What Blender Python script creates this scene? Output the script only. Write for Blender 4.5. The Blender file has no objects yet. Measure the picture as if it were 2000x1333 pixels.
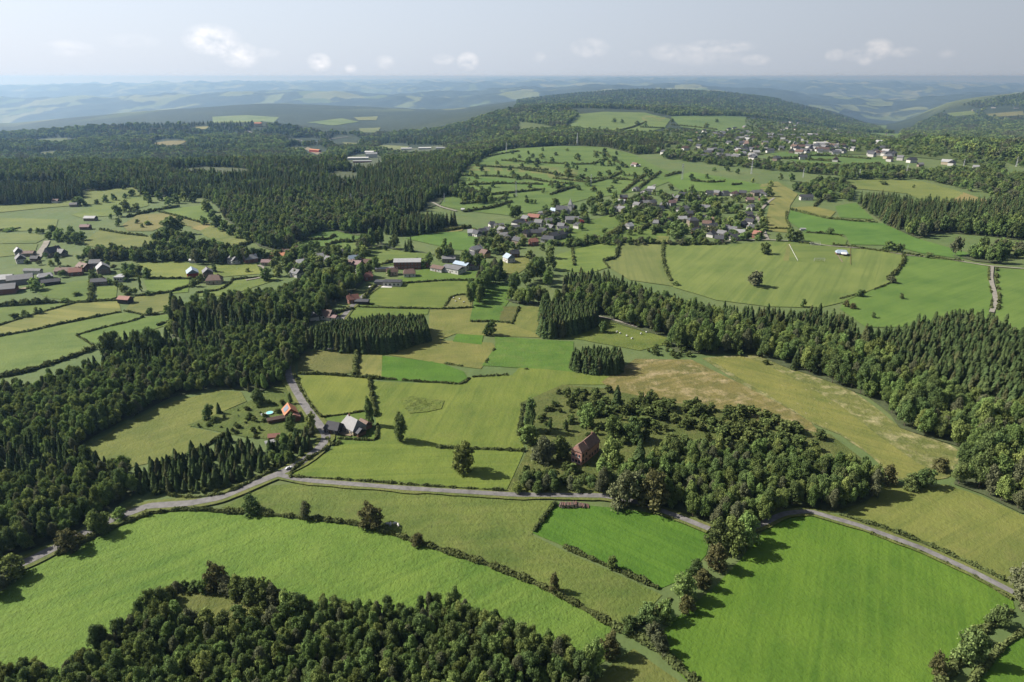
import bpy, bmesh, math, random
import numpy as np
from mathutils import Vector, Matrix
from mathutils.geometry import delaunay_2d_cdt

# ------------------------------------------------------------------ camera, light, exposure
SC = bpy.context.scene
COL = SC.collection
CAM_Z, PITCH, FPX = 120.0, 21.2, 1333.3          # metres above the valley, degrees down, focal length in photo pixels
cam_d = bpy.data.cameras.new('camera'); cam_d.lens = 24; cam_d.sensor_width = 36
cam_d.clip_start = 1.0; cam_d.clip_end = 200000
cam = bpy.data.objects.new('camera', cam_d); COL.objects.link(cam)
cam.location = (0, 0, CAM_Z); cam.rotation_euler = (math.radians(90-PITCH), 0, 0)
SC.camera = cam

SUN_EL, SUN_AZ = 40.0, -78.0                      # azimuth from +Y (view direction), negative is left
SUN_STRENGTH, SKY_STRENGTH, EXPOSURE = 5.0, 0.05, 1.2
sun_d = bpy.data.lights.new('sun', 'SUN'); sun_d.energy = SUN_STRENGTH; sun_d.angle = math.radians(0.5)
sun_d.color = (1.0, 0.955, 0.88)
sun = bpy.data.objects.new('sun', sun_d); COL.objects.link(sun)
_e, _a = math.radians(SUN_EL), math.radians(SUN_AZ)
_sd = Vector((math.sin(_a)*math.cos(_e), math.cos(_a)*math.cos(_e), math.sin(_e)))
sun.rotation_euler = _sd.to_track_quat('Z', 'Y').to_euler()

W = bpy.data.worlds.new('World'); SC.world = W; W.use_nodes = True
def build_world():
    nt = W.node_tree; N = nt.nodes; L = nt.links; N.clear()
    out = N.new('ShaderNodeOutputWorld'); bg = N.new('ShaderNodeBackground')
    sky = N.new('ShaderNodeTexSky'); sky.sky_type = 'NISHITA'; sky.sun_disc = False
    sky.sun_elevation = math.radians(SUN_EL); sky.sun_rotation = math.radians(SUN_AZ)
    sky.air_density = 1.0; sky.dust_density = 3.0; sky.ozone_density = 1.0; sky.altitude = 400
    tc = N.new('ShaderNodeTexCoord')
    # thin high veil of cloud that pales the blue
    veil = N.new('ShaderNodeMix'); veil.data_type = 'RGBA'
    veil.inputs[7].default_value = (6.05, 6.72, 7.75, 1)
    L.new(sky.outputs[0], veil.inputs[6])
    sz = N.new('ShaderNodeSeparateXYZ'); L.new(tc.outputs['Generated'], sz.inputs[0])
    vr = N.new('ShaderNodeMapRange'); vr.inputs[1].default_value = 0.12; vr.inputs[2].default_value = 0.6; vr.inputs[3].default_value = 0.85; vr.inputs[4].default_value = 0.15
    L.new(sz.outputs[2], vr.inputs[0]); L.new(vr.outputs[0], veil.inputs[0])
    # the sky is brighter towards the sun
    dot = N.new('ShaderNodeVectorMath'); dot.operation = 'DOT_PRODUCT'; L.new(tc.outputs['Generated'], dot.inputs[0])
    dot.inputs[1].default_value = (math.sin(_a), math.cos(_a), 0.25)
    mr = N.new('ShaderNodeMapRange'); mr.inputs[1].default_value = -0.45; mr.inputs[2].default_value = 0.95
    mr.inputs[3].default_value = 0.68; mr.inputs[4].default_value = 1.30
    L.new(dot.outputs['Value'], mr.inputs[0])
    br = N.new('ShaderNodeVectorMath'); br.operation = 'SCALE'
    L.new(mr.outputs[0], br.inputs[3])
    cur = veil.outputs[2]
    # small cumulus clouds low over the horizon: (photo x, photo y, half width, half height, amount)
    sep = N.new('ShaderNodeSeparateXYZ'); L.new(tc.outputs['Generated'], sep.inputs[0])
    def m(op, a, b=None, c=None):
        n = N.new('ShaderNodeMath'); n.operation = op
        for i, v in enumerate((a, b, c)):
            if v is None: continue
            if isinstance(v, (int, float)): n.inputs[i].default_value = v
            else: L.new(v, n.inputs[i])
        return n.outputs[0]
    az = m('ARCTAN2', sep.outputs[0], sep.outputs[1])
    el = m('ARCSINE', sep.outputs[2])
    cmb = N.new('ShaderNodeCombineXYZ'); L.new(az, cmb.inputs[0]); L.new(m('MULTIPLY', el, 1.5), cmb.inputs[1])
    n1 = N.new('ShaderNodeTexNoise'); n1.inputs['Scale'].default_value = 42; n1.inputs['Detail'].default_value = 7; n1.inputs['Roughness'].default_value = 0.62
    L.new(cmb.outputs[0], n1.inputs['Vector'])
    CL = CLOUDS
    total = None
    for (px, py, hw, hh, amt) in CL:
        d = pix_dir(px, py); a0 = math.atan2(d[0], d[1]); e0 = math.asin(d[2]/np.linalg.norm(d))
        d2 = pix_dir(px+hw, py); wa = abs(math.atan2(d2[0], d2[1])-a0)
        d3 = pix_dir(px, py-hh); wh = abs(math.asin(d3[2]/np.linalg.norm(d3))-e0)
        dx = m('DIVIDE', m('SUBTRACT', az, a0), wa); dy = m('DIVIDE', m('SUBTRACT', el, e0), wh)
        r2 = m('ADD', m('MULTIPLY', dx, dx), m('MULTIPLY', dy, dy))
        f = m('MULTIPLY', m('MAXIMUM', m('SUBTRACT', 1.0, r2), 0.0), amt)
        total = f if total is None else m('MAXIMUM', total, f)
    dens = m('MULTIPLY', total, m('MAXIMUM', m('MULTIPLY', m('SUBTRACT', n1.outputs['Fac'], 0.34), 3.2), 0.0))
    dens = m('MINIMUM', dens, 1.0)
    n2 = N.new('ShaderNodeTexNoise'); n2.inputs['Scale'].default_value = 60; n2.inputs['Detail'].default_value = 4
    L.new(cmb.outputs[0], n2.inputs['Vector'])
    cc = N.new('ShaderNodeMix'); cc.data_type = 'RGBA'; L.new(n2.outputs['Fac'], cc.inputs[0])
    cc.inputs[6].default_value = (6.8, 7.1, 7.7, 1); cc.inputs[7].default_value = (10.2, 9.8, 9.7, 1)
    cm = N.new('ShaderNodeMix'); cm.data_type = 'RGBA'; L.new(dens, cm.inputs[0]); L.new(cur, cm.inputs[6]); L.new(cc.outputs[2], cm.inputs[7])
    L.new(cm.outputs[2], br.inputs[0]); L.new(br.outputs[0], bg.inputs[0]); bg.inputs[1].default_value = SKY_STRENGTH
    L.new(bg.outputs[0], out.inputs[0])

_p = math.radians(PITCH); SP, CP = math.sin(_p), math.cos(_p)
def pix_dir(x, y):
    """world direction of a photo pixel (2000 x 1333)"""
    u = (np.asarray(x, float)-1000)/FPX; v = (666.5-np.asarray(y, float))/FPX
    return np.stack(np.broadcast_arrays(u, CP+v*SP, -SP+v*CP), -1)
CLOUDS = [(415, 78, 62, 34, 1.0), (440, 88, 34, 26, 1.0), (468, 108, 46, 28, 0.8), (520, 105, 30, 12, 0.55), (135, 95, 55, 18, 0.42), (260, 80, 60, 16, 0.25), (624, 122, 26, 20, 0.95),
          (685, 134, 14, 10, 0.7), (752, 122, 22, 16, 0.5), (866, 116, 24, 13, 0.7), (914, 120, 24, 20, 1.0), (1052, 112, 16, 12, 0.45),
          (1152, 94, 42, 22, 0.62), (1243, 106, 16, 8, 0.45), (1300, 102, 40, 20, 0.5), (1395, 92, 92, 15, 0.85), (1370, 112, 90, 20, 0.35), (1475, 118, 34, 13, 0.6), (1630, 108, 22, 14, 0.75),
          (1690, 108, 50, 16, 0.8), (1715, 95, 34, 22, 1.1), (1690, 118, 20, 12, 0.9), (1765, 102, 34, 12, 0.65), (1850, 105, 24, 10, 0.35)]
build_world()
SC.view_settings.view_transform = 'Standard'; SC.view_settings.look = 'None'
SC.view_settings.exposure = EXPOSURE; SC.view_settings.gamma = 1.0; SC.view_settings.use_curve_mapping = False
SC.render.engine = 'CYCLES'
cy = SC.cycles
cy.max_bounces = 8; cy.diffuse_bounces = 5; cy.glossy_bounces = 1; cy.transmission_bounces = 5; cy.transparent_max_bounces = 4
cy.volume_bounces = 0; cy.use_denoising = True; cy.use_adaptive_sampling = True; cy.adaptive_threshold = 0.012
cy.caustics_reflective = False; cy.caustics_refractive = False

# ------------------------------------------------------------------ terrain heights
KX = np.arange(0, 2001, 125.0)
def row_e(y):
    v = (666.5-np.asarray(y, float))/FPX
    return (-SP+v*CP)/(CP+v*SP)                    # dz/dY of that image row
RINGS = [
 (1010, [329,329,327,326,325,325,325,324,324,324,324,324,324,324,324,324,324]),
 (1350, [333,333,331,329,327,323,318,302,286,282,281,281,281,282,284,286,288]),
 (1800, [298,297,294,291,290,292,292,286,268,258,256,258,264,272,278,284,288]),
 (2150, [279,276,273,271,272,277,280,268,246,237,238,242,252,264,271,276,280]),
 (2380, [284,281,278,276,276,279,280,262,236,226,228,233,245,260,268,272,275]),
 (2700, [264,253,245,243,241,258,262,248,222,214,218,224,238,256,264,266,268]),
 (4000, [268,258,250,247,243,238,240,228,210,206,207,210,222,240,256,248,240]),
 (6200, [241,231,220,212,205,207,212,214,199,186,179,181,193,216,243,199,182]),
 (9500, [254,246,236,226,216,214,216,218,204,192,186,188,200,220,240,212,194]),
 (13500, [196,194,192,186,182,181,186,184,176,170,168,170,178,192,200,190,184]),
 (17000, [200,198,196,192,190,192,194,190,182,178,176,178,184,194,200,192,186]),
 (22000,[173,170,169,167,166,170,172,168,165,163,162,163,166,168,170,172,174]),
 (38000,[171.5,169,168,166.5,165,162,162,161,159,157,156,157,158,161,163,166,168]),
 (62000,[171,169,167,165,162,159,157,155,153,152,151,151,153,155,157,160,162])]
SGRID = np.linspace(-0.8, 0.8, 401)
LY0, LY1, NLY = math.log(40), math.log(70000), 900
LGRID = np.linspace(LY0, LY1, NLY)
def _catmull(xk, fk, x):
    i = np.clip(np.searchsorted(xk, x)-1, 0, len(xk)-2)
    m = np.gradient(fk, xk); h = xk[i+1]-xk[i]; t = np.clip((x-xk[i])/h, 0, 1)
    return ((2*t**3-3*t**2+1)*fk[i]+(t**3-2*t**2+t)*h*m[i]+(-2*t**3+3*t**2)*fk[i+1]+(t**3-t**2)*h*m[i+1])
def _noise(X, Y):
    r = np.random.RandomState(5); o = 0
    for k in range(14):
        a = r.uniform(0, 6.28); f = 2*math.pi/ (2600*0.78**k); ph = r.uniform(0, 6.28)
        o = o + (0.80**k)*np.sin((X*math.cos(a)+Y*math.sin(a))*f+ph)
    return o
def _build_table():
    xs = np.clip(1000+SGRID/CP*FPX, 0, 2000)
    ys, rows = [math.log(40), math.log(500), math.log(900)], [np.zeros(401)]*3
    for Y, yy in RINGS:
        ys.append(math.log(Y)); rows.append(CAM_Z+Y*row_e(_catmull(KX, np.array(yy, float), xs)))
    Zr = np.array(rows); yk = np.array(ys); T = np.zeros((401, NLY))
    d = np.diff(Zr, axis=0)/np.diff(yk)[:, None]
    M = np.zeros_like(Zr)                                   # monotone cubic slopes
    s = d[:-1]*d[1:] > 0
    M[1:-1] = np.where(s, 2*d[:-1]*d[1:]/np.where(s, d[:-1]+d[1:], 1), 0); M[-1] = d[-1]
    i = np.clip(np.searchsorted(yk, LGRID)-1, 0, len(yk)-2); h = yk[i+1]-yk[i]; t = np.clip((LGRID-yk[i])/h, 0, 1)
    for c in range(401):
        f, m = Zr[:, c], M[:, c]
        T[c] = ((2*t**3-3*t**2+1)*f[i]+(t**3-2*t**2+t)*h*m[i]+(-2*t**3+3*t**2)*f[i+1]+(t**3-t**2)*h*m[i+1])
    return T
_T = _build_table()
def H(X, Y):
    X = np.asarray(X, float); Y = np.asarray(Y, float); Yc = np.maximum(Y, 40.0)
    a = (np.clip(X/Yc, -0.8, 0.8)+0.8)/1.6*400; b = (np.log(Yc)-LY0)/(LY1-LY0)*(NLY-1)
    a = np.clip(a, 0, 399.999); b = np.clip(b, 0, NLY-1.001); i = a.astype(int); j = b.astype(int); fa = a-i; fb = b-j
    z = (_T[i, j]*(1-fa)+_T[i+1, j]*fa)*(1-fb)+(_T[i, j+1]*(1-fa)+_T[i+1, j+1]*fa)*fb
    big = np.clip((Yc-900)/1500, 0, 1)*np.clip(Yc/9000, 0.25, 1.0)
    far = np.clip((Yc-7000)/3000, 0, 1)*np.clip(Yc/14000, 0.7, 2.0)
    z = z+_noise(X, Y)*(big*3.2+far*24)
    z = np.where(Yc > 12000, np.minimum(z, 95+12*np.sin(X/2100)*np.sin(Yc/3100)), z)
    return z+0.7*np.sin(X/61+0.7)*np.sin(Y/83+1.1)+0.45*np.sin(X/33-Y/47)
_YS = np.geomspace(60, 65000, 700)
def ground(pts, lift=0.0):
    """photo pixels -> points on the ground (or LIFT metres above it)"""
    p = np.atleast_2d(np.array(pts, float)); d = pix_dir(p[:, 0], p[:, 1]); d = d/d[:, 1:2]
    lift = np.broadcast_to(np.asarray(lift, float), (len(p),))
    yy = _YS[None, :]; X = d[:, 0:1]*yy; Zr = CAM_Z+d[:, 2:3]*yy
    g = Zr-H(X, np.broadcast_to(yy, X.shape))-lift[:, None]
    hit = g < 0; k = np.where(hit.any(1), hit.argmax(1), len(_YS)-1); k = np.maximum(k, 1)
    lo, hi = _YS[k-1], _YS[k]
    for _ in range(30):
        mid = (lo+hi)/2; gm = CAM_Z+d[:, 2]*mid-H(d[:, 0]*mid, mid)-lift
        hi = np.where(gm < 0, mid, hi); lo = np.where(gm < 0, lo, mid)
    Y = (lo+hi)/2; X = d[:, 0]*Y
    return np.stack([X, Y, H(X, Y)], 1)
def px_per_m(Y, Z=0.0):
    return FPX/(Y*CP+(CAM_Z-Z)*SP)
def height_from_px(Y, hpx, Z=0.0):
    a = math.atan2(CAM_Z-Z, Y)
    return hpx/(px_per_m(Y, Z)*math.cos(a)*1.02)

# ------------------------------------------------------------------ helpers
def prop(o, label=None, cat=None, group=None, kind=None):
    if label: o['label'] = label
    if cat: o['category'] = cat
    if group: o['group'] = group
    if kind: o['kind'] = kind
    return o
def link(name, me, parent=None):
    o = bpy.data.objects.new(name, me); COL.objects.link(o)
    if parent is not None: o.parent = parent
    return o
def empty(name, loc=(0, 0, 0), rz=0.0):
    o = bpy.data.objects.new(name, None); COL.objects.link(o); o.location = loc; o.rotation_euler = (0, 0, rz)
    o.empty_display_size = 0.5
    return o
def mesh(name, verts, faces, mats, smooth=False, midx=None):
    me = bpy.data.meshes.new(name)
    verts = np.asarray(verts, np.float32).reshape(-1, 3)
    if isinstance(faces, np.ndarray):
        n, k = faces.shape
        me.vertices.add(len(verts)); me.vertices.foreach_set('co', verts.ravel())
        me.loops.add(n*k); me.loops.foreach_set('vertex_index', faces.astype(np.int32).ravel())
        me.polygons.add(n); me.polygons.foreach_set('loop_start', np.arange(0, n*k, k, dtype=np.int32))
        me.polygons.foreach_set('loop_total', np.full(n, k, np.int32)); me.update(calc_edges=True)
    else:
        me.from_pydata(verts.tolist(), [], faces)
    for m in (mats if isinstance(mats, (list, tuple)) else [mats]): me.materials.append(m)
    if midx is not None: me.polygons.foreach_set('material_index', np.asarray(midx, np.int32))
    me.polygons.foreach_set('use_smooth', np.full(len(me.polygons), smooth, bool)); me.update()
    return me
class MB:
    """collects boxes and prisms into one mesh"""
    def __init__(s): s.v = []; s.f = []
    def add(s, vs, fs):
        k = len(s.v); s.v += [tuple(v) for v in vs]; s.f += [[i+k for i in f] for f in fs]
    def box(s, x0, x1, y0, y1, z0, z1):
        s.add([(x0,y0,z0),(x1,y0,z0),(x1,y1,z0),(x0,y1,z0),(x0,y0,z1),(x1,y0,z1),(x1,y1,z1),(x0,y1,z1)],
              [(0,3,2,1),(4,5,6,7),(0,1,5,4),(1,2,6,5),(2,3,7,6),(3,0,4,7)])
    def bar(s, a, b, r, n=4, r2=None):
        a, b = Vector(a), Vector(b); z = (b-a).normalized(); x = z.orthogonal().normalized(); y = z.cross(x)
        r2 = r if r2 is None else r2
        vs = []
        for c, rr in ((a, r), (b, r2)):
            for k in range(n):
                t = 2*math.pi*(k+.5)/n; vs.append(c+x*(rr*math.cos(t))+y*(rr*math.sin(t)))
        fs = [[k, (k+1) % n, n+(k+1) % n, n+k] for k in range(n)]+[list(range(n))[::-1], list(range(n, 2*n))]
        s.add(vs, fs)
    def build(s, name, mat, parent=None, smooth=False):
        return link(name, mesh(name, s.v, s.f, mat, smooth), parent)

def mat_nodes(name):
    m = bpy.data.materials.new(name); m.use_nodes = True; nt = m.node_tree
    b = nt.nodes['Principled BSDF']; b.inputs['Roughness'].default_value = 0.9
    b.inputs['Specular IOR Level'].default_value = 0.15
    return m, nt, nt.nodes, nt.links, b
def _noise_node(N, L, vec, scale, detail=3, rough=0.55):
    n = N.new('ShaderNodeTexNoise'); n.inputs['Scale'].default_value = scale; n.inputs['Detail'].default_value = detail
    n.inputs['Roughness'].default_value = rough; L.new(vec, n.inputs['Vector']); return n.outputs['Fac']
def _mixc(N, L, fac, a, b):
    n = N.new('ShaderNodeMix'); n.data_type = 'RGBA'
    for s, v in ((0, fac), (6, a), (7, b)):
        if isinstance(v, (tuple, list)): n.inputs[s].default_value = (*v[:3], 1)
        elif isinstance(v, (int, float)): n.inputs[s].default_value = v
        else: L.new(v, n.inputs[s])
    return n.outputs[2]
def _range(N, L, v, a, b, c=0.0, d=1.0):
    n = N.new('ShaderNodeMapRange'); L.new(v, n.inputs[0])
    for i, x in enumerate((a, b, c, d)): n.inputs[i+1].default_value = x
    return n.outputs[0]
def _math(N, L, op, a, b):
    n = N.new('ShaderNodeMath'); n.operation = op
    for i, v in enumerate((a, b)):
        if isinstance(v, (int, float)): n.inputs[i].default_value = v
        else: L.new(v, n.inputs[i])
    return n.outputs[0]
def s2l(c):
    return tuple(((x/255)/12.92 if x/255 <= 0.04045 else ((x/255+0.055)/1.055)**2.4) for x in c)

GK = 0.46
_gm = {}
def grass_mat(rgb, stripe=None, amount=0.0, width=4.0, tuss=0.5, dry=(0.25, 0.215, 0.09), dryamt=0.25, patch=30.0):
    """pasture: colour drifts, tufts, mowing lines, yellowed patches"""
    key = (rgb, stripe, amount, width, tuss, dryamt, patch, dry)
    if key in _gm: return _gm[key]
    m, nt, N, L, b = mat_nodes('grass'); g = N.new('ShaderNodeNewGeometry'); P = g.outputs['Position']
    c0 = (rgb[0]*GK*0.95, rgb[1]*GK*1.03, rgb[2]*GK*0.66); dry = tuple(x*0.5 for x in dry)
    lo = tuple(x*k for x, k in zip(c0, (0.72, 0.80, 0.74))); hi = tuple(x*k for x, k in zip(c0, (1.26, 1.15, 1.18)))
    big = _noise_node(N, L, P, 1/patch, 4, 0.6); med = _noise_node(N, L, P, 0.16, 4, 0.6); fine = _noise_node(N, L, P, 0.9, 3, 0.7)
    col = _mixc(N, L, _range(N, L, big, 0.32, 0.68), lo, hi)
    col = _mixc(N, L, _range(N, L, med, 0.48, 0.80, 0, dryamt), col, dry)
    dk = tuple(x*0.55 for x in c0)
    col = _mixc(N, L, _range(N, L, fine, 0.50, 0.80, 0, 0.75*tuss), col, dk)
    col = _mixc(N, L, _range(N, L, fine, 0.22, 0.42, 0.45*tuss, 0), col, tuple(min(1, x*1.5) for x in c0))
    if stripe is not None:
        def dot_(v):
            d = N.new('ShaderNodeVectorMath'); d.operation = 'DOT_PRODUCT'; L.new(P, d.inputs[0]); d.inputs[1].default_value = v; return d.outputs['Value']
        t = math.radians(stripe); u = dot_((math.cos(t), math.sin(t), 0)); v = dot_((-math.sin(t), math.cos(t), 0))
        for k, (along, across, a0, a1, amt, mul) in enumerate(((0.018, 1/width, 0.42, 0.62, amount, (1.42, 1.24, 1.3)), (0.012, 3.1/width, 0.50, 0.66, amount*0.9, (0.66, 0.72, 0.7)))):
            cb = N.new('ShaderNodeCombineXYZ'); L.new(_math(N, L, 'MULTIPLY', u, along), cb.inputs[0]); L.new(_math(N, L, 'MULTIPLY', v, across), cb.inputs[1]); cb.inputs[2].default_value = k*7.3
            st = _noise_node(N, L, cb.outputs[0], 1.0, 2, 0.5)
            col = _mixc(N, L, _range(N, L, st, a0, a1, 0, amt), col, tuple(min(1, x*q) for x, q in zip(c0, mul)))
    L.new(col, b.inputs['Base Color'])
    bp = N.new('ShaderNodeBump'); bp.inputs['Strength'].default_value = min(1, 0.35+tuss*0.6); bp.inputs['Distance'].default_value = 0.5
    L.new(_math(N, L, 'ADD', fine, med), bp.inputs['Height']); L.new(bp.outputs[0], b.inputs['Normal'])
    _gm[key] = m; return m
def plain_mat(name, rgb, var=0.15, scale=1.5, rough=0.85, spec=0.2, obj_var=0.0, metallic=0.0):
    m, nt, N, L, b = mat_nodes(name); g = N.new('ShaderNodeNewGeometry')
    n = _noise_node(N, L, g.outputs['Position'], scale, 5, 0.65)
    col = _mixc(N, L, _range(N, L, n, 0.3, 0.7), tuple(x*(1-var) for x in rgb), tuple(min(1, x*(1+var)) for x in rgb))
    if obj_var:
        oi = N.new('ShaderNodeObjectInfo'); hs = N.new('ShaderNodeHueSaturation'); L.new(col, hs.inputs['Color'])
        L.new(_range(N, L, oi.outputs['Random'], 0, 1, 1-obj_var, 1+obj_var), hs.inputs['Value']); col = hs.outputs[0]
    L.new(col, b.inputs['Base Color']); b.inputs['Roughness'].default_value = rough; b.inputs['Specular IOR Level'].default_value = spec
    b.inputs['Metallic'].default_value = metallic
    return m
def foliage_mat(name, dark, light, obj_var=0.22, hue=0.018, warm=(0.15, 0.14, 0.045), warm_amt=0.2):
    m, nt, N, L, b = mat_nodes(name)
    g = N.new('ShaderNodeNewGeometry'); oi = N.new('ShaderNodeObjectInfo')
    at = N.new('ShaderNodeAttribute'); at.attribute_name = 'tint'
    f = _math(N, L, 'ADD', _math(N, L, 'MULTIPLY', at.outputs['Fac'], 0.6), _math(N, L, 'MULTIPLY', g.outputs['Random Per Island'], 0.4))
    col = _mixc(N, L, f, dark, light)
    r2 = N.new('ShaderNodeTexWhiteNoise'); r2.noise_dimensions = '1D'; L.new(oi.outputs['Random'], r2.inputs['W'])
    col = _mixc(N, L, _range(N, L, r2.outputs['Value'], 0.72, 1.0, 0, warm_amt), col, warm)
    hs = N.new('ShaderNodeHueSaturation'); L.new(col, hs.inputs['Color'])
    L.new(_range(N, L, oi.outputs['Random'], 0, 1, 1-obj_var, 1+obj_var), hs.inputs['Value'])
    L.new(_range(N, L, r2.outputs['Value'], 0, 1, 0.5-hue, 0.5+hue), hs.inputs['Hue'])
    df = N.new('ShaderNodeBsdfDiffuse'); tr = N.new('ShaderNodeBsdfTranslucent'); mx = N.new('ShaderNodeMixShader'); mx.inputs[0].default_value = 0.30
    L.new(hs.outputs[0], df.inputs[0]); L.new(hs.outputs[0], tr.inputs[0]); L.new(df.outputs[0], mx.inputs[1]); L.new(tr.outputs[0], mx.inputs[2])
    L.new(mx.outputs[0], N['Material Output'].inputs['Surface'])
    return m

M = {}
M['leaf'] = foliage_mat('broadleaf_foliage', (0.058, 0.086, 0.028), (0.228, 0.298, 0.088), 0.34, 0.028)
M['leaf_dark'] = foliage_mat('dark_foliage', (0.046, 0.070, 0.026), (0.165, 0.222, 0.075), 0.30, 0.022)
M['leaf_pale'] = foliage_mat('pale_foliage', (0.060, 0.068, 0.036), (0.165, 0.178, 0.095), 0.1, 0.01)
M['leaf_brown'] = foliage_mat('brown_foliage', (0.050, 0.052, 0.022), (0.150, 0.145, 0.060), 0.1, 0.01)
M['needle'] = foliage_mat('spruce_foliage', (0.029, 0.047, 0.019), (0.108, 0.150, 0.054), 0.30, 0.016, (0.075, 0.065, 0.03), 0.35)
M['shrub'] = foliage_mat('shrub_foliage', (0.040, 0.056, 0.020), (0.130, 0.165, 0.052), 0.25, 0.02)
M['hedge'] = foliage_mat('hedge_foliage', (0.036, 0.048, 0.018), (0.130, 0.152, 0.054), 0.15, 0.012)
M['needle_pale'] = foliage_mat('larch_foliage', (0.045, 0.052, 0.022), (0.12, 0.13, 0.058), 0.15, 0.012)
M['needle_dead'] = foliage_mat('dead_spruce_foliage', (0.05, 0.042, 0.026), (0.12, 0.10, 0.06), 0.2, 0.012)
M['bark'] = plain_mat('bark', (0.075, 0.06, 0.045), 0.3, 3)
M['asphalt'] = plain_mat('asphalt', (0.11, 0.104, 0.10), 0.34, 0.5)
M['gravel'] = plain_mat('gravel', (0.155, 0.142, 0.118), 0.25, 0.3)
M['dirt'] = plain_mat('dirt', (0.135, 0.108, 0.07), 0.3, 0.3)
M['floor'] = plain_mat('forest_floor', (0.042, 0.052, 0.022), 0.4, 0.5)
# ------------------------------------------------------------------ ground sheet
def terrain_mat():
    m, nt, N, L, b = mat_nodes('terrain'); g = N.new('ShaderNodeNewGeometry'); P = g.outputs['Position']
    sp = N.new('ShaderNodeSeparateXYZ'); L.new(P, sp.inputs[0])
    med = _noise_node(N, L, P, 0.12, 4, 0.6); big = _noise_node(N, L, P, 0.02, 4, 0.6)
    grass = _mixc(N, L, _range(N, L, big, 0.3, 0.7), (0.055, 0.085, 0.026), (0.080, 0.098, 0.035))
    grass = _mixc(N, L, _range(N, L, med, 0.5, 0.75, 0, 0.5), grass, (0.04, 0.055, 0.02))
    # far country: forest with clearings and pasture patches
    mp = N.new('ShaderNodeMapping'); L.new(P, mp.inputs['Vector']); mp.inputs['Scale'].default_value = (1, 0.55, 0.0)
    vor = N.new('ShaderNodeTexVoronoi'); vor.inputs['Scale'].default_value = 1/400; vor.inputs['Randomness'].default_value = 1
    wv = N.new('ShaderNodeTexNoise'); wv.inputs['Scale'].default_value = 1/400; wv.inputs['Detail'].default_value = 3; L.new(mp.outputs[0], wv.inputs['Vector'])
    wm = N.new('ShaderNodeVectorMath'); wm.operation = 'MULTIPLY_ADD'; L.new(wv.outputs['Color'], wm.inputs[0]); wm.inputs[1].default_value = (380, 380, 0); L.new(mp.outputs[0], wm.inputs[2])
    L.new(wm.outputs[0], vor.inputs['Vector'])
    reg = _noise_node(N, L, mp.outputs[0], 1/1900, 4, 0.55)
    sv = N.new('ShaderNodeSeparateColor'); L.new(vor.outputs['Color'], sv.inputs[0])
    isf = _math(N, L, 'ADD', _math(N, L, 'MULTIPLY', sv.outputs[0], 0.35), reg)
    isf = _range(N, L, isf, 0.745, 0.765)
    fcol = _mixc(N, L, sv.outputs[1], (0.06, 0.09, 0.03), (0.12, 0.13, 0.055))
    fn = _noise_node(N, L, P, 1/14, 5, 0.75)
    forest = _mixc(N, L, _range(N, L, fn, 0.35, 0.68), (0.010, 0.019, 0.012), (0.034, 0.046, 0.024))  # tones darkened: average self-shadow of a tree canopy put into the colour
    forest = _mixc(N, L, _range(N, L, _noise_node(N, L, P, 1/240, 4, 0.6), 0.5, 0.7, 0, 0.3), forest, (0.06, 0.075, 0.034))
    far_open = _math(N, L, 'MULTIPLY', isf, _range(N, L, sp.outputs[1], 5200, 6600))
    far = _mixc(N, L, far_open, forest, fcol)
    k = _range(N, L, _math(N, L, 'ADD', sp.outputs[1], _range(N, L, big, 0, 1, -350, 350)), 1330, 1420)
    L.new(_mixc(N, L, k, grass, far), b.inputs['Base Color'])
    bp = N.new('ShaderNodeBump'); bp.inputs['Strength'].default_value = 0.6; bp.inputs['Distance'].default_value = 1.0
    L.new(_math(N, L, 'ADD', med, _math(N, L, 'MULTIPLY', _math(N, L, 'MULTIPLY', fn, k), 9.0)), bp.inputs['Height']); L.new(bp.outputs[0], b.inputs['Normal'])
    return m
def build_terrain():
    fine = np.radians(np.linspace(-50, 50, 560)); coarse = np.radians(np.linspace(50, 310, 90))[1:-1]
    ang = np.concatenate([fine, coarse]); na = len(ang)
    rad = np.concatenate([[4, 15, 40], np.geomspace(70, 62000, 620)]); nr = len(rad)
    A, R = np.meshgrid(ang, rad, indexing='ij'); X = R*np.sin(A); Y = R*np.cos(A); Z = H(X, Y)
    v = np.stack([X, Y, Z], -1).reshape(-1, 3)
    i = np.arange(na)[:, None]; j = np.arange(nr-1)[None, :]; i2 = (i+1) % na
    f = np.stack([i*nr+j, i*nr+j+1, i2*nr+j+1, i2*nr+j], -1).reshape(-1, 4)[:, ::-1]
    o = link('terrain', mesh('terrain', v, np.ascontiguousarray(f), terrain_mat(), True))
    prop(o, 'wide rolling green valley floor running out to the hazy hills', 'terrain', kind='structure')
build_terrain()

# ------------------------------------------------------------------ draped sheets: fields, forest floors, roads
def dens_px(pts, step=24, close=True):
    out = []; n = len(pts)
    for k in range(n if close else n-1):
        a, b = np.array(pts[k][:2], float), np.array(pts[(k+1) % n][:2], float)
        m = max(1, int(np.hypot(*(b-a))/step))
        for q in range(m): out.append(tuple(a+(b-a)*q/m))
    if not close: out.append(tuple(pts[-1][:2]))
    return out
_layer = [0]
def lift_of(Y, layer): return 0.05+0.00045*Y+layer*0.0015
def inside(poly, x, y):
    x = np.asarray(x); y = np.asarray(y); r = np.zeros(x.shape, bool); n = len(poly)
    for k in range(n):
        x1, y1 = poly[k]; x2, y2 = poly[(k+1) % n]
        if y1 == y2: continue
        c = ((y1 > y) != (y2 > y)) & (x < (x2-x1)*(y-y1)/(y2-y1)+x1); r ^= c
    return r
def smooth_closed(P, it=1):
    for _ in range(it):
        Q = np.roll(P, -1, 0); P = np.stack([P*0.75+Q*0.25, P*0.25+Q*0.75], 1).reshape(-1, P.shape[1])
    return P
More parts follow.
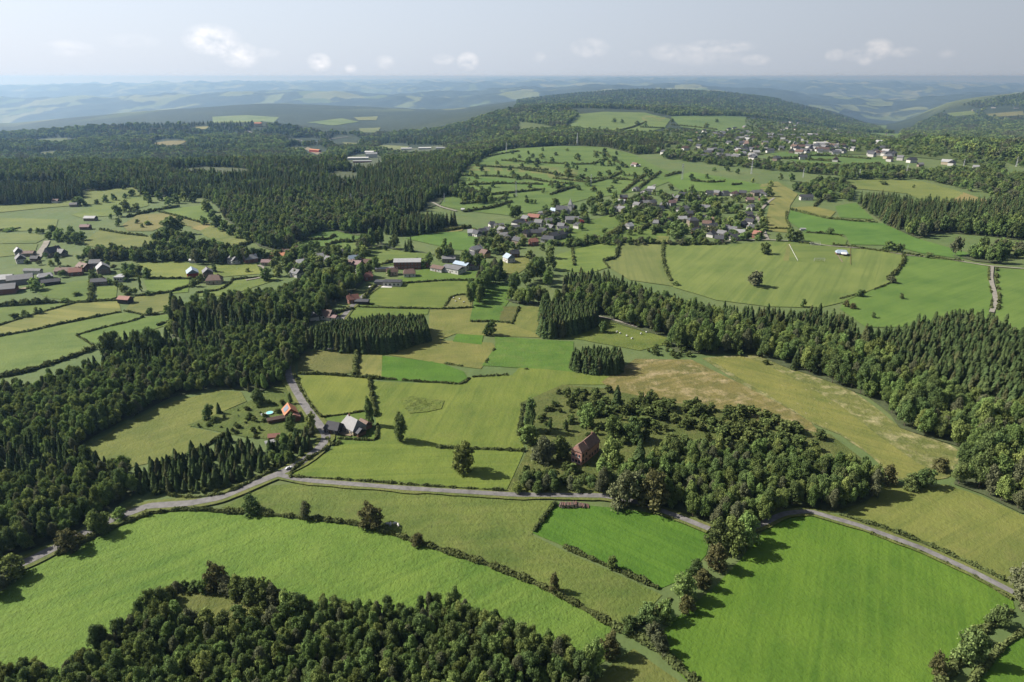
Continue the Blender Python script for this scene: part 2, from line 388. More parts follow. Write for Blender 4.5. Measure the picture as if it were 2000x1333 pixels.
def wiggle(P, amp):
    """irregular natural edge on a closed world outline"""
    n = len(P); r = np.random.RandomState(int(abs(P[0, 0])*7+abs(P[0, 1]))%9999); o = r.normal(0, 1, (n, 2))
    o = (o+np.roll(o, 1, 0)+np.roll(o, -1, 0))/3
    return P+o*amp
def sheet(name, world_xy, mat, layer, extra=0.0):
    P = np.asarray(world_xy); Ym = float(np.median(P[:, 1])); sp = max(4.0, Ym*0.018)
    # split long edges
    Q = []
    for k in range(len(P)):
        a, b = P[k], P[(k+1) % len(P)]; m = max(1, int(np.hypot(*(b-a))/sp))
        for q in range(m): Q.append(a+(b-a)*q/m)
    Q = np.array(Q); lo, hi = Q.min(0), Q.max(0)
    sp2 = max(sp, math.sqrt(max(1, (hi-lo)[0]*(hi-lo)[1])/6000))
    gx, gy = np.meshgrid(np.arange(lo[0]+sp2/2, hi[0], sp2), np.arange(lo[1]+sp2/2, hi[1], sp2))
    gx, gy = gx.ravel(), gy.ravel(); ins = inside(P.tolist(), gx, gy); G = np.stack([gx[ins], gy[ins]], 1)
    if len(G):
        d = np.full(len(G), 1e9)
        for k in range(0, len(Q), 200): d = np.minimum(d, ((G[:, None]-Q[None, k:k+200])**2).sum(-1).min(1))
        G = G[d > (sp2*0.35)**2]
    V = [Vector(p) for p in Q.tolist()]+[Vector(p) for p in G.tolist()]
    r = delaunay_2d_cdt(V, [], [list(range(len(Q)))], 1, 1e-4)
    vs = np.array([tuple(p) for p in r[0]]); fs = [list(f) for f in r[2]]
    z = H(vs[:, 0], vs[:, 1])+0.05+0.00045*vs[:, 1]+layer*0.0015+extra
    tri = np.array([f for f in fs if len(f) == 3])
    a = vs[tri]; cr = (a[:,1,0]-a[:,0,0])*(a[:,2,1]-a[:,0,1])-(a[:,1,1]-a[:,0,1])*(a[:,2,0]-a[:,0,0])
    tri[cr < 0] = tri[cr < 0][:, ::-1]
    return link(name, mesh(name, np.column_stack([vs, z]), tri, mat, True))
def field(pts, mat, label, name='field', cat='field', amp=0.25):
    P = ground(dens_px(pts))[:, :2]
    Ym = float(np.median(P[:, 1]))
    P = wiggle(P, amp*Ym/200)
    _layer[0] += 1
    o = sheet(name, P, mat, _layer[0])
    return prop(o, label, cat, kind='structure')
def polyline_world(pts, step=20, it=2):
    P = ground(dens_px(pts, step, close=False))[:, :2]
    for _ in range(it):
        Q = [P[0]]
        for k in range(len(P)-1): Q += [P[k]*0.75+P[k+1]*0.25, P[k]*0.25+P[k+1]*0.75]
        Q.append(P[-1]); P = np.array(Q)
    return P
def resample(P, step):
    d = np.r_[0, np.cumsum(np.hypot(*np.diff(P, axis=0).T))]; n = max(2, int(d[-1]/step)+1); t = np.linspace(0, d[-1], n)
    return np.stack([np.interp(t, d, P[:, 0]), np.interp(t, d, P[:, 1])], 1)
def ribbon(name, P, width, mat, lift, jitter=0.0, nacross=4):
    Ym = float(np.median(P[:, 1])); P = resample(P, max(1.5, Ym*0.006))
    T = np.gradient(P, axis=0); T /= np.linalg.norm(T, axis=1)[:, None]; Nn = np.stack([-T[:, 1], T[:, 0]], 1)
    r = np.random.RandomState(len(P)); w = width/2*(1+jitter*(r.normal(0, 1, len(P))))
    w = np.convolve(np.pad(w, 2, 'edge'), np.ones(5)/5, 'valid')
    c = np.linspace(-1, 1, nacross+1); V = P[:, None, :]+Nn[:, None, :]*(c[None, :, None]*w[:, None, None])
    X, Y = V[..., 0], V[..., 1]; Z = H(X, Y)+0.00045*Y+lift
    k = nacross+1; n = len(P); i = np.arange(n-1)[:, None]; j = np.arange(nacross)[None, :]
    f = np.stack([i*k+j, i*k+j+1, (i+1)*k+j+1, (i+1)*k+j], -1).reshape(-1, 4)[:, ::-1]
    return link(name, mesh(name, np.stack([X, Y, Z], -1).reshape(-1, 3), np.ascontiguousarray(f), mat, True))
def road(pts, width, label, mat='asphalt', name='road', verge=True, step=20):
    P = polyline_world(pts, step); width *= 0.68
    if verge:
        _layer[0] += 1
        v = ribbon('road_verge', P, width*1.75+0.8, VERGE, 0.30+_layer[0]*0.001, 0.16)
        prop(v, 'pale grass verge along '+label, 'verge', kind='structure')
    _layer[0] += 1
    o = ribbon(name, P, width, M[mat], 0.34+_layer[0]*0.001, 0.05)
    prop(o, label, 'road' if name == 'road' else 'track', kind='structure')
VERGE = grass_mat((0.17, 0.19, 0.075), tuss=0.6, dryamt=0.6, patch=8)

# ------------------------------------------------------------------ foliage meshes
def _quads(c, nrm, size, rs, aspect=1.0):
    n = len(c); a = rs.normal(size=(n, 3)); t = np.cross(nrm, a); t /= np.linalg.norm(t, axis=1)[:, None]+1e-9; b = np.cross(nrm, t)
    s = (size*rs.uniform(0.65, 1.35, n))[:, None]
    j = lambda: rs.uniform(0.7, 1.2, (n, 1))
    return np.stack([c-t*s*j()-b*s*aspect*j(), c+t*s*j()-b*s*aspect*j(), c+t*s*j()+b*s*aspect*j(), c-t*s*j()+b*s*aspect*j()], 1)
def _add_attr(me, tint):
    a = me.attributes.new('tint', 'FLOAT', 'FACE'); a.data.foreach_set('value', np.asarray(tint, np.float32))
def _ico(sub):
    bm = bmesh.new(); bmesh.ops.create_icosphere(bm, subdivisions=sub, radius=1)
    v = np.array([x.co[:] for x in bm.verts]); f = np.array([[q.index for q in p.verts] for p in bm.faces]); bm.free(); return v, f
_ICO = {1: _ico(1), 2: _ico(2)}
def crown_arrays(seed, nl, nq, qs, hgt=1.0, shape='round', low=0.22):
    """unit-ish crown: height 1, radius about 0.45; ragged lobes of leaf clumps round a dark core"""
    rs = np.random.RandomState(seed); Q = []; T = []
    cz = (1+low)/2; hz = (1-low)/2; lob = []
    lean = rs.normal(0, 0.06, 2); R = 0.40 if shape != 'tall' else 0.27; nl = int(nl*1.5)
    for k in range(nl):
        u = -0.80+1.75*(k+rs.uniform(0, 1))/nl; th = k*2.4+rs.uniform(-.6, .6)
        if shape == 'tall': rr = (1-max(0, u)**2.2*0.9)*(0.55+0.45*min(1, (u+1.0)*2))*rs.uniform(0.35, 0.95)
        else: rr = math.sqrt(max(0, 1-(max(0, u+.15)/1.12)**2.0))*(0.6+0.4*min(1, (u+1.0)*2))*rs.uniform(0.35, 1.0)
        z = cz+hz*u*rs.uniform(0.8, 0.98); r = rs.uniform(0.085, 0.17)*(1.05-0.3*max(0, u))*(0.9 if shape == 'tall' else 1)
        lob.append((np.array([R*rr*math.cos(th)+lean[0]*u, R*rr*math.sin(th)+lean[1]*u, z]), r, rs.uniform(0, 1)))
    lob.append((np.array([0, 0, cz]), 0.22 if shape != 'tall' else 0.17, 0.2)); lob.append((np.array([lean[0]*.5, lean[1]*.5, cz+hz*0.45]), 0.17, 0.5))
    w = np.array([l[1]**1.8 for l in lob]); cnt = (w/w.sum()*nq).astype(int)
    for (c, r, t), n in zip(lob, cnt):
        d = rs.normal(size=(n, 3)); d /= np.linalg.norm(d, axis=1)[:, None]; d[:, 2] = np.where(d[:, 2] < -0.4, -d[:, 2], d[:, 2])
        rad = r*(0.7+0.75*rs.beta(2, 3, n))[:, None]
        p = c+d*rad*np.array([1, 1, 1.05]); nr = d+rs.normal(0, 0.75, (n, 3)); nr /= np.linalg.norm(nr, axis=1)[:, None]
        Q.append(_quads(p, nr, np.full(n, qs), rs, 0.8)); T.append(np.clip(t*0.65+rs.uniform(0, 0.35, n), 0, 1))
    Q = np.concatenate(Q); T = np.concatenate(T); v = Q.reshape(-1, 3); n = len(Q)
    f = np.arange(4*n).reshape(-1, 4)
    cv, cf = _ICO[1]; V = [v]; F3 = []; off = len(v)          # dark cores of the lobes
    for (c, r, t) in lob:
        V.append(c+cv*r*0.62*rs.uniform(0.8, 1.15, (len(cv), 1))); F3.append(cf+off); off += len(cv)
    return np.concatenate(V), f, np.concatenate(F3), T
def _mesh_mixed(name, v, quads, tris, mats, midx, tint, smooth=False):
    me = bpy.data.meshes.new(name); nq, nt = len(quads), len(tris)
    me.vertices.add(len(v)); me.vertices.foreach_set('co', np.asarray(v, np.float32).ravel())
    lo = np.concatenate([quads.ravel(), tris.ravel()]).astype(np.int32); me.loops.add(len(lo)); me.loops.foreach_set('vertex_index', lo)
    me.polygons.add(nq+nt)
    me.polygons.foreach_set('loop_start', np.concatenate([np.arange(nq)*4, nq*4+np.arange(nt)*3]).astype(np.int32))
    me.polygons.foreach_set('loop_total', np.concatenate([np.full(nq, 4), np.full(nt, 3)]).astype(np.int32)); me.update(calc_edges=True)
    for m in mats: me.materials.append(m)
    me.polygons.foreach_set('material_index', np.asarray(midx, np.int32)); me.polygons.foreach_set('use_smooth', np.zeros(nq+nt, bool))
    _add_attr(me, tint); me.update(); return me
def trunk_arrays(h, r, limbs, seed):
    rs = random.Random(seed); mb = MB(); mb.bar((0, 0, -0.04), (0.01, 0, h*0.5), r, 7, r*0.75); mb.bar((0.01, 0, h*0.5), (0, 0.01, h), r*0.75, 7, r*0.35)
    for k in range(limbs):
        t = k*2.4+rs.random(); z = h*(0.4+0.45*rs.random())
        mb.bar((0, 0, z), (0.22*math.cos(t), 0.22*math.sin(t), z+0.2), r*0.4, 5, r*0.15)
    return mb
def broadleaf(name, seed, nl, nq, qs, mat='leaf', shape='round', low=0.2, trunk=True):
    """one-mesh tree of unit height: crown and trunk"""
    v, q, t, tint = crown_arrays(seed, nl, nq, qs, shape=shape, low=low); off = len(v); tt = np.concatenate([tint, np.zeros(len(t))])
    mi = np.zeros(len(q)+len(t)); 
    if trunk:
        mb = trunk_arrays(0.6, 0.022, 3, seed); tv = np.array(mb.v); tf = [f for f in mb.f if len(f) == 4]
        v = np.concatenate([v, tv]); tq = np.array(tf)+off; q = np.concatenate([q, tq]); 
        tt = np.concatenate([tint, np.zeros(len(tq)), np.zeros(len(t))]); mi = np.concatenate([np.zeros(len(tint)), np.ones(len(tq)), np.zeros(len(t))])
    return _mesh_mixed(name, v, q, t, [M[mat], M['bark']], mi, tt)
def crown_mesh(name, seed, nl, nq, qs, mat, shape='round', low=0.2):
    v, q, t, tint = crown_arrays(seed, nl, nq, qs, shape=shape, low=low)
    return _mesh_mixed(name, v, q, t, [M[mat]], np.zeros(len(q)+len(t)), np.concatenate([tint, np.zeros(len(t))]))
def spruce(name, seed, whorls, per, rbase=0.17, mat='needle', fine=True):
    """one-mesh conifer of unit height: whorls of drooping boughs on a core"""
    rs = np.random.RandomState(seed); Q = []; T = []
    for k in range(whorls):
        z = 0.06+0.92*(k+rs.uniform(0, .5))/whorls; R = rbase*(1-z)**0.68*rs.uniform(0.82, 1.15)+0.012; n = max(4, int(per*(0.45+0.55*(1-z))))
        for q in range(n):
            th = 2*math.pi*(q+rs.uniform(-.35, .35))/n+k*1.3; r = R*rs.uniform(0.75, 1.15); dz = -R*rs.uniform(0.25, 0.6)
            c, s = math.cos(th), math.sin(th); w = r*rs.uniform(0.22, 0.36)+0.006; up = 0.02+R*0.18
            a = np.array([c*r*0.12, s*r*0.12, z+up]); b = np.array([c*r, s*r, z+dz]); sd = np.array([-s, c, 0])*w
            mid = (a+b)/2+np.array([0, 0, R*0.18])
            Q.append([a-sd*.35, mid-sd, b, mid+sd]); T.append(rs.uniform(0, 1)*0.6+0.4*(q % 2))
            if fine: Q.append([mid-sd*1.5+np.array([0,0,-w*.8]), mid, b+np.array([0,0,-w*.3]), mid*0.4+b*0.6-sd*1.1-np.array([0,0,w])]); T.append(rs.uniform(0, .6))
    Q = np.array(Q); v = Q.reshape(-1, 3); f = np.arange(len(v)).reshape(-1, 4); off = len(v)
    mb = MB(); mb.bar((0, 0, 0.05), (0, 0, 0.9), rbase*0.55, 7, 0.008); cv = np.array(mb.v); cf = np.array([x for x in mb.f if len(x) == 4])+off
    mb2 = MB(); mb2.bar((0, 0, -0.03), (0, 0, 0.3), 0.014, 6, 0.010); tv = np.array(mb2.v); tf = np.array([x for x in mb2.f if len(x) == 4])+off+len(cv)
    v = np.concatenate([v, cv, tv]); q = np.concatenate([f, cf, tf])
    mi = np.concatenate([np.zeros(len(f)+len(cf)), np.ones(len(tf))]); tint = np.concatenate([T, np.zeros(len(cf)+len(tf))])
    return _mesh_mixed(name, v, q, np.zeros((0, 3), int), [M[mat], M['bark']], mi, tint)
# near, middle and far detail
BL_NEAR = [broadleaf('broadleaf_tree', 10+k, 14+k % 6, 3600, 0.0190, ('leaf', 'leaf_dark', 'leaf', 'leaf_dark', 'leaf', 'leaf', 'leaf_dark', 'leaf_pale')[k], ('round', 'tall', 'round')[k % 3], 0.10) for k in range(8)]
BL_MID = [broadleaf('broadleaf_tree', 40+k, 12, 900, 0.036, ('leaf', 'leaf_dark', 'leaf_dark', 'leaf', 'leaf_pale', 'leaf_dark', 'leaf')[k], 'round' if k % 3 else 'tall', 0.05) for k in range(7)]
BL_FAR = [broadleaf('broadleaf_tree', 60+k, 8, 220, 0.072, ('leaf_dark', 'leaf_pale', 'leaf', 'leaf_dark', 'leaf')[k], 'round', 0.0, False) for k in range(5)]
SP_NEAR = [spruce('spruce_tree', 80+k, 22, 14, 0.16+0.018*(k % 4), {4: 'needle_pale'}.get(k, 'needle')) for k in range(6)]
SP_MID = [spruce('spruce_tree', 90+k, 15, 10, 0.175+0.012*k, 'needle_pale' if k == 3 else 'needle', False) for k in range(4)]
SP_FAR = [spruce('spruce_tree', 95+k, 8, 6, 0.21, ('needle', 'needle', 'needle_pale')[k], False) for k in range(3)]
SHRUBS = [broadleaf('shrub', 120+k, 7, 420, 0.055, 'shrub', 'round', -0.05, False) for k in range(5)]

# prototypes for the masses of trees nobody could count (an unlinked collection)
def proto_collection(name, meshes):
    c = bpy.data.collections.new(name)
    for k, me in enumerate(meshes):
        o = bpy.data.objects.new('%s_%02d' % (name, k), me); c.objects.link(o)
    return c
PROTO = {'bn': proto_collection('broadleaf_near', BL_NEAR), 'bm': proto_collection('broadleaf_middle', BL_MID), 'bf': proto_collection('broadleaf_far', BL_FAR),
         'sn': proto_collection('spruce_near', SP_NEAR), 'sm': proto_collection('spruce_middle', SP_MID), 'sf': proto_collection('spruce_far', SP_FAR),
         'sh': proto_collection('shrub_clump', SHRUBS)}
NPROTO = {'bn': 8, 'bm': 7, 'bf': 5, 'sn': 6, 'sm': 4, 'sf': 3, 'sh': 5}
ORDER = ['bn', 'bm', 'bf', 'sn', 'sm', 'sf', 'sh']
OFFS = {}; _o = 0
ALLC = bpy.data.collections.new('tree_kinds')
for _k in ORDER:
    OFFS[_k] = _o
    for _q, _ob in enumerate(PROTO[_k].objects):
        _ob.name = 'kind_%03d' % _o; ALLC.objects.link(_ob); _o += 1
def scatter_group():
    ng = bpy.data.node_groups.new('scatter_trees', 'GeometryNodeTree')
    ng.interface.new_socket('Geometry', in_out='INPUT', socket_type='NodeSocketGeometry'); ng.interface.new_socket('Geometry', in_out='OUTPUT', socket_type='NodeSocketGeometry')
    N, L = ng.nodes, ng.links; gi = N.new('NodeGroupInput'); go = N.new('NodeGroupOutput')
    ci = N.new('GeometryNodeCollectionInfo'); ci.inputs['Collection'].default_value = ALLC; ci.inputs['Separate Children'].default_value = True; ci.inputs['Reset Children'].default_value = True
    ip = N.new('GeometryNodeInstanceOnPoints'); ip.inputs['Pick Instance'].default_value = True
    L.new(gi.outputs[0], ip.inputs['Points']); L.new(ci.outputs[0], ip.inputs['Instance'])
    for nm, ty, so in (('idx', 'INT', 'Instance Index'), ('rot', 'FLOAT_VECTOR', 'Rotation'), ('scl', 'FLOAT_VECTOR', 'Scale')):
        a = N.new('GeometryNodeInputNamedAttribute'); a.data_type = ty; a.inputs['Name'].default_value = nm; L.new(a.outputs['Attribute'], ip.inputs[so])
    L.new(ip.outputs[0], go.inputs[0]); return ng
SCATTER = scatter_group()
def scatter(name, pts, idx, rot, scl, label, cat):
    me = bpy.data.meshes.new(name); me.vertices.add(len(pts)); me.vertices.foreach_set('co', np.asarray(pts, np.float32).ravel())
    me.attributes.new('idx', 'INT', 'POINT').data.foreach_set('value', np.asarray(idx, np.int32))
    me.attributes.new('rot', 'FLOAT_VECTOR', 'POINT').data.foreach_set('vector', np.asarray(rot, np.float32).ravel())
    me.attributes.new('scl', 'FLOAT_VECTOR', 'POINT').data.foreach_set('vector', np.asarray(scl, np.float32).ravel()); me.update()
    o = link(name, me); md = o.modifiers.new('scatter', 'NODES'); md.node_group = SCATTER
    return prop(o, label, cat, kind='stuff')
# ------------------------------------------------------------------ fields (photo-pixel outlines projected on the ground)
LUSH = (0.106, 0.198, 0.030); BRIGHT = (0.150, 0.235, 0.056); OLIVE = (0.150, 0.190, 0.062); MOWN = (0.180, 0.215, 0.085); HAY = (0.225, 0.225, 0.095)
ROUGH = (0.135, 0.140, 0.058); TAN = (0.27,0.235,0.12); YG = (0.195, 0.225, 0.062); VIVID = (0.094, 0.190, 0.031)
G = lambda c, s=None, a=0.0, w=4.0, t=0.4, d=0.2, p=30.0: grass_mat(c, s, a, w, t, d if False else (0.27, 0.22, 0.095), d, p)
FIELDS = [
 # nearest
 ([(-350,1165),(0,1132),(60,1108),(150,1070),(230,1030),(290,1006),(350,998),(420,1000),(500,1005),(600,1014),(690,1024),(760,1042),(850,1072),(950,1102),(1050,1142),(1130,1182),(1205,1232),(1185,1290),(1110,1340),(1000,1420),(-350,1420)],
  G(BRIGHT, 35, .35, 4, 1.0, .10, 25), 'big bright green pasture in the left foreground above the wood'),
 ([(430,992),(520,950),(580,946),(800,962),(1000,974),(1080,980),(1062,1005),(1040,1045),(1130,1090),(1200,1120),(1295,1163),(1250,1212),(1205,1228),(1130,1178),(1050,1138),(950,1098),(850,1068),(760,1038),(690,1020),(600,1010),(500,1000)],
  G(OLIVE, 5, .25, 4, .9, .25, 18), 'olive green rough pasture strip between the lane and the long hedge'),
 ([(1088,984),(1200,992),(1270,1003),(1370,1033),(1388,1046),(1378,1085),(1335,1130),(1288,1150),(1220,1120),(1130,1080),(1040,1042),(1065,1005)],
  G(VIVID, -38, .4, 3, .4, .04, 18), 'small vivid green field by the log stack'),
 ([(1488,1040),(1520,1014),(1570,1003),(1620,1013),(1700,1038),(1800,1073),(1900,1122),(1975,1168),(1982,1190),(1930,1217),(1880,1262),(1820,1335),(1780,1420),(1420,1420),(1340,1330),(1282,1270),(1287,1240),(1332,1200),(1392,1150),(1442,1100)],
  G((0.112, 0.200, 0.032), 63, .38, 2.4, .5, .06, 20), 'large vivid green field in the right foreground with faint mowing lines'),
 ([(1650,1005),(1690,975),(1730,948),(1850,948),(1920,972),(2000,1008),(2400,1045),(2400,1230),(1990,1152),(1900,1107),(1800,1062),(1700,1027)],
  G((0.185,0.205,0.075), 30, .4, 4, .5, .3, 30), 'pale mown field beyond the narrow road on the right'),
 ([(2010,1222),(1955,1262),(1900,1330),(1850,1420),(2400,1420),(2400,1170)], G(LUSH, 50, .3, 3, .4, .05, 25), 'green field corner at the bottom right edge'),
 ([(1200,1292),(1238,1268),(1282,1300),(1345,1345),(1420,1420),(1120,1420),(1150,1345)], G((0.17,0.185,0.07), 30, .3, 3, .5, .3, 15), 'little pale paddock at the bottom behind the wood'),
 # middle of the valley
 ([(572,925),(600,905),(640,885),(660,868),(740,860),(860,872),(1025,880),(1002,930),(987,962),(800,952),(650,942),(582,938)], G((0.165,0.215,0.055), 4, .35, 3, .45, .12, 20), 'yellow green meadow with the round oak'),
 ([(735,746),(900,751),(915,738),(1000,733),(1030,700),(1120,725),(1210,735),(1190,752),(1100,752),(1095,785),(1022,790),(1012,850),(1027,880),(860,872),(740,862),(733,800),(727,760)], G((0.170,0.212,0.058), 80, .35, 3, .4, .2, 20), 'yellow green meadow with the weedy patch'),
 ([(578,735),(640,733),(720,738),(724,802),(632,814),(612,797),(590,767)], G(YG, 85, .25, 3, .35, .12, 20), 'square yellow green field by the bend of the road'),
 ([(630,816),(724,804),(733,850),(738,863),(665,870),(648,845)], G((0.13,0.19,0.05), 10, .2, 2, .5, .15, 10), 'garden lawn round the slate farmhouse'),
 ([(585,690),(640,682),(698,690),(692,730),(640,731),(583,730)], G((0.165,0.17,0.075), 20, .3, 3, .8, .3, 10), 'rough tussocky paddock below the spruce block'),
 ([(703,690),(747,694),(745,742),(696,736)], G(HAY, 85, .3, 3, .3, .3, 12), 'narrow straw coloured paddock'),
 ([(747,696),(860,709),(907,727),(914,740),(890,751),(745,743)], G(VIVID, 5, .2, 3, .4, .1, 12), 'vivid green strip field beside the straw paddock'),
 ([(765,675),(860,666),(962,670),(968,680),(940,722),(870,712),(760,694)], G((0.215,0.212,0.085), 12, .3, 4, .4, .4, 18), 'straw coloured field in the middle of the valley'),
 ([(966,658),(1120,668),(1120,728),(1060,722),(942,716),(968,680)], G((0.11,0.195,0.045), 10, .25, 4, .5, .25, 14), 'green boggy field beside the little spruce block'),
 ([(890,653),(945,655),(942,674),(883,668)], G(VIVID, 0, .1, 3, .3, .1, 12), 'tiny vivid green plot'),
 ([(838,598),(925,600),(920,630),(1000,632),(1052,652),(1055,660),(965,658),(890,653),(862,664),(838,672),(835,640)], G((0.21,0.215,0.085), 30, .3, 4, .5, .35, 16), 'hay coloured field right of the spruce block'),
 ([(1012,600),(1058,598),(1056,655),(1000,635)], G((0.19,0.205,0.08), 70, .2, 3, .5, .3, 12), 'olive paddock beside the spruce clump'),
 ([(930,558),(995,553),(1003,575),(987,600),(975,629),(916,628),(925,590)], G((0.115,0.195,0.048), 80, .2, 4, .35, .1, 15), 'green field behind the tree line by the river'),
 ([(980,600),(1016,600),(1000,635),(975,630)], G(ROUGH, 80, .2, 3, .8, .4, 8), 'scrubby enclosure beside the green field'),
 ([(700,575),(730,560),(800,552),(870,550),(935,549),(925,577),(880,579),(865,603),(760,601),(712,594)], G((0.16,0.205,0.06), 6, .4, 5, .35, .15, 20), 'striped pasture below the white sheds'),
 ([(640,624),(700,596),(765,602),(840,604),(836,616),(720,622),(660,634)], G((0.14,0.195,0.055), 5, .3, 4, .4, .1, 20), 'green pasture behind the spruce block'),
 ([(880,578),(927,574),(922,601),(862,604)], G((0.21,0.21,0.09), 60, .3, 3, .6, .4, 10), 'hay coloured pen with pale bales'),
 ([(775,545),(830,526),(880,533),(945,530),(938,550),(830,551),(790,552)], G((0.13,0.20,0.05), 5, .3, 4, .3, .05, 20), 'green field in front of the white sheds'),
 ([(960,515),(1030,500),(1035,520),(990,548),(968,532)], G((0.2,0.205,0.08), 30, .3, 4, .5, .3, 12), 'hay meadow below the little blue roofed house'),
 ([(1015,788),(1100,752),(1200,762),(1330,788),(1430,803),(1535,832),(1625,850),(1725,930),(1690,985),(1640,1003),(1200,972),(988,965),(1030,880)], G((0.125,0.145,0.055), 30, .2, 4, .95, .35, 9), 'scrubby heath dotted with bushes', ),
 ([(1175,748),(1240,702),(1350,704),(1420,738),(1500,778),(1580,822),(1600,845),(1500,832),(1420,802),(1330,790),(1200,765)], grass_mat((0.20,0.175,0.085), 25, .5, 5, .9, (0.62,0.48,0.29), 1.0, 8), 'brown rough grassland above the heath'),
 ([(1370,700),(1480,692),(1540,720),(1640,748),(1700,790),(1760,838),(1850,868),(1905,900),(1850,935),(1790,948),(1740,932),(1700,890),(1640,850),(1590,830),(1540,800),(1450,752)], grass_mat((0.175,0.185,0.08), -35, .4, 5, .9, (0.62,0.52,0.31), 1.0, 8), 'rough straw margin along the right forest'),
 ([(1385,702),(1450,697),(1500,716),(1560,745),(1640,792),(1710,848),(1790,905),(1830,922),(1790,942),(1740,928),(1705,890),(1640,846),(1590,826),(1540,796),(1455,748)], G((0.215,0.215,0.085), -38, .45, 4, .4, .3, 15), 'long straw green meadow running up between heath and forest'),
 ([(1115,640),(1180,624),(1240,640),(1305,660),(1302,674),(1250,686),(1115,662)], G((0.155,0.19,0.06), 10, .2, 4, .6, .25, 10), 'pasture with white bales under the forest'),
 ([(155,882),(240,830),(330,788),(430,763),(472,766),(482,785),(400,820),(370,835),(440,850),(400,877),(330,897),(240,918)], G((0.185,0.205,0.075), 40, .3, 4, .5, .25, 16), 'clearing meadow enclosed by the left woods'),
 ([(365,832),(480,788),(560,748),(604,800),(642,850),(560,862),(480,855)], G((0.12,0.155,0.05), 20, .2, 3, .95, .3, 7), 'overgrown garden round the orange roofed house'),
 ([(330,1152),(345,1140),(440,1150),(520,1162),(580,1185),(580,1215),(440,1220),(330,1200)], G((0.15,0.165,0.06), 20, .2, 3, .9, .3, 8), 'rough grass clearing at the tip of the near wood'),
 # left hillside
 ([(-350,652),(0,655),(100,640),(230,612),(278,615),(262,635),(150,656),(187,682),(100,712),(0,730),(-350,745)], G((0.155,0.21,0.07), 10, .3, 6, .35, .1, 25), 'large green pasture on the left below the striped field'),
 ([(-350,640),(0,638),(100,604),(150,591),(233,589),(240,610),(120,632),(0,657),(-350,675)], G((0.22,0.225,0.09), -11, .8, 11, .2, .15, 25), 'striped hay field on the left hillside'),
 ([(150,657),(270,622),(372,610),(350,627),(280,652),(200,678)], G((0.14,0.205,0.06), 10, .2, 4, .3, .1, 20), 'green wedge of pasture above the left wood'),
 ([(-350,612),(0,602),(132,593),(100,606),(0,634),(-350,652)], G((0.15,0.20,0.065), 10, .2, 5, .3, .1, 20), 'green pasture under the farm on the left edge'),
 ([(240,612),(264,580),(330,574),(332,604),(290,616),(248,606)], G((0.19,0.2,0.08), 10, .3, 4, .3, .2, 18), 'olive field right of the red roofed barn'),
 ([(60,565),(100,560),(178,545),(178,580),(170,592),(90,582)], G((0.14,0.195,0.06), 0, .2, 5, .3, .1, 18), 'green paddock right of the big barns'),
 ([(190,562),(230,560),(228,586),(190,586)], G((0.155,0.21,0.06), 0, .2, 5, .3, .1, 18), 'small green plot below the flat roofed house'),
 ([(264,511),(355,512),(400,524),(440,519),(500,514),(512,535),(400,545),(300,546)], G((0.205,0.235,0.08), 0, .3, 6, .25, .15, 25), 'yellow green field round the blue roofed barn'),
 ([(280,548),(368,547),(366,572),(290,578)], G((0.16,0.225,0.06), 0, .2, 5, .25, .1, 20), 'bright green paddock left of the cream house'),
 ([(384,572),(460,549),(520,540),(545,546),(450,578),(386,580)], G((0.165,0.21,0.07), 5, .2, 5, .25, .1, 20), 'green pasture above the riverside wood'),
 ([(165,472),(200,448),(250,453),(330,470),(300,482),(220,489),(170,480)], G((0.185,0.205,0.085), 10, .3, 6, .3, .2, 30), 'pale meadow in the middle of the left hillside'),
 ([(-350,407),(90,394),(200,366),(272,363),(274,384),(190,399),(100,406),(0,416),(-350,422)], G((0.185,0.215,0.085), 12, .3, 6, .3, .2, 40), 'pale green hilltop pasture under the left forest'),
 ([(140,421),(230,386),(284,382),(292,402),(220,422),(160,427)], G((0.165,0.21,0.075), 25, .3, 6, .3, .15, 40), 'green hill pasture behind the grey barn'),
 ([(-350,430),(0,427),(115,429),(110,447),(70,451),(0,454),(-350,457)], G((0.18,0.215,0.085), 3, .25, 6, .3, .15, 40), 'pale green band of pasture at the left edge, uppermost of three'),
 ([(-350,460),(70,456),(90,466),(70,476),(-350,481)], G((0.17,0.205,0.085), 3, .25, 6, .3, .2, 40), 'pale green band of pasture at the left edge, middle of three'),
 ([(-350,482),(75,477),(70,496),(0,503),(-350,507)], G((0.18,0.215,0.085), 3, .25, 6, .3, .15, 40), 'pale green band of pasture at the left edge, lowest of three'),
 ([(240,440),(270,420),(330,417),(402,440),(397,450),(340,436),(300,452),(250,452)], G((0.235,0.215,0.11), 10, .3, 6, .3, .3, 30), 'tan hay field on the left hillside'),
 ([(308,413),(400,401),(422,426),(392,437),(330,416)], G((0.165,0.225,0.075), 10, .2, 6, .25, .1, 30), 'bright green field above the tan hay field'),
 ([(384,446),(440,432),(497,460),(492,472),(440,484),(400,462)], G((0.19,0.21,0.085), 40, .2, 6, .25, .2, 30), 'yellowish square field beside the tree belt'),
 ([(372,447),(404,438),(422,433),(410,443),(390,452)], G((0.30,0.25,0.14), 10, .2, 6, .3, .4, 30), 'tan strip at the hedge corner'),
 ([(440,385),(462,377),(455,400),(425,408)], G((0.17,0.22,0.075), 10, .2, 6, .3, .1, 30), 'green gap between the hill trees'),
 # middle ground
 ([(580,484),(600,466),(625,444),(672,441),(708,455),(703,477),(640,482)], G((0.12,0.195,0.062), 10, .25, 8, .25, .05, 30), 'green field in the side valley'),
 ([(635,484),(705,470),(790,485),(848,500),(800,512),(740,521),(700,512),(640,492)], G((0.155,0.205,0.075), 5, .3, 7, .3, .1, 30), 'olive green slope above the grey roofed school'),
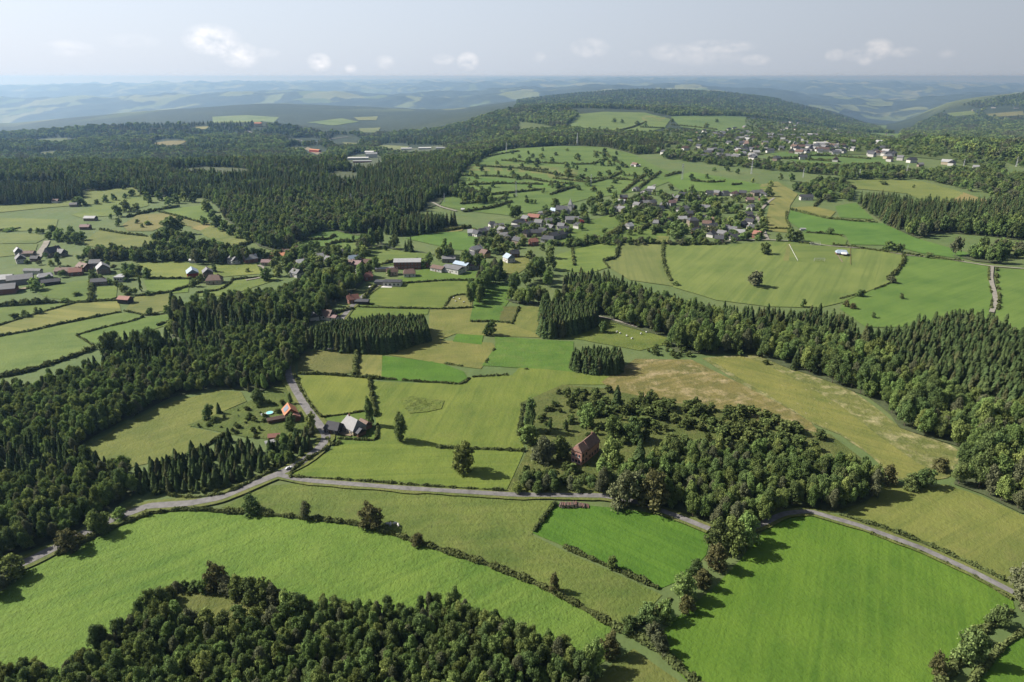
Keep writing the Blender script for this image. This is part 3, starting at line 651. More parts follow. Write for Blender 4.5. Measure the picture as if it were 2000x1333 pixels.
 ([(790,466),(832,458),(880,450),(938,463),(922,491),(890,489),(860,482)], G((0.115,0.2,0.055), 10, .25, 8, .25, .05, 30), 'vivid green field left of the village'),
 ([(845,458),(862,444),(912,442),(902,452)], G((0.24,0.22,0.11), 10, .2, 6, .3, .3, 30), 'tan strip behind the spruce block by the village'),
 ([(1055,472),(1085,455),(1160,430),(1210,415),(1290,405),(1330,425),(1310,440),(1300,470),(1210,470),(1120,486)], G((0.135,0.195,0.06), 20, .25, 6, .3, .15, 25), 'green gardens and paddocks in the middle of the village'),
 ([(1270,478),(1275,462),(1305,463),(1300,478)], G(HAY, 20, .2, 5, .3, .2, 20), 'straw coloured plot under the village'),
 ([(860,402),(905,330),(960,299),(1010,291),(1100,286),(1180,289),(1240,304),(1290,330),(1335,345),(1272,370),(1200,382),(1150,388),(1060,412),(1000,422),(900,412)], G((0.130,0.195,0.066), 8, .45, 10, .3, .1, 60), 'broad green hill with hedged strip fields'),
 ([(905,327),(1000,322),(1130,331),(1130,346),(1000,336),(912,334)], G((0.185,0.2,0.09), 5, .3, 8, .3, .2, 60), 'pale strip across the hill'),
 ([(1066,335),(1152,350),(1135,358),(1070,348)], G((0.2,0.2,0.095), 5, .3, 8, .3, .2, 60), 'tan field between hedges on the hill'),
 ([(915,346),(1060,360),(1120,362),(1115,370),(1000,362),(925,352)], G((0.115,0.205,0.055), 5, .2, 8, .2, .05, 60), 'vivid green strip on the hill'),
 ([(1300,352),(1350,336),(1480,360),(1512,372),(1430,377),(1330,374)], G((0.135,0.215,0.062), 5, .2, 8, .25, .05, 50), 'bright green slope above the village'),
 ([(1484,362),(1520,355),(1560,380),(1545,402),(1538,430),(1546,456),(1492,452),(1502,400),(1490,385)], G((0.225,0.22,0.10), 85, .4, 5, .4, .25, 25), 'straw coloured slope crossed by power lines'),
 ([(1098,250),(1130,224),(1180,219),(1262,221),(1312,234),(1300,251),(1240,264),(1180,260)], G((0.15,0.205,0.08), 5, .25, 12, .2, .1, 90), 'pale green plateau pasture on the far hill'),
 ([(1310,229),(1380,225),(1456,229),(1456,251),(1400,259),(1330,249)], G((0.14,0.205,0.08), 5, .2, 12, .2, .1, 90), 'green plateau pasture right of the far village wood'),
 ([(1255,226),(1300,230),(1298,238),(1258,236)], G((0.24,0.225,0.11), 5, .2, 12, .2, .1, 90), 'straw patch on the plateau'),
 ([(1000,240),(1040,236),(1090,250),(1010,259)], G((0.12,0.15,0.07), 5, .2, 12, .4, .1, 60), 'rough clearing on the forest edge'),
 ([(1500,300),(1560,296),(1640,302),(1722,310),(1742,325),(1650,326),(1560,319)], G((0.125,0.195,0.07), 5, .2, 10, .25, .05, 60), 'green field below the far village'),
 ([(1296,272),(1360,270),(1430,272),(1425,284),(1340,285)], G((0.13,0.195,0.075), 5, .3, 10, .25, .05, 60), 'green hedged field left of the far village'),
 ([(1540,324),(1600,327),(1645,332),(1630,337),(1560,331)], G((0.15,0.2,0.08), 5, .2, 10, .25, .05, 60), 'narrow pasture by the old railway bank'),
 ([(1676,244),(1732,246),(1728,254),(1672,253)], G((0.14,0.2,0.08), 0, .2, 12, .2, .05, 90), 'far green field behind the far village'),
 ([(1645,259),(1762,262),(1756,273),(1655,269)], G((0.135,0.2,0.075), 0, .2, 12, .2, .05, 90), 'far green field right of the far village'),
 ([(1640,356),(1700,351),(1800,355),(1872,374),(1884,380),(1850,396),(1800,393),(1770,379),(1690,371),(1650,369)], G((0.195,0.225,0.09), 8, .35, 8, .25, .15, 50), 'pale mown hill field behind the dark wood'),
 ([(1882,377),(1938,396),(1902,400),(1850,397)], G((0.28,0.23,0.13), 8, .3, 8, .3, .3, 50), 'tan field corner right of the mown hill field'),
 ([(1800,396),(1905,399),(1905,404),(1805,402)], G((0.19,0.21,0.09), 8, .2, 8, .3, .2, 50), 'pale strip under the tan corner'),
 ([(1545,412),(1620,430),(1700,434),(1725,437),(1782,464),(1850,484),(1912,500),(1902,509),(1800,496),(1740,480),(1660,479),(1650,460),(1572,455),(1535,430)], G((0.115,0.21,0.058), 20, .25, 7, .25, .05, 30), 'vivid green field sloping down to the right wood'),
 ([(1630,404),(1672,397),(1707,430),(1640,426)], G((0.12,0.205,0.06), 20, .2, 7, .25, .05, 30), 'vivid green corner field by the dark wood'),
 ([(1543,406),(1590,404),(1633,414),(1622,427),(1570,416)], G((0.225,0.22,0.09), 20, .3, 6, .3, .25, 25), 'straw field by the white longhouse'),
 ([(1568,456),(1640,461),(1655,470),(1650,482),(1572,476)], G((0.135,0.205,0.06), 5, .2, 6, .25, .1, 25), 'green plot above the football pitch'),
 ([(1295,478),(1400,480),(1500,474),(1540,473),(1620,483),(1690,488),(1762,498),(1766,516),(1742,550),(1692,571),(1645,592),(1600,602),(1500,600),(1400,588),(1318,562),(1300,520)], G((0.182,0.228,0.088), 60, .5, 6, .25, .12, 45), 'broad yellow green mown hill field with two lone trees'),
 ([(1208,474),(1292,479),(1302,520),(1316,560),(1230,548),(1178,517),(1202,505)], G((0.185,0.21,0.095), 85, .4, 6, .25, .12, 30), 'olive mown field between two hedges'),
 ([(1085,500),(1122,488),(1206,472),(1202,505),(1177,511),(1192,522),(1150,535),(1085,530)], G((0.185,0.24,0.08), 20, .3, 5, .25, .1, 30), 'yellow green field at the top of the spruce wood'),
 ([(1766,500),(1850,508),(1932,522),(1942,570),(1934,600),(1930,625),(1800,640),(1690,640),(1640,605),(1645,592),(1742,552)], G((0.135,0.215,0.064), 35, .3, 5, .25, .08, 35), 'smooth green field left of the gravel track'),
 ([(1948,526),(2400,538),(2400,680),(1990,655),(1945,620)], G((0.14,0.215,0.066), 35, .3, 5, .25, .08, 35), 'smooth green field right of the gravel track'),
 ([(1955,480),(2040,480),(2040,492),(1952,491)], G(HAY, 35, .2, 5, .3, .2, 30), 'pale plot at the right edge by the woods'),
 ([(1540,478),(1632,483),(1645,519),(1538,512)], G((0.165,0.21,0.078), 5, .35, 5, .15, .05, 35), 'grass football pitch', 'football_pitch'),
 ([(1538,478),(1545,478),(1540,511),(1529,511)], G((0.21,0.215,0.10), 85, .3, 2, .3, .2, 15), 'straw strip beside the football pitch'),
 ([(1290,268),(1300,252),(1400,260),(1456,252),(1456,234),(1560,242),(1680,258),(1760,275),(1850,290),(1960,305),(1960,340),(1850,314),(1740,304),(1640,302),(1560,296),(1500,300),(1440,312),(1350,300),(1290,290)], G((0.105,0.14,0.06), 5, .3, 12, .3, .2, 60), 'green gardens of the far village'),
 ([(676,322),(700,316),(742,305),(752,309),(748,318),(700,328),(680,330)], M['gravel'], 'pale paved paddock of the far race circuit'),
 ([(772,296),(800,291),(868,287),(880,292),(840,298),(790,301)], M['gravel'], 'pale paved yard of the white halls in the far forest'),
 ([(596,292),(602,288),(634,302),(630,308)], M['dirt'], 'tan bank of the far race circuit'),
 ([(72,274),(130,271),(150,277),(80,281)], G((0.12,0.15,0.065), 0, .2, 12, .6, .3, 60), 'young pale plantation in the left forest, upper one'),
 ([(80,299),(112,296),(118,302),(86,305)], G((0.13,0.15,0.065), 0, .2, 12, .6, .3, 60), 'young pale plantation in the left forest, lower one'),
 ([(330,333),(400,329),(470,337),(490,344),(420,340),(340,340)], G((0.12,0.15,0.06), 0, .2, 12, .7, .3, 40), 'light green felled strip in the middle of the forest'),
 ([(560,292),(590,288),(600,293),(570,298)], G((0.14,0.16,0.08), 0, .2, 12, .6, .3, 60), 'pale forest glade left of the circuit'),
 ([(640,350),(690,338),(700,344),(655,356)], G((0.12,0.15,0.06), 0, .2, 12, .6, .3, 60), 'pale forest glade under the spruce plantation'),
 # far clearings
 ([(415,229),(480,226),(545,230),(535,239),(420,241)], G((0.19,0.24,0.11), 0, .1, 20, .1, .05, 200), 'pale green field far off on the left ridge'),
 ([(600,240),(668,232),(702,239),(650,246)], G((0.17,0.225,0.10), 0, .1, 20, .1, .05, 200), 'green clearing far off behind the race circuit'),
 ([(690,230),(738,228),(735,236),(700,236)], G((0.20,0.215,0.11), 0, .1, 20, .1, .05, 200), 'olive clearing far off behind the race circuit'),
 ([(298,281),(330,276),(366,276),(352,284),(312,286)], G((0.24,0.2,0.125), 0, .1, 10, .2, .2, 100), 'tan forest clearing on the left ridge'),
 ([(740,284),(800,287),(790,294),(748,293)], G((0.2,0.22,0.13), 0, .1, 10, .2, .1, 100), 'pale green forest clearing by the white grandstands'),
 ([(703,252),(745,250),(740,260),(706,260)], G((0.19,0.21,0.12), 0, .1, 10, .2, .1, 100), 'pale forest clearing far behind the circuit'),
 ([(668,280),(700,277),(705,284),(690,286)], G((0.2,0.21,0.12), 0, .1, 10, .2, .1, 100), 'small pale clearing by the circuit'),
 ([(380,249),(406,248),(406,253),(384,254)], G((0.3,0.27,0.16), 0, .1, 10, .2, .1, 100), 'small straw clearing on the left ridge'),
 ([(1580,205),(1650,212),(1640,218),(1600,214)], G((0.18,0.22,0.11), 0, .1, 20, .1, .05, 200), 'far green field in the hazy right valley'),
 ([(1690,200),(1745,200),(1740,208),(1700,208)], G((0.18,0.22,0.11), 0, .1, 20, .1, .05, 200), 'far green field up the hazy right valley'),
 ([(1850,222),(1900,217),(1906,224),(1860,229)], G((0.16, 0.2, 0.09), 0, .1, 20, .1, .05, 200), 'pale meadow high on the right hill slope'),
 ([(1925,224),(2000,218),(2002,226),(1935,230)], G((0.2, 0.19, 0.1), 0, .1, 20, .1, .05, 200), 'tan clearing high on the right hill slope'),
 ([(1965,196),(2040,194),(2040,202),(1970,203)], G((0.16,0.2,0.09), 0, .1, 20, .1, .05, 200), 'far pasture on the right hill'),
]
for F in FIELDS:
    field(F[0], F[1], F[2], *(F[3:4]))

# ------------------------------------------------------------------ roads and tracks
road([(-60,1142),(0,1122),(60,1097),(130,1062),(220,1017),(290,991),(370,986),(430,975),(490,950),(550,926),(590,905),(622,880),(640,858),(630,840),(610,815),(594,792),(578,765),(566,742)], 4.6, 'grey valley road winding up past the orange roofed house')
road([(566,742),(560,715),(575,690),(592,660)], 4.2, 'grey valley road where it enters the riverside wood')
road([(545,930),(575,938),(620,943),(800,957),(1000,969),(1180,971),(1250,985),(1330,1014),(1385,1036)], 3.2, 'straight pale lane past the brick house')
road([(1400,1052),(1440,1045),(1480,1030),(1530,1006),(1580,1001),(1680,1030),(1800,1074),(1900,1120),(1990,1166),(2080,1210)], 3.0, 'narrow pale road beside the vivid green field')
road([(655,640),(690,596),(720,572),(740,557)], 4.2, 'grey road along the riverside wood')
road([(505,520),(517,524),(521,537),(505,545),(480,549)], 3.2, 'pale lane curving round the yellow green field', 'gravel', 'lane', False, 8)
road([(62,512),(75,506),(78,494),(88,482),(92,472)], 6.0, 'wide pale farm lane at the left hamlet', 'gravel', 'lane', False, 8)
road([(180,525),(176,517),(168,510)], 3.0, 'short pale lane between the hamlet houses', 'gravel', 'lane', False, 8)
road([(1512,388),(1500,396),(1487,410),(1478,424),(1488,446),(1500,470)], 4.0, 'pale village street beside the straw slope', 'gravel', 'lane', False, 8)
road([(1410,474),(1450,470),(1500,470),(1560,473)], 3.5, 'pale lane along the top of the mown hill field', 'gravel', 'lane', False, 10)
road([(1235,387),(1258,374),(1280,362)], 4.5, 'grey street climbing out of the village', 'asphalt', 'lane', False, 8)
road([(1560,473),(1620,482),(1700,488),(1770,500),(1850,508),(1930,521),(2060,531)], 2.8, 'pale track past the club house', 'gravel', 'farm_track', False)
road([(1937,522),(1934,545),(1942,575),(1945,592),(1936,612)], 3.6, 'pale gravel track between two green fields', 'gravel', 'farm_track', False, 12)
road([(828,392),(846,397),(862,406),(892,414)], 4.0, 'pale lane at the foot of the hill', 'gravel', 'lane', False, 8)
road([(1160,618),(1200,627),(1245,641)], 2.6, 'grass edged track under the forest', 'gravel', 'farm_track', False, 12)
road([(648,846),(665,846),(690,850)], 5.5, 'farmyard in front of the slate farmhouse', 'dirt', 'farm_track', False, 8)
road([(1430,317),(1480,320),(1535,323)], 5.0, 'tan embankment below the far village', 'dirt', 'farm_track', False, 10)
road([(30,570),(60,562),(90,557)], 5.0, 'dirt yard beside the big barns', 'dirt', 'farm_track', False, 8)
road([(1636,500),(1645,514)], 1.4, 'short tan path below the club house', 'dirt', 'farm_track', False, 10)
road([(600,291),(616,296),(630,303)], 9.0, 'orange edged loop of the far race circuit', 'dirt', 'race_track', False, 8)
road([(480,255),(495,262),(560,272),(625,279),(650,272),(680,268)], 9.0, 'pale loop of the far race circuit', 'asphalt', 'race_track', False, 8)
road([(1640,213),(1640,213.5),(1668,221)], 9.0, 'far tan road in the hazy valley', 'dirt', 'road', False, 8)

# ------------------------------------------------------------------ hedges
def hedge(pts, label, h=1.5, w=1.4, group=None, gaps=0.0, name='hedge'):
    P = polyline_world(pts, 16, 1); Ym = float(np.median(P[:, 1])); h, w = (h*1.35, w*1.5) if Ym > 430 else (h, w); s = max(0.20, min(0.8, 0.0012*Ym))
    rs = np.random.RandomState(int(abs(P[0, 0]*13+P[0, 1]*7))%99999)
    d = np.r_[0, np.cumsum(np.hypot(*np.diff(P, axis=0).T))]; Ln = d[-1]
    n = int(min(9000, max(30, Ln*(w+2*h)/(s*s)*0.55)))
    t = rs.uniform(0, Ln, n)
    prof = np.interp(t, np.linspace(0, Ln, max(3, int(Ln/1.6))), rs.uniform(0.35, 1.5, max(3, int(Ln/1.6))))
    if gaps: 
        g = np.interp(t, np.linspace(0, Ln, max(3, int(Ln/7))), rs.uniform(0, 1, max(3, int(Ln/7)))); k = g > gaps; t = t[k]; prof = prof[k]; n = len(t)
        if n < 6: return
    X = np.interp(t, d, P[:, 0]); Y = np.interp(t, d, P[:, 1]); i = np.clip(np.searchsorted(d, t)-1, 0, len(P)-2)
    T = P[i+1]-P[i]; T /= np.linalg.norm(T, axis=1)[:, None]+1e-9; Nn = np.stack([-T[:, 1], T[:, 0]], 1)
    th = rs.uniform(-0.2, math.pi+0.2, n); rr = rs.uniform(0.6, 1.05, n)
    off = np.cos(th)*rr*w/2*prof; z = np.maximum(0.05, (0.25+0.75*np.sin(th)*rr)*h*prof*rs.uniform(0.7, 1, n))
    X = X+Nn[:, 0]*off; Y = Y+Nn[:, 1]*off; Z = H(X, Y)+0.00045*Y+z
    nr = np.stack([Nn[:, 0]*np.cos(th), Nn[:, 1]*np.cos(th), np.sin(th)], 1)+rs.normal(0, 0.5, (n, 3)); nr /= np.linalg.norm(nr, axis=1)[:, None]
    Q = _quads(np.stack([X, Y, Z], 1), nr, np.full(n, s), rs); v = Q.reshape(-1, 3); f = np.arange(len(v)).reshape(-1, 4)
    # dark heart of the hedge
    tint = np.clip(np.interp(t, np.linspace(0, Ln, max(3, int(Ln/6))), rs.uniform(0, 1, max(3, int(Ln/6))))*0.7+rs.uniform(0, .3, n), 0, 1)
    me = _mesh_mixed(name, v, f, np.zeros((0, 3), int), [M['hedge']], np.zeros(len(f)), tint)
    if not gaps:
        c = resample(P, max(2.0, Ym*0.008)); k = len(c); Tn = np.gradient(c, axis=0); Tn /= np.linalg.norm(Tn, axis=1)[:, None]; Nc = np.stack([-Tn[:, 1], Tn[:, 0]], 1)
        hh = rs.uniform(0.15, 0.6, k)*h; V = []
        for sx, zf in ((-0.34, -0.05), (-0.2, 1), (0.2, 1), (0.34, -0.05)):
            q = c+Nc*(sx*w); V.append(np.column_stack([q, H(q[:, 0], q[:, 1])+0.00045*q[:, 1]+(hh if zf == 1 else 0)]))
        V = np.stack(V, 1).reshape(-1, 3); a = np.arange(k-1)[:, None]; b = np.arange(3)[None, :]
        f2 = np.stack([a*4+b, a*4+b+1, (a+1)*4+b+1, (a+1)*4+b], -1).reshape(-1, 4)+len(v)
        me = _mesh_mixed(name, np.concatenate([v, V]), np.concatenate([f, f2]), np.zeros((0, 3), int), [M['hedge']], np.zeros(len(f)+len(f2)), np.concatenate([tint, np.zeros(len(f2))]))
    return prop(link(name, me), label, 'hedge', group)
HEDGES = [
 ([(415,1000),(500,1004),(600,1014),(690,1024),(760,1042),(850,1072),(950,1103),(1050,1143),(1130,1184),(1195,1222)], 'long ragged hedge crossing the foreground pastures under three round trees', 1.5, 1.8),
 ([(290,1006),(350,997),(415,998)], 'low trimmed hedge along the road bend at the foreground pasture', 1.1, 1.2),
 ([(110,1086),(170,1055),(240,1024),(290,1006)], 'bushy hedge between the road and the bright pasture on the left', 1.6, 2.0),
 ([(330,968),(380,975),(440,967),(490,944),(540,917),(575,897)], 'low clipped hedge curving along the young spruces', 1.2, 1.3),
 ([(570,936),(566,928),(578,915),(605,897),(640,877)], 'dark hedge along the inside of the road bend below the farm', 1.5, 1.6),
 ([(572,934),(650,938),(775,947)], 'neat dark hedge along the lane, left half', 1.2, 1.1),
 ([(780,948),(900,956),(990,961)], 'neat dark hedge along the lane, right half', 1.1, 1.1),
 ([(852,875),(900,877),(960,879),(1025,882)], 'straight dark hedge behind the round oak', 1.1, 1.3),
 ([(1085,985),(1066,1008),(1042,1040)], 'loose hedge on the left side of the small vivid field', 1.2, 1.2, None, .25),
 ([(1042,1042),(1130,1082),(1220,1121),(1285,1150)], 'ragged hedge along the lower side of the small vivid field', 1.3, 1.5, None, .2),
 ([(1195,1225),(1225,1235),(1280,1265),(1330,1310),(1390,1360)], 'overgrown hedge running off the bottom edge beside the large vivid field', 1.5, 2.2),
 ([(1640,1008),(1720,1030),(1800,1060),(1900,1105),(1960,1135)], 'trimmed hedge on the far side of the narrow road on the right', 1.2, 1.3),
 ([(1700,1043),(1800,1080),(1900,1126),(1975,1172)], 'low weedy hedge on the near side of the narrow road on the right', 0.7, 0.8, None, .3),
 ([(1975,1195),(1935,1220),(1890,1262),(1850,1320),(1800,1400)], 'overgrown hedge between the two green fields at bottom right', 1.6, 2.2),
 ([(1998,1235),(1955,1265),(1900,1330),(1870,1380)], 'dark double hedge at the bottom right corner', 1.3, 1.3),
 ([(1310,1170),(1270,1205),(1235,1228)], 'low scrubby hedge at the corner of three fields', 1.0, 1.5),
 ([(577,735),(585,760),(598,782),(615,805),(630,818)], 'thin dark hedge on the field side of the valley road', 1.2, 0.9),
 ([(630,816),(680,810),(722,802)], 'thin hedge behind the slate farmhouse', 0.9, 0.7),
 ([(720,738),(725,765),(730,795),(733,815)], 'tall dark hedge running down to the farmhouse poplar', 2.0, 1.4),
 ([(583,731),(640,733),(700,738),(775,743)], 'dark hedge along the top of the square field', 1.4, 1.3),
 ([(775,743),(860,749),(905,752),(918,738),(1000,733)], 'ragged thin hedge below the vivid strip field', 0.8, 1.0, None, .35),
 ([(697,690),(693,735)], 'thick short hedge between rough and straw paddocks', 2.0, 2.2),
 ([(638,858),(650,872),(665,866)], 'short hedge at the farm entrance', 1.0, 1.2),
 ([(660,858),(690,860),(735,862),(738,830)], 'clipped hedge round the farmhouse garden', 0.9, 0.8),
 ([(760,694),(870,711),(940,722),(966,682)], 'faint hedge line round the straw field', 0.6, 0.7, None, .5),
 ([(940,718),(1060,724),(1118,729)], 'faint hedge line below the boggy field', 0.6, 0.7, None, .5),
 ([(700,601),(760,603),(865,605),(925,602)], 'thin hedge across the pastures behind the spruce block', 1.0, 0.9),
 ([(868,600),(882,579),(928,575)], 'thin hedge round the hay coloured pen', 0.8, 0.8, None, .2),
 ([(707,592),(720,572),(735,560)], 'dark hedge beside the riverside road', 1.8, 1.6),
 ([(770,556),(830,552),(870,549),(935,549)], 'dark hedge between striped pasture and white sheds field', 1.2, 1.0),
 ([(918,629),(975,629),(1000,633)], 'thin hedge below the green field by the river', 0.9, 0.8),
 ([(1014,601),(1000,634)], 'thin hedge right of the scrubby enclosure', 1.0, 0.9),
 ([(1012,852),(1022,790)], 'weedy fringe between meadow and heath', 0.8, 1.5, None, .4),
 ([(620,626),(650,615),(690,605)], 'dark double hedge behind the white gabled house', 1.6, 1.4),
 ([(440,850),(380,886),(310,905)], 'young dark hedge on the lower side of the clearing meadow', 1.2, 1.2),
 ([(-60,672),(0,658),(60,648),(120,634),(180,622),(236,611)], 'dark hedge under the striped hay field', 1.3, 1.2),
 ([(-60,655),(0,636),(60,618),(100,606),(150,592),(232,588)], 'dark hedge on the upper side of the striped hay field', 1.0, 1.0),
 ([(150,656),(200,642),(262,628),(282,620)], 'thin hedge across the left pasture', 0.9, 0.9),
 ([(150,657),(170,668),(186,680)], 'thin hedge at the corner of the left pasture', 0.8, 0.8),
 ([(186,682),(120,706),(50,728),(-40,745)], 'bushy hedge at the lower side of the large left pasture', 2.0, 2.4),
 ([(308,638),(340,624),(368,612)], 'dark hedge beside the green wedge', 1.1, 1.0),
 ([(242,608),(280,617),(320,614)], 'thin hedge below the olive field', 0.9, 1.0),
 ([(-40,600),(30,597),(95,592)], 'dense dark belt hedge below the big barns', 3.2, 3.5),
 ([(95,592),(170,592),(235,584)], 'dark hedge under the green paddock', 1.3, 1.3),
 ([(178,590),(178,560),(182,540)], 'thick dark hedge between hamlet paddocks', 2.2, 2.6),
 ([(265,580),(330,573),(370,560),(400,548)], 'dark hedge below the bright green paddock', 1.4, 1.3),
 ([(384,574),(430,568),(450,555),(455,546)], 'dark hedge curving under the cream house', 1.2, 1.0),
 ([(248,540),(300,545),(370,546),(400,546)], 'dark hedge below the blue roofed barn', 1.4, 1.2),
 ([(455,547),(520,542),(545,540)], 'dark hedge under the yellow green field', 1.2, 1.1),
 ([(196,450),(240,458),(288,463)], 'thin hedge across the pale meadow', 1.3, 1.2),
 ([(308,414),(350,425),(400,438)], 'thin hedge between green and tan hill fields', 1.2, 1.0),
 ([(250,425),(300,413),(350,405)], 'dark hedge above the tan hay field', 1.8, 1.6),
 ([(298,465),(330,470),(360,466)], 'dark clump hedge under the big hill trees', 3.0, 3.5),
 ([(-60,455),(0,453),(40,447)], 'thin hedge at the left edge', 1.2, 1.0),
 ([(460,486),(480,478),(500,470)], 'dark hedge climbing beside the yellowish square field', 2.0, 2.0),
 ([(585,470),(640,470),(655,462)], 'dark hedge bend in the side valley', 1.8, 1.5),
 ([(635,483),(660,474),(705,474)], 'dark hedge curving over the side valley field', 1.8, 1.4),
 ([(695,515),(740,520),(770,512)], 'dark hedge left of the grey roofed school', 1.4, 1.2),
 ([(835,455),(870,453),(920,445)], 'dark hedge on the tan strip', 2.0, 2.0),
 ([(1065,475),(1120,483),(1170,474),(1250,474),(1300,478)], 'dark hedge between the village gardens and the hill fields', 1.8, 1.6),
 ([(1300,478),(1360,479),(1420,479)], 'dark hedge on top of the mown hill field', 1.2, 1.0),
 ([(1118,488),(1119,505),(1122,520)], 'thin ragged hedge in the yellow green field', 1.3, 1.1, None, .2),
 ([(1215,473),(1205,488),(1205,507),(1178,510)], 'dark curved hedge beside the olive mown field', 1.5, 1.3),
 ([(1178,511),(1190,525)], 'short thin hedge running into the spruces', 0.7, 0.7),
 ([(1295,478),(1294,500),(1298,525),(1310,550)], 'dark hedge on the left of the broad mown hill field', 1.4, 1.2),
 ([(1764,500),(1766,512),(1752,532),(1735,545)], 'dark hedge on the right rim of the mown hill field', 1.5, 1.4),
 ([(1745,552),(1700,570),(1640,585)], 'low pale wall of weeds on the lower rim of the mown hill field', 0.8, 0.9, None, .2),
 ([(1560,476),(1640,481),(1700,489),(1800,503),(1880,512)], 'dark hedge along the track past the club house', 1.2, 1.1, None, .15),
 ([(1932,523),(1930,550),(1938,580),(1936,605)], 'thin hedge left of the gravel track', 1.0, 0.8, None, .25),
 ([(1947,527),(1946,550),(1952,580),(1948,610)], 'row of low bushes right of the gravel track', 1.6, 1.3, None, .45),
 ([(1543,410),(1600,425),(1660,433),(1712,436)], 'dark hedge above the vivid sloping field', 1.3, 1.0),
 ([(1536,415),(1535,432),(1546,450)], 'dark hedge on the left end of the vivid sloping field', 1.0, 0.9),
 ([(1575,455),(1610,457),(1645,462)], 'thin hedge below the vivid sloping field', 1.0, 1.0, None, .2),
 ([(1490,448),(1530,448),(1545,449)], 'dark hedge under the straw slope', 1.2, 1.0),
 ([(1590,405),(1600,394),(1610,386)], 'dark hedge beside the white longhouse', 1.5, 1.4),
 ([(1240,455),(1262,445),(1290,432)], 'thick dark hedge among the village gardens', 2.4, 2.6),
 ([(1275,460),(1285,445),(1298,430)], 'dark hedge beside the walled garden', 1.6, 1.6),
 ([(1190,425),(1215,418),(1245,411)], 'thin hedge left of the village centre', 1.4, 1.2),
 ([(1185,470),(1200,460),(1225,442)], 'thick bushy hedge below the village', 3.2, 3.6),
 ([(1420,418),(1440,417),(1465,418)], 'thin garden hedge behind the village street', 1.2, 1.0),
 ([(1645,352),(1640,362),(1652,370)], 'thin hedge on the pale mown hill field', 1.2, 1.0),
]
for q in HEDGES: hedge(*q)
HG = 'dark hedges between the strip fields of the central hill'
for pts in [[(940,310),(980,302),(1015,297)], [(900,345),(960,346),(1040,352)], [(915,363),(980,360),(1060,362)], [(1020,333),(1060,338),(1100,345),(1160,352)], [(1000,345),(1060,356),(1120,362)], [(1080,350),(1150,358)],
            [(930,385),(1000,378),(1060,372)], [(1075,382),(1110,370),(1130,366)], [(900,400),(950,396),(990,388)], [(1120,323),(1160,322),(1185,312)], [(1180,300),(1200,315),(1225,328)], [(1160,298),(1185,305)],
            [(1160,350),(1210,352),(1265,356)], [(1200,340),(1250,348)], [(1150,360),(1190,350),(1215,338)], [(930,326),(1000,330),(1070,334)], [(980,315),(1060,320),(1110,322)], [(1215,378),(1235,362),(1262,342)], [(1240,375),(1262,358),(1290,338)],
            [(1350,355),(1390,358),(1415,356)], [(1430,363),(1447,361)], [(1300,346),(1330,338)], [(905,415),(960,408),(1000,396)]]:
    hedge(pts, 'dark thorn hedge between strip fields on the central hill', 2.0, 2.2, HG)
HG2 = 'dark hedges between the fields round the far village'
for pts in [[(1180,262),(1230,252),(1262,240)], [(1250,250),(1300,252)], [(1310,245),(1360,250),(1400,255)], [(1290,270),(1360,273),(1425,272)], [(1290,280),(1360,278),(1428,279)], [(1500,310),(1560,312),(1640,318)], [(1540,325),(1600,324),(1660,327)], [(1560,305),(1620,306),(1700,312)], [(1650,325),(1720,322)]]:
    hedge(pts, 'dark hedge between pastures near the far hillside village', 2.6, 3.0, HG2)
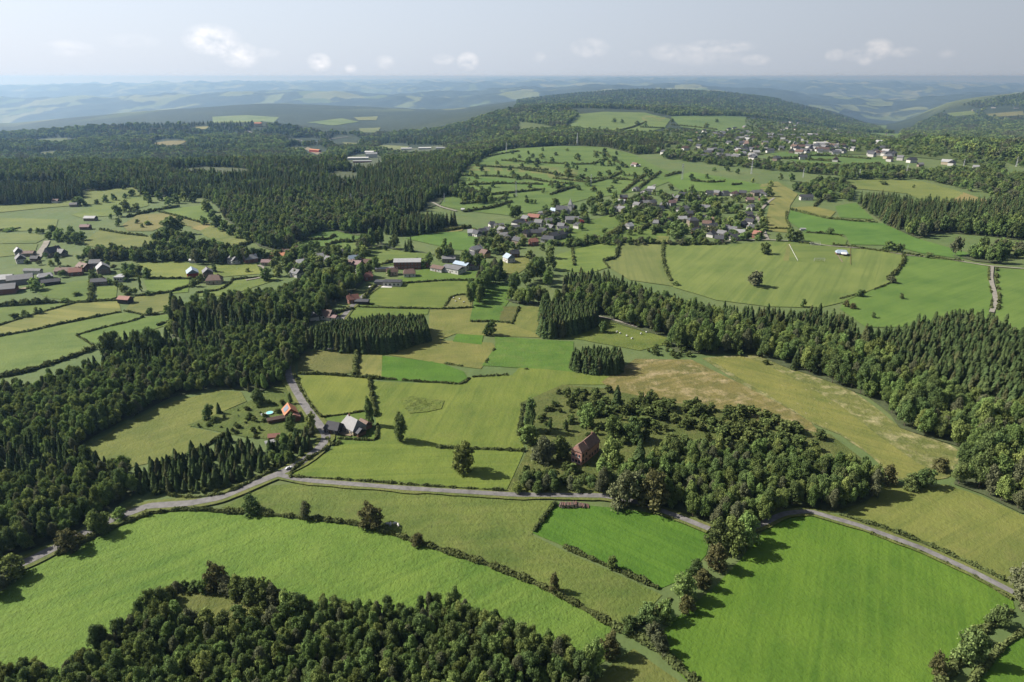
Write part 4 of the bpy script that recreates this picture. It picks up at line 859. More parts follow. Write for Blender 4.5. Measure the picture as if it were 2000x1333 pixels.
# ------------------------------------------------------------------ woods
WOODS = []
EXCL = [(670,300,752,336),(766,283,882,308),(592,284,640,314),(640,264,706,292),(480,252,500,264),(560,269,632,283),(1845,206,1910,231),(1920,208,2010,232),(296,272,368,292),(738,280,806,300),(700,246,748,266),(378,246,408,258),(495,240,520,256),(836,386,900,420),(70,270,152,284),(78,295,120,308),(330,328,492,346),(558,286,602,300),(640,336,702,358)]
def to_px(X, Y, Z):
    dz = Z-CAM_Z; dep = Y*CP-dz*SP; up = Y*SP+dz*CP
    return 1000+FPX*X/dep, 666.5-FPX*up/dep
def wood(key, pts, mix, spacing, hgt, label, group, stuff_label, seed=1, floor=True, dens=1.0, name='broadleaf_wood'):
    """pts: photo pixels; a third value 't' marks a point seen at treetop height. mix: share of spruces"""
    hm = hgt[1]*0.9
    P = []; n = len(pts)
    dp = []
    for k in range(n):
        a, b = pts[k], pts[(k+1) % n]; m = max(1, int(math.hypot(b[0]-a[0], b[1]-a[1])/30))
        fa, fb = (len(a) > 2), (len(b) > 2)
        for q in range(m):
            t = q/m; dp.append((a[0]+(b[0]-a[0])*t, a[1]+(b[1]-a[1])*t, hm*((1-t)*fa+t*fb)))
    dp = np.array(dp); W3 = ground(dp[:, :2], dp[:, 2]); XY = W3[:, :2]
    XY = wiggle(XY, 1.2*float(np.median(XY[:, 1]))/250)
    rs = np.random.RandomState(seed*17+3); poly = XY.tolist(); lo, hi = XY.min(0), XY.max(0)
    far_k = 1/190.0; Ysplit = spacing/far_k
    out = []
    if lo[1] < Ysplit:
        y1 = min(hi[1], Ysplit); gx, gy = np.meshgrid(np.arange(lo[0], hi[0], spacing), np.arange(lo[1], y1, spacing*0.9))
        gx = gx+(np.arange(gx.shape[0])[:, None] % 2)*spacing/2
        gx = gx+rs.uniform(-.38, .38, gx.shape)*spacing; gy = gy+rs.uniform(-.38, .38, gy.shape)*spacing
        gx, gy = gx.ravel(), gy.ravel(); k = inside(poly, gx, gy); out.append(np.column_stack([gx[k], gy[k], np.full(k.sum(), spacing)]))
    if hi[1] > Ysplit:
        y0 = max(lo[1], Ysplit); ls = np.arange(math.log(y0), math.log(hi[1]), far_k*0.95)
        smin, smax = (XY[:, 0]/XY[:, 1]).min(), (XY[:, 0]/XY[:, 1]).max(); ss = np.arange(smin, smax, far_k)
        S, Lg = np.meshgrid(ss, ls); S = S+rs.uniform(-.4, .4, S.shape)*far_k; Lg = Lg+rs.uniform(-.4, .4, Lg.shape)*far_k
        gy = np.exp(Lg).ravel(); gx = S.ravel()*gy; k = inside(poly, gx, gy); out.append(np.column_stack([gx[k], gy[k], gy[k]*far_k]))
    T = np.concatenate(out)
    tx, ty = to_px(T[:, 0], T[:, 1], H(T[:, 0], T[:, 1])); ok = np.ones(len(T), bool)
    for (x0, y0, x1, y1) in EXCL: ok &= ~((((tx-(x0+x1)/2)/(x1-x0)*1.9)**2+((ty-(y0+y1)/2)/(y1-y0)*1.9)**2 < rs.uniform(0.75, 1.25, len(T))) & (T[:, 1] > 600))
    T = T[ok]
    if dens < 1: T = T[rs.uniform(0, 1, len(T)) < dens]
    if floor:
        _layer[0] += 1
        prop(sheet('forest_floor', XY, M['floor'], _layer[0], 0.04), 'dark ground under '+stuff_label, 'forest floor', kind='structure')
    n = len(T); Z = H(T[:, 0], T[:, 1])+0.00045*T[:, 1]
    if callable(mix): pm = mix(T[:, 0], T[:, 1])
    else: pm = np.full(n, float(mix))
    # patches of one kind rather than an even mix
    nz = 0.5+0.5*np.sin(T[:, 0]/23+seed)*np.sin(T[:, 1]/19+seed*2); isS = (nz*0.6+rs.uniform(0, 1, n)*0.4) < pm
    h = rs.uniform(hgt[0], hgt[1], n)*(1 if key.startswith('block') else rs.uniform(0.8, 1.1, n))*(1 if key.startswith('block') else 0.88+0.24*(0.5+0.5*np.sin(T[:, 0]/15+seed)*np.sin(T[:, 1]/17)))
    WOODS.append(dict(key=key, T=T, Z=Z, S=isS, h=h, label=label, group=group, stuff=stuff_label, name=name, rs=rs))
t = 't'
wood('near', [(-350,1295,t),(0,1278,t),(75,1263,t),(110,1285,t),(190,1218,t),(250,1182,t),(300,1178,t),(345,1195,t),(400,1212,t),(480,1205,t),(555,1185,t),(575,1165,t),(630,1150,t),(780,1155,t),(900,1150,t),(950,1165,t),(1000,1200,t),(1050,1210,t),(1105,1240,t),(1150,1268,t),(1165,1300),(1160,1345),(1140,1440),(-350,1440)],
     0.0, 2.45, (4.8, 7.6), 'leafy green tree in the dense wood along the bottom edge', 'trees of the wood along the bottom edge', 'the rest of the dense green wood along the bottom edge', 1)
wood('mid', [(1170,925,t),(1235,880,t),(1300,850,t),(1400,843,t),(1470,850,t),(1540,850,t),(1600,868,t),(1690,890,t),(1725,930,t),(1722,960),(1690,985),(1640,1000),(1560,992),(1490,1020),(1440,1042),(1395,1030),(1330,1000),(1240,980),(1200,968),(1170,950)],
     0.03, 3.1, (6.0, 9.8), 'leafy tree in the wood behind the brick house', 'trees of the wood behind the brick house', 'the rest of the wood behind the brick house', 3)
wood('lanebush', [(990,935,t),(1030,905,t),(1095,925,t),(1180,930,t),(1200,950),(1190,966),(1000,962),(990,955)], 0.0, 3.4, (3.0, 5.5), 'bushy tree between the lane and the brick house', 'bushy trees in front of the brick house', 'thicket between the lane and the brick house', 4, False)
wood('righthill', [(1095,528,t),(1150,520,t),(1210,535,t),(1300,562,t),(1380,580,t),(1450,592,t),(1540,600,t),(1600,594,t),(1650,608,t),(1668,625,t),(1665,690),(1560,668),(1450,645),(1350,618),(1250,592),(1150,578),(1100,570)],
     1.0, 2.7, (9.5, 12.5), 'dark spruce in the strip below the mown hill field', 'spruces of the strip below the mown hill field', 'dark spruce strip below the mown hill field', 5, name='spruce_wood')
wood('rightbroad', [(985,548,t),(1040,552,t),(1095,560,t),(1150,578),(1250,592),(1350,618),(1450,645),(1560,668),(1665,690),(1720,715),(1820,760),(1920,800),(1990,832),(2400,850),(2400,1045),(2000,1006),(1920,968),(1860,945),(1880,905),(1900,885),(1850,868),(1760,836),(1740,812),(1690,775),(1600,742),(1530,718),(1470,692),(1310,690),(1300,662),(1200,630),(1170,615),(1060,602),(1000,592)],
     0.12, 4.5, (8.0, 12.5), 'broad dark green tree at the edge of the right forest', 'broadleaf trees along the right forest edge', 'deep green broadleaf band along the right forest', 6)
wood('rightspruce', [(1668,632,t),(1700,640,t),(1760,628,t),(1790,615,t),(1870,600,t),(1940,606,t),(1985,640,t),(2400,690,t),(2400,850),(1990,832),(1920,800),(1820,760),(1720,715),(1665,690)],
     0.96, 2.7, (10.0, 13.0), 'dark spruce in the big forest on the right', 'spruces of the big forest on the right', 'big dark spruce forest on the right', 7, name='spruce_wood')
wood('blockA', [(606,642,t),(640,626,t),(740,615,t),(828,611,t),(838,635,t),(840,664),(800,676),(760,690),(720,690),(650,686),(604,680)], 1.0, 1.75, (8.6, 9.6),
     'dark spruce in the long rectangular block mid valley', 'spruces of the long block mid valley', 'long dark spruce block mid valley', 8, name='spruce_wood')
wood('blockB', [(1055,588,t),(1090,582,t),(1165,590,t),(1170,640),(1110,656),(1060,660),(1052,650)], 1.0, 1.9, (9.2, 10.2),
     'dark spruce in the square block under the right forest', 'spruces of the square block under the right forest', 'square dark spruce block under the right forest', 9, name='spruce_wood')
wood('blockC', [(1122,680,t),(1160,674,t),(1212,676,t),(1218,727),(1172,733),(1120,726)], 1.0, 1.7, (7.6, 8.6),
     'dark spruce in the small block in the middle of the meadows', 'spruces of the small block among the meadows', 'small dark spruce block among the meadows', 10, name='spruce_wood')
wood('river', [(205,668,t),(240,655,t),(320,652,t),(332,580,t),(385,575,t),(470,562,t),(560,545,t),(625,520,t),(715,508,t),(732,535),(705,560),(650,600),(600,645),(480,655),(400,664),(330,674),(220,694)],
     lambda x, y: np.where((x < -95) & (y < 330), 0.5, 0.12), 5.0, (8.0, 12.5), 'broad dark tree in the riverside wood on the left', 'trees of the riverside wood on the left', 'dark riverside wood running up the valley', 11)
wood('leftmain', [(-350,742,t),(60,735,t),(170,695,t),(220,694),(330,674),(480,655),(600,645),(598,690),(566,720),(556,750),(500,770),(470,762),(400,764),(330,782),(240,826),(160,872),(150,886),(200,905),(240,920),(262,945),(262,965),(240,980),(200,1000),(150,1035),(100,1062),(0,1100),(-350,1130)],
     lambda x, y: np.where(y < 186, 0.04, np.where((y < 212) & (x < -118), 0.55, np.where((x > -118) & (y < 225), 0.2, 0.33))), 2.8, (4.8, 8.2), 'tree in the dense wood along the left edge', 'trees of the dense wood along the left edge', 'dense mixed wood along the left edge', 12)
wood('young', [(262,945),(300,915),(380,893),(445,860),(470,872),(520,882),(545,868),(600,852),(622,866),(618,882),(560,908),(500,935),(450,948),(420,958),(330,965),(270,968),(258,955)],
     0.66, 2.5, (3.4, 6.6), 'young spruce in the plantation by the road bend', 'young spruces in the plantation by the road bend', 'young plantation by the road bend', 13, False)
wood('roadside', [(-350,1135),(0,1122,t),(60,1100),(75,1108),(30,1128),(-350,1165)], 0.0, 4.2, (5.0, 8.0), 'bushy tree by the road at the left edge', 'bushy trees by the road at the left edge', 'bushes by the road at the left edge', 14, False)
wood('riverrow', [(945,500,t),(980,500,t),(992,520,t),(1000,548),(965,560),(935,600),(922,612),(912,590),(918,570),(940,548)], 0.1, 5.0, (9.0, 13.0),
     'tall dark tree in the row by the stream', 'trees of the row by the stream', 'tree row by the stream', 15, False)
wood('alderbelt', [(1000,545,t),(1030,500,t),(1050,500,t),(1075,480,t),(1095,530,t),(1095,560),(1000,560)], 0.0, 6.0, (8.0, 13.0), 'grey green tree beside the stream below the village', 'trees beside the stream below the village', 'trees beside the stream below the village', 16, False, 0.5)
# middle distance and far masses
wood('leftblock', [(-350,350,t),(60,348,t),(148,341,t),(168,360,t),(170,386),(100,397),(0,402),(-350,406)], 1.0, 4.5, (11, 15), 'x', 'x', 'dark spruce block behind the left hill pasture', 20, name='spruce_wood')
wood('leftforest', [(-350,352),(150,358),(172,372),(272,366),(285,385),(400,388),(440,402),(480,440),(560,452),(600,470),(625,448),(680,442),(700,456),(760,440),(790,420),(850,400),(905,330),(960,298),(1010,290),(1100,285),(1180,288),(1240,303),(1290,300),(1290,268),(1180,262),(1095,252),(1000,262),(900,280),(740,298),(640,312),(560,310),(400,300),(200,300),(-350,310)],
     lambda x, y: np.clip(0.38+0.35*np.sin(x/150)*np.sin(y/170), 0, 1), 5.6, (9, 13), 'x', 'x', 'wide mixed forest across the middle distance', 21, True, 1.0, 'mixed_forest')
wood('larch', [(690,385),(700,350),(760,330),(860,305),(880,315),(875,350),(850,390),(780,402)], 0.95, 5.5, (10, 14), 'x', 'x', 'spruce plantation on the slope left of the hill', 22, True, 1.0, 'spruce_wood')
wood('blockV', [(752,428,t),(800,411,t),(890,413,t),(893,436),(832,459),(760,462),(748,452)], 1.0, 4.0, (11, 14), 'x', 'x', 'dark spruce block left of the village', 23, True, 1.0, 'spruce_wood')
wood('sidevalley', [(705,470,t),(745,445,t),(760,455,t),(850,468,t),(880,470,t),(890,488),(862,500),(800,492),(745,482),(708,478)], 0.15, 6.0, (9, 13), 'x', 'x', 'tree belt under the spruce block left of the village', 24, True, 0.9, 'broadleaf_wood')
wood('schooltrees', [(838,495,t),(870,470,t),(920,495,t),(950,505,t),(945,520),(905,515),(850,510)], 0.15, 6.0, (9, 13), 'x', 'x', 'trees behind the white sheds', 25, False, 0.8, 'broadleaf_wood')
wood('rightdark', [(1672,370,t),(1750,372,t),(1795,382,t),(1800,404),(1850,407),(2400,400),(2400,470),(1990,470),(1930,462),(1850,455),(1790,465),(1725,437),(1700,415),(1672,396)], lambda x, y: np.clip(0.95-0.8*((y < 560) | (x < 300)), 0, 1), 5.5, (11, 15), 'x', 'x', 'dark forest on the right behind the vivid field', 26, True, 1.0, 'mixed_forest')
wood('rightclump', [(1870,470,t),(1900,458,t),(1950,460,t),(1960,500),(1950,518),(1900,512),(1850,498)], 0.05, 5.5, (9, 14), 'x', 'x', 'round tree clump by the track junction', 27, True, 0.9, 'broadleaf_wood')
wood('rightclump2', [(1960,490),(2400,492),(2400,512),(1965,505)], 0.0, 6.5, (6, 10), 'x', 'x', 'bushy belt at the right edge above the track', 28, False, 0.6, 'broadleaf_wood')
wood('band', [(1290,310),(1440,328),(1540,338),(1640,345),(1640,356),(1580,362),(1560,375),(1610,395),(1672,396),(1672,370),(1650,366),(1650,352),(1800,352),(1880,372),(1950,392),(2400,398),(2400,352),(1960,345),(1900,335),(1800,338),(1720,330),(1640,332),(1540,326),(1440,316),(1300,298)], 0.12, 7.0, (6, 10), 'x', 'x', 'broad tree belt between the two villages', 29, False, 0.6, 'broadleaf_wood')
wood('farvillage', [(1290,268),(1300,252),(1400,260),(1456,252),(1456,232),(1560,240),(1680,258),(1760,275),(1850,290),(2400,300),(2400,348),(1960,340),(1850,312),(1740,300),(1640,298),(1560,292),(1500,298),(1440,310),(1350,298),(1290,290)], 0.2, 8.0, (5, 8), 'x', 'x', 'trees in and around the far village', 30, False, 0.24, 'broadleaf_wood')
wood('ridgeA', [(-350,268),(0,264),(120,255),(250,246),(375,244),(500,242),(560,248),(640,262),(760,262),(840,256),(900,245),(960,225),(1000,217),(1120,214),(1128,228),(1098,250),(1000,240),(1010,259),(990,264),(900,282),(740,298),(640,312),(560,310),(400,300),(200,300),(-350,310)],
     lambda x, y: np.clip(0.55+0.4*np.sin(x/230)*np.sin(y/200), 0, 1), 8.5, (11, 15), 'x', 'x', 'dark forest on the long ridge behind the valley', 31, False, 1.0, 'mixed_forest')
wood('hilltop', [(1000,214),(1128,212),(1250,215),(1312,228),(1456,228),(1560,240),(1680,258),(1740,262),(1700,245),(1600,216),(1500,192),(1400,180),(1250,176),(1125,183),(1010,196)], 0.6, 12, (12, 16), 'x', 'x', 'forest over the broad far hilltop', 32, False, 1.0, 'mixed_forest')
wood('rightslope', [(1760,278),(1762,258),(1830,225),(1900,200),(2000,184),(2400,178),(2400,345),(1980,320),(1850,292)], 0.5, 10, (12, 16), 'x', 'x', 'forest on the right hill slope', 33, False, 0.95, 'mixed_forest')

wood('hillbelt', [(165,512),(165,503),(200,497),(260,500),(300,490),(345,500),(420,492),(480,500),(515,512),(480,516),(400,515),(300,514),(230,512)], 0.0, 4.6, (7, 10), 'x', 'x', 'thick tree belt above the yellow green field', 40, False, 0.6, 'broadleaf_wood')
wood('hillmass', [(395,388),(440,384),(480,400),(540,405),(640,400),(700,420),(760,425),(750,445),(700,462),(640,448),(600,462),(580,480),(540,490),(505,480),(470,458),(440,432),(420,408)], 0.08, 6.0, (9, 13), 'x', 'x', 'broad tree mass on the slope right of the left hillside', 41, True, 0.9, 'broadleaf_wood')
wood('hillclump', [(300,480),(330,462),(372,466),(380,480),(352,490),(318,492)], 0.0, 5.0, (7, 10), 'x', 'x', 'tree clump in the middle of the left hillside', 42, False, 0.5, 'broadleaf_wood')
wood('streambelt', [(860,380),(905,372),(950,385),(975,398),(960,402),(920,396),(880,398)], 0.05, 6.0, (7, 11), 'x', 'x', 'bushy trees at the foot of the central hill', 43, False, 0.6, 'broadleaf_wood')
wood('villagegreen', [(1165,412),(1240,388),(1330,378),(1490,382),(1498,468),(1400,476),(1320,470),(1220,445)], 0.05, 6.5, (3.5, 6.5), 'x', 'x', 'bushes and small trees in the gardens of the hillside village', 45, False, 0.26, 'garden_greenery')
wood('lowergreen', [(915,458),(1010,432),(1140,407),(1150,442),(1100,478),(1000,502),(930,492)], 0.05, 6.5, (3.5, 6.5), 'x', 'x', 'bushes and small trees in the gardens of the lower village', 46, False, 0.26, 'garden_greenery')
wood('hamletgreen', [(20,500),(120,490),(260,520),(300,580),(240,585),(180,560),(120,560),(60,530)], 0.05, 5.5, (2.5, 5.0), 'x', 'x', 'bushes and small trees in the gardens of the left hamlet', 47, False, 0.20, 'garden_greenery')
wood('valleygreen', [(500,505),(600,485),(700,490),(740,525),(700,555),(600,545),(540,535)], 0.05, 5.5, (3.5, 7.0), 'x', 'x', 'bushes and small trees in the gardens of the valley hamlet', 48, False, 0.35, 'garden_greenery')
wood('gardenbelt', [(1090,476),(1180,468),(1240,470),(1300,474),(1380,476),(1380,480),(1300,481),(1180,477),(1100,484)], 0.0, 4.5, (3, 6), 'x', 'x', 'row of bushy trees under the village gardens', 44, False, 0.55, 'broadleaf_wood')
# ---- which trees are individuals: the 300 of each kind that show largest, nearest first
CP_, SP_ = CP, SP
def to_px(X, Y, Z):
    dz = Z-CAM_Z; dep = Y*CP-dz*SP; up = Y*SP+dz*CP
    return 1000+FPX*X/dep, 666.5-FPX*up/dep
def lod(key, Y):
    return np.where(Y < 430, OFFS[key+'n'], np.where(Y < 1050, OFFS[key+'m'], OFFS[key+'f'])), np.where(Y < 430, NPROTO[key+'n'], np.where(Y < 1050, NPROTO[key+'m'], NPROTO[key+'f']))
def pick(kind, total):
    rec = []
    for wi, w in enumerate(WOODS):
        if w['label'] == 'x': continue
        k = np.where(w['S'] == (kind == 's'))[0]
        for i in k:
            X, Y = w['T'][i, 0], w['T'][i, 1]; px, py = to_px(X, Y, w['Z'][i]+w['h'][i]*0.9)
            if -20 < px < 2020 and py < 1325: rec.append((math.hypot(X, Y, CAM_Z)-w['h'][i]*4, wi, i))
    rec.sort(); return rec[:total]
N_IND = 290
def tree_scale(w, i):
    h = w['h'][i]; sp = w['T'][i, 2]
    if w['S'][i]: wid = max(h*(1.45 if w['key'] == 'young' else 1.3 if w['key'].startswith('block') else 1.12), min(sp*1.9, h*2.2))
    else: wid = max(h*0.62, min(sp*1.38, h*1.4))
    return wid, h
for kind, nm, protos in (('b', 'broadleaf_tree', BL_NEAR), ('s', 'spruce_tree', SP_NEAR)):
    src = {}
    for _d, wi, i in pick(kind, N_IND):
        w = WOODS[wi]; q = (i*7+wi) % len(protos); wd, h = tree_scale(w, i)
        if q not in src: o = src[q] = bpy.data.objects.new(nm, protos[q])
        else: o = src[q].copy()
        COL.objects.link(o)
        o.location = (w['T'][i, 0], w['T'][i, 1], w['Z'][i]-0.1); rz = w['rs'].uniform(0, 6.28)
        o.rotation_euler = (w['rs'].normal(0, .03), w['rs'].normal(0, .03), rz); o.scale = (wd, wd, h)
        lb, gp = w['label'], w['group']
        if kind == 's' and 'spruce' not in lb: lb = lb.replace('leafy tree', 'pointed spruce').replace('broad dark green tree', 'pointed spruce').replace('broad dark tree', 'pointed spruce').replace('tree in', 'spruce in'); gp = gp.replace('trees', 'spruces', 1)
        if kind == 'b' and 'spruce' in lb: lb = lb.replace('young spruce', 'bushy leafy tree').replace('dark spruce', 'leafy tree'); gp = 'leafy trees, '+gp
        prop(o, lb, 'tree', gp)
        w.setdefault('used', set()).add(i)
for w in WOODS:
    n = len(w['T']); keep = np.array([i for i in range(n) if i not in w.get('used', ())], int)
    if len(keep) == 0: continue
    Y = w['T'][keep, 1]; S = w['S'][keep]; ob, nb = lod('b', Y); os_, ns = lod('s', Y); r = w['rs'].randint(0, 1000, len(keep))
    vr = np.floor((0.5+0.5*np.sin(w['T'][keep, 0]/(Y*0.045)+w['rs'].uniform(0, 6))*np.sin(Y/(Y.mean()*0.06)+w['rs'].uniform(0, 6)))*6.0).astype(int); r = np.where((Y > 1000) & (w['rs'].uniform(0, 1, len(keep)) < 0.8), vr, r)
    idx = np.where(S, os_+r % ns, ob+r % nb); wh = np.array([tree_scale(w, i) for i in keep])
    rot = np.column_stack([w['rs'].normal(0, .03, len(keep)), w['rs'].normal(0, .03, len(keep)), w['rs'].uniform(0, 6.28, len(keep))])
    pts = np.column_stack([w['T'][keep, :2], w['Z'][keep]-0.1])
    scatter(w['name'], pts, idx, rot, np.column_stack([wh[:, 0], wh[:, 0], wh[:, 1]]), w['stuff'], 'woodland')
print('TREES', sum(len(w['T']) for w in WOODS), [(w['key'], len(w['T'])) for w in WOODS])
# ------------------------------------------------------------------ single trees, each a trunk and a crown
CROWNS = {}
def crown_of(mat, shape, lod_, var):
    k = (mat, shape, lod_, var)
    if k not in CROWNS:
        nl, nq, qs = ((16, 1900, 0.026), (12, 700, 0.042), (8, 260, 0.068))[lod_]
        CROWNS[k] = crown_mesh('crown', 300+var*7+len(shape)+hash_s(mat), nl, nq, qs, mat, shape, -0.14 if shape == 'round' else -0.05)
    return CROWNS[k]
def hash_s(s): return sum(ord(c) for c in s) % 50
_tm = trunk_arrays(0.55, 0.028, 4, 5); TRUNK = mesh('trunk', _tm.v, _tm.f, M['bark'])
SPR = [spruce('crown', 200+k, 22, 14, 0.20+0.02*k) for k in range(2)]
TREE_N = [0]
def tree(x, y, hpx, wpx, label, group=None, mat='leaf', shape='round', name='hedgerow_tree', conifer=False):
    p = ground([(x, y)])[0]; Y = p[1]; h = height_from_px(Y, hpx, p[2]); w = wpx/px_per_m(Y, p[2])
    TREE_N[0] += 1; r = random.Random(TREE_N[0]*31+int(x)); z = p[2]+0.00045*Y
    root = empty(name, (p[0], p[1], z), r.uniform(0, 6.28)); prop(root, label, 'tree', group)
    ld = 0 if Y < 330 else 1 if Y < 700 else 2
    c = link('crown', SPR[TREE_N[0] % 2] if conifer else crown_of(mat, shape, ld, TREE_N[0] % 3), root); c.scale = (w*(2.4 if conifer else 1.05), w*(2.4 if conifer else 1.05)*r.uniform(.9, 1.1), h)
    tk = link('trunk', TRUNK, root); tk.scale = (max(w, h*.6), max(w, h*.6), h)
    return root
# open-standing trees, each told apart
tree(783, 862, 56, 36, 'tall dark egg shaped tree alone on the meadow by the farmhouse', mat='leaf_dark', shape='tall')
tree(905, 922, 58, 52, 'broad round oak alone in the meadow above the lane', mat='leaf')
tree(725, 1030, 45, 50, 'round olive brown tree on the long hedge, largest of the three', mat='leaf_brown')
tree(597, 1013, 31, 28, 'small grey green tree on the long hedge between two bigger ones', mat='leaf_pale')
tree(492, 1002, 32, 40, 'dark round tree on the long hedge beside the road bend', mat='leaf_dark')
tree(425, 1150, 48, 46, 'brownish tree standing up from the clearing of the near wood', mat='leaf_brown')
tree(1083, 1156, 33, 24, 'small rust coloured tree on the lower hedge', mat='leaf_brown')
tree(1475, 560, 31, 36, 'grey green lone tree low on the mown hill field', mat='leaf_pale')
tree(1494, 497, 23, 23, 'dark round lone tree high on the mown hill field', mat='leaf_dark')
tree(815, 1066, 22, 28, 'reddish brown bush tree on the long hedge', mat='leaf_brown')
tree(1195, 1111, 24, 24, 'small green tree on the hedge of the vivid field', mat='leaf')
tree(724, 832, 56, 24, 'slim dark poplar beside the slate farmhouse', mat='leaf_dark', shape='tall')
tree(1217, 988, 66, 62, 'big pale grey green tree where the lane meets the wood', mat='leaf_pale')
tree(1272, 992, 66, 66, 'big olive tree beside the pale tree on the lane', mat='leaf_brown')
tree(1246, 936, 78, 40, 'tall dark spruce rising out of the wood behind the brick house', mat='needle', name='spruce_tree', conifer=True)
tree(1035, 842, 64, 40, 'tall dark tree at the left corner of the heath', mat='leaf_dark', shape='tall')
tree(1032, 866, 36, 42, 'round green tree below the tall dark one on the heath corner', mat='leaf')
tree(1062, 905, 50, 48, 'grey willow left of the brick house', mat='leaf_pale')
tree(1095, 898, 46, 46, 'dark green willow beside the lawn of the brick house', mat='leaf_dark')
tree(1145, 832, 40, 42, 'round grey green tree in the middle of the heath', mat='leaf')
tree(1105, 842, 22, 16, 'small dark egg shaped bush tree in front of the heath trees', mat='leaf_dark', shape='tall')
tree(1074, 838, 20, 14, 'smallest dark tree on the heath lawn', mat='leaf_dark', shape='tall')
tree(1204, 800, 48, 24, 'pointed dark spruce at the back of the heath', name='spruce_tree', conifer=True)
tree(1172, 810, 26, 26, 'little dark tree right of the round heath tree', mat='leaf_dark')
tree(1198, 855, 42, 44, 'bushy green tree behind the brick house', mat='leaf')
tree(1236, 862, 44, 44, 'dark bushy tree right of the brick house', mat='leaf_dark')
tree(1178, 928, 32, 34, 'bright green tree in front of the brick house', mat='leaf')
tree(1194, 908, 50, 46, 'bright green maple beside the brick house', mat='leaf')
tree(1430, 1078, 62, 56, 'big round tree at the head of the field hedgerow', mat='leaf')
tree(1398, 1072, 56, 46, 'dark leaning tree where the lane enters the hedgerow', mat='leaf_dark')
tree(1455, 1060, 52, 50, 'round tree by the road above the vivid field', mat='leaf')
tree(1400, 1112, 46, 46, 'greyish brown tree in the field hedgerow', mat='leaf_brown')
tree(1358, 1130, 34, 34, 'small dark tree left of the field hedgerow', mat='leaf_dark')
tree(1337, 1170, 46, 52, 'wide ragged tree in the middle of the field hedgerow', mat='leaf')
tree(1372, 1148, 34, 40, 'low brown tree in the field hedgerow', mat='leaf_brown')
tree(1340, 1195, 30, 34, 'small rusty tree in the field hedgerow', mat='leaf_brown')
tree(1300, 1212, 34, 38, 'small green tree low in the field hedgerow', mat='leaf')
tree(1262, 1216, 34, 44, 'dark bush tree at the corner of three fields', mat='leaf_dark')
tree(1230, 1235, 28, 36, 'low dark tree left of the field corner', mat='leaf_dark')
tree(1278, 1250, 30, 40, 'pinkish grey tree below the field corner', mat='leaf_pale')
tree(1288, 1275, 36, 38, 'grey green tree beside the vivid field, near the bottom', mat='leaf_pale')
tree(1190, 1280, 40, 46, 'rust tinged tree at the right end of the near wood', mat='leaf_brown')
tree(1148, 1318, 46, 50, 'round tree at the bottom right corner of the near wood', mat='leaf')
tree(1945, 1222, 38, 42, 'dark round tree in the hedge at the lower right', mat='leaf_dark')
tree(1890, 1295, 58, 62, 'big dark tree in the hedge at the bottom right', mat='leaf_dark')
tree(1830, 1318, 38, 34, 'brownish tree at the foot of the bottom right hedge', mat='leaf_brown')
tree(1995, 1180, 62, 74, 'big grey green tree at the right edge by the narrow road', mat='leaf_pale')
tree(1905, 1255, 26, 36, 'small bush tree between two bigger hedge trees', mat='leaf')
tree(1590, 948, 30, 46, 'tree', None) if False else None
tree(1800, 950, 34, 46, 'round dark tree pair at the end of the long meadow', mat='leaf_dark')
tree(1775, 955, 26, 34, 'smaller dark tree left of the pair at the meadow end', mat='leaf_dark')
tree(1835, 920, 26, 28, 'rust brown tree at the end of the long meadow', mat='leaf_brown')
tree(1735, 945, 34, 34, 'reddish brown tree at the right tip of the wood', mat='leaf_brown')
tree(957, 655, 28, 28, 'dark rounded tree in the hay field under the river trees', mat='leaf_dark')
tree(1178, 650, 22, 18, 'small dark tree on the pasture with white bales', mat='leaf_dark')
tree(1285, 648, 42, 18, 'thin brown dead looking spruce at the forest edge', mat='leaf_brown', shape='tall')
tree(570, 842, 36, 24, 'dark bushy tree in front of the orange roofed house', mat='leaf_dark')
tree(608, 845, 38, 26, 'bushy tree between the orange roofed house and the road', mat='leaf')
tree(408, 818, 28, 22, 'dark round tree in the overgrown garden', mat='leaf_dark')
tree(428, 808, 22, 12, 'small pointed spruce in the overgrown garden', name='spruce_tree', conifer=True)
tree(505, 790, 30, 26, 'dark tree at the top of the overgrown garden', mat='leaf_dark')
tree(568, 790, 22, 12, 'thin dark tree beside the orange roofed house', mat='leaf_dark', shape='tall')
tree(140, 1075, 38, 52, 'olive round tree by the road at the lower left', mat='leaf_brown')
tree(195, 1040, 42, 46, 'grey green tree by the road at the lower left', mat='leaf')
tree(235, 1015, 22, 26, 'small tree by the road at the lower left, uppermost', mat='leaf')
tree(25, 1130, 36, 60, 'bushy tree at the left edge by the road', mat='leaf')
tree(1322, 466, 34, 36, 'big round dark tree below the stone house in the village', mat='leaf_dark')
tree(1542, 472, 26, 22, 'dark tree left in the trio above the football pitch', mat='leaf_dark')
tree(1558, 472, 22, 20, 'dark tree right in the trio above the football pitch', mat='leaf_dark')
tree(1520, 472, 16, 14, 'smallest tree in the trio above the football pitch', mat='leaf_dark')
tree(1620, 458, 12, 20, 'round bush tree on the vivid sloping field', mat='leaf_dark')
tree(1735, 492, 20, 28, 'round tree by the track past the club house, left of two', mat='leaf')
tree(1755, 494, 18, 22, 'round tree by the track past the club house, right of two', mat='leaf_dark')
tree(1812, 504, 10, 22, 'low dark bush tree on the track hedge', mat='leaf_dark')
tree(1742, 554, 14, 20, 'grey bush tree on the rim of the mown hill field', mat='leaf_pale')
tree(1680, 580, 14, 18, 'dark bush tree on the lower rim of the mown hill field', mat='leaf_dark')
tree(1760, 585, 12, 9, 'tiny lone tree in the smooth green field', mat='leaf_dark')
tree(1652, 600, 14, 14, 'brownish bush above the spruce forest edge', mat='leaf_brown')
tree(1665, 604, 12, 14, 'second brownish bush above the spruce forest edge', mat='leaf_brown')
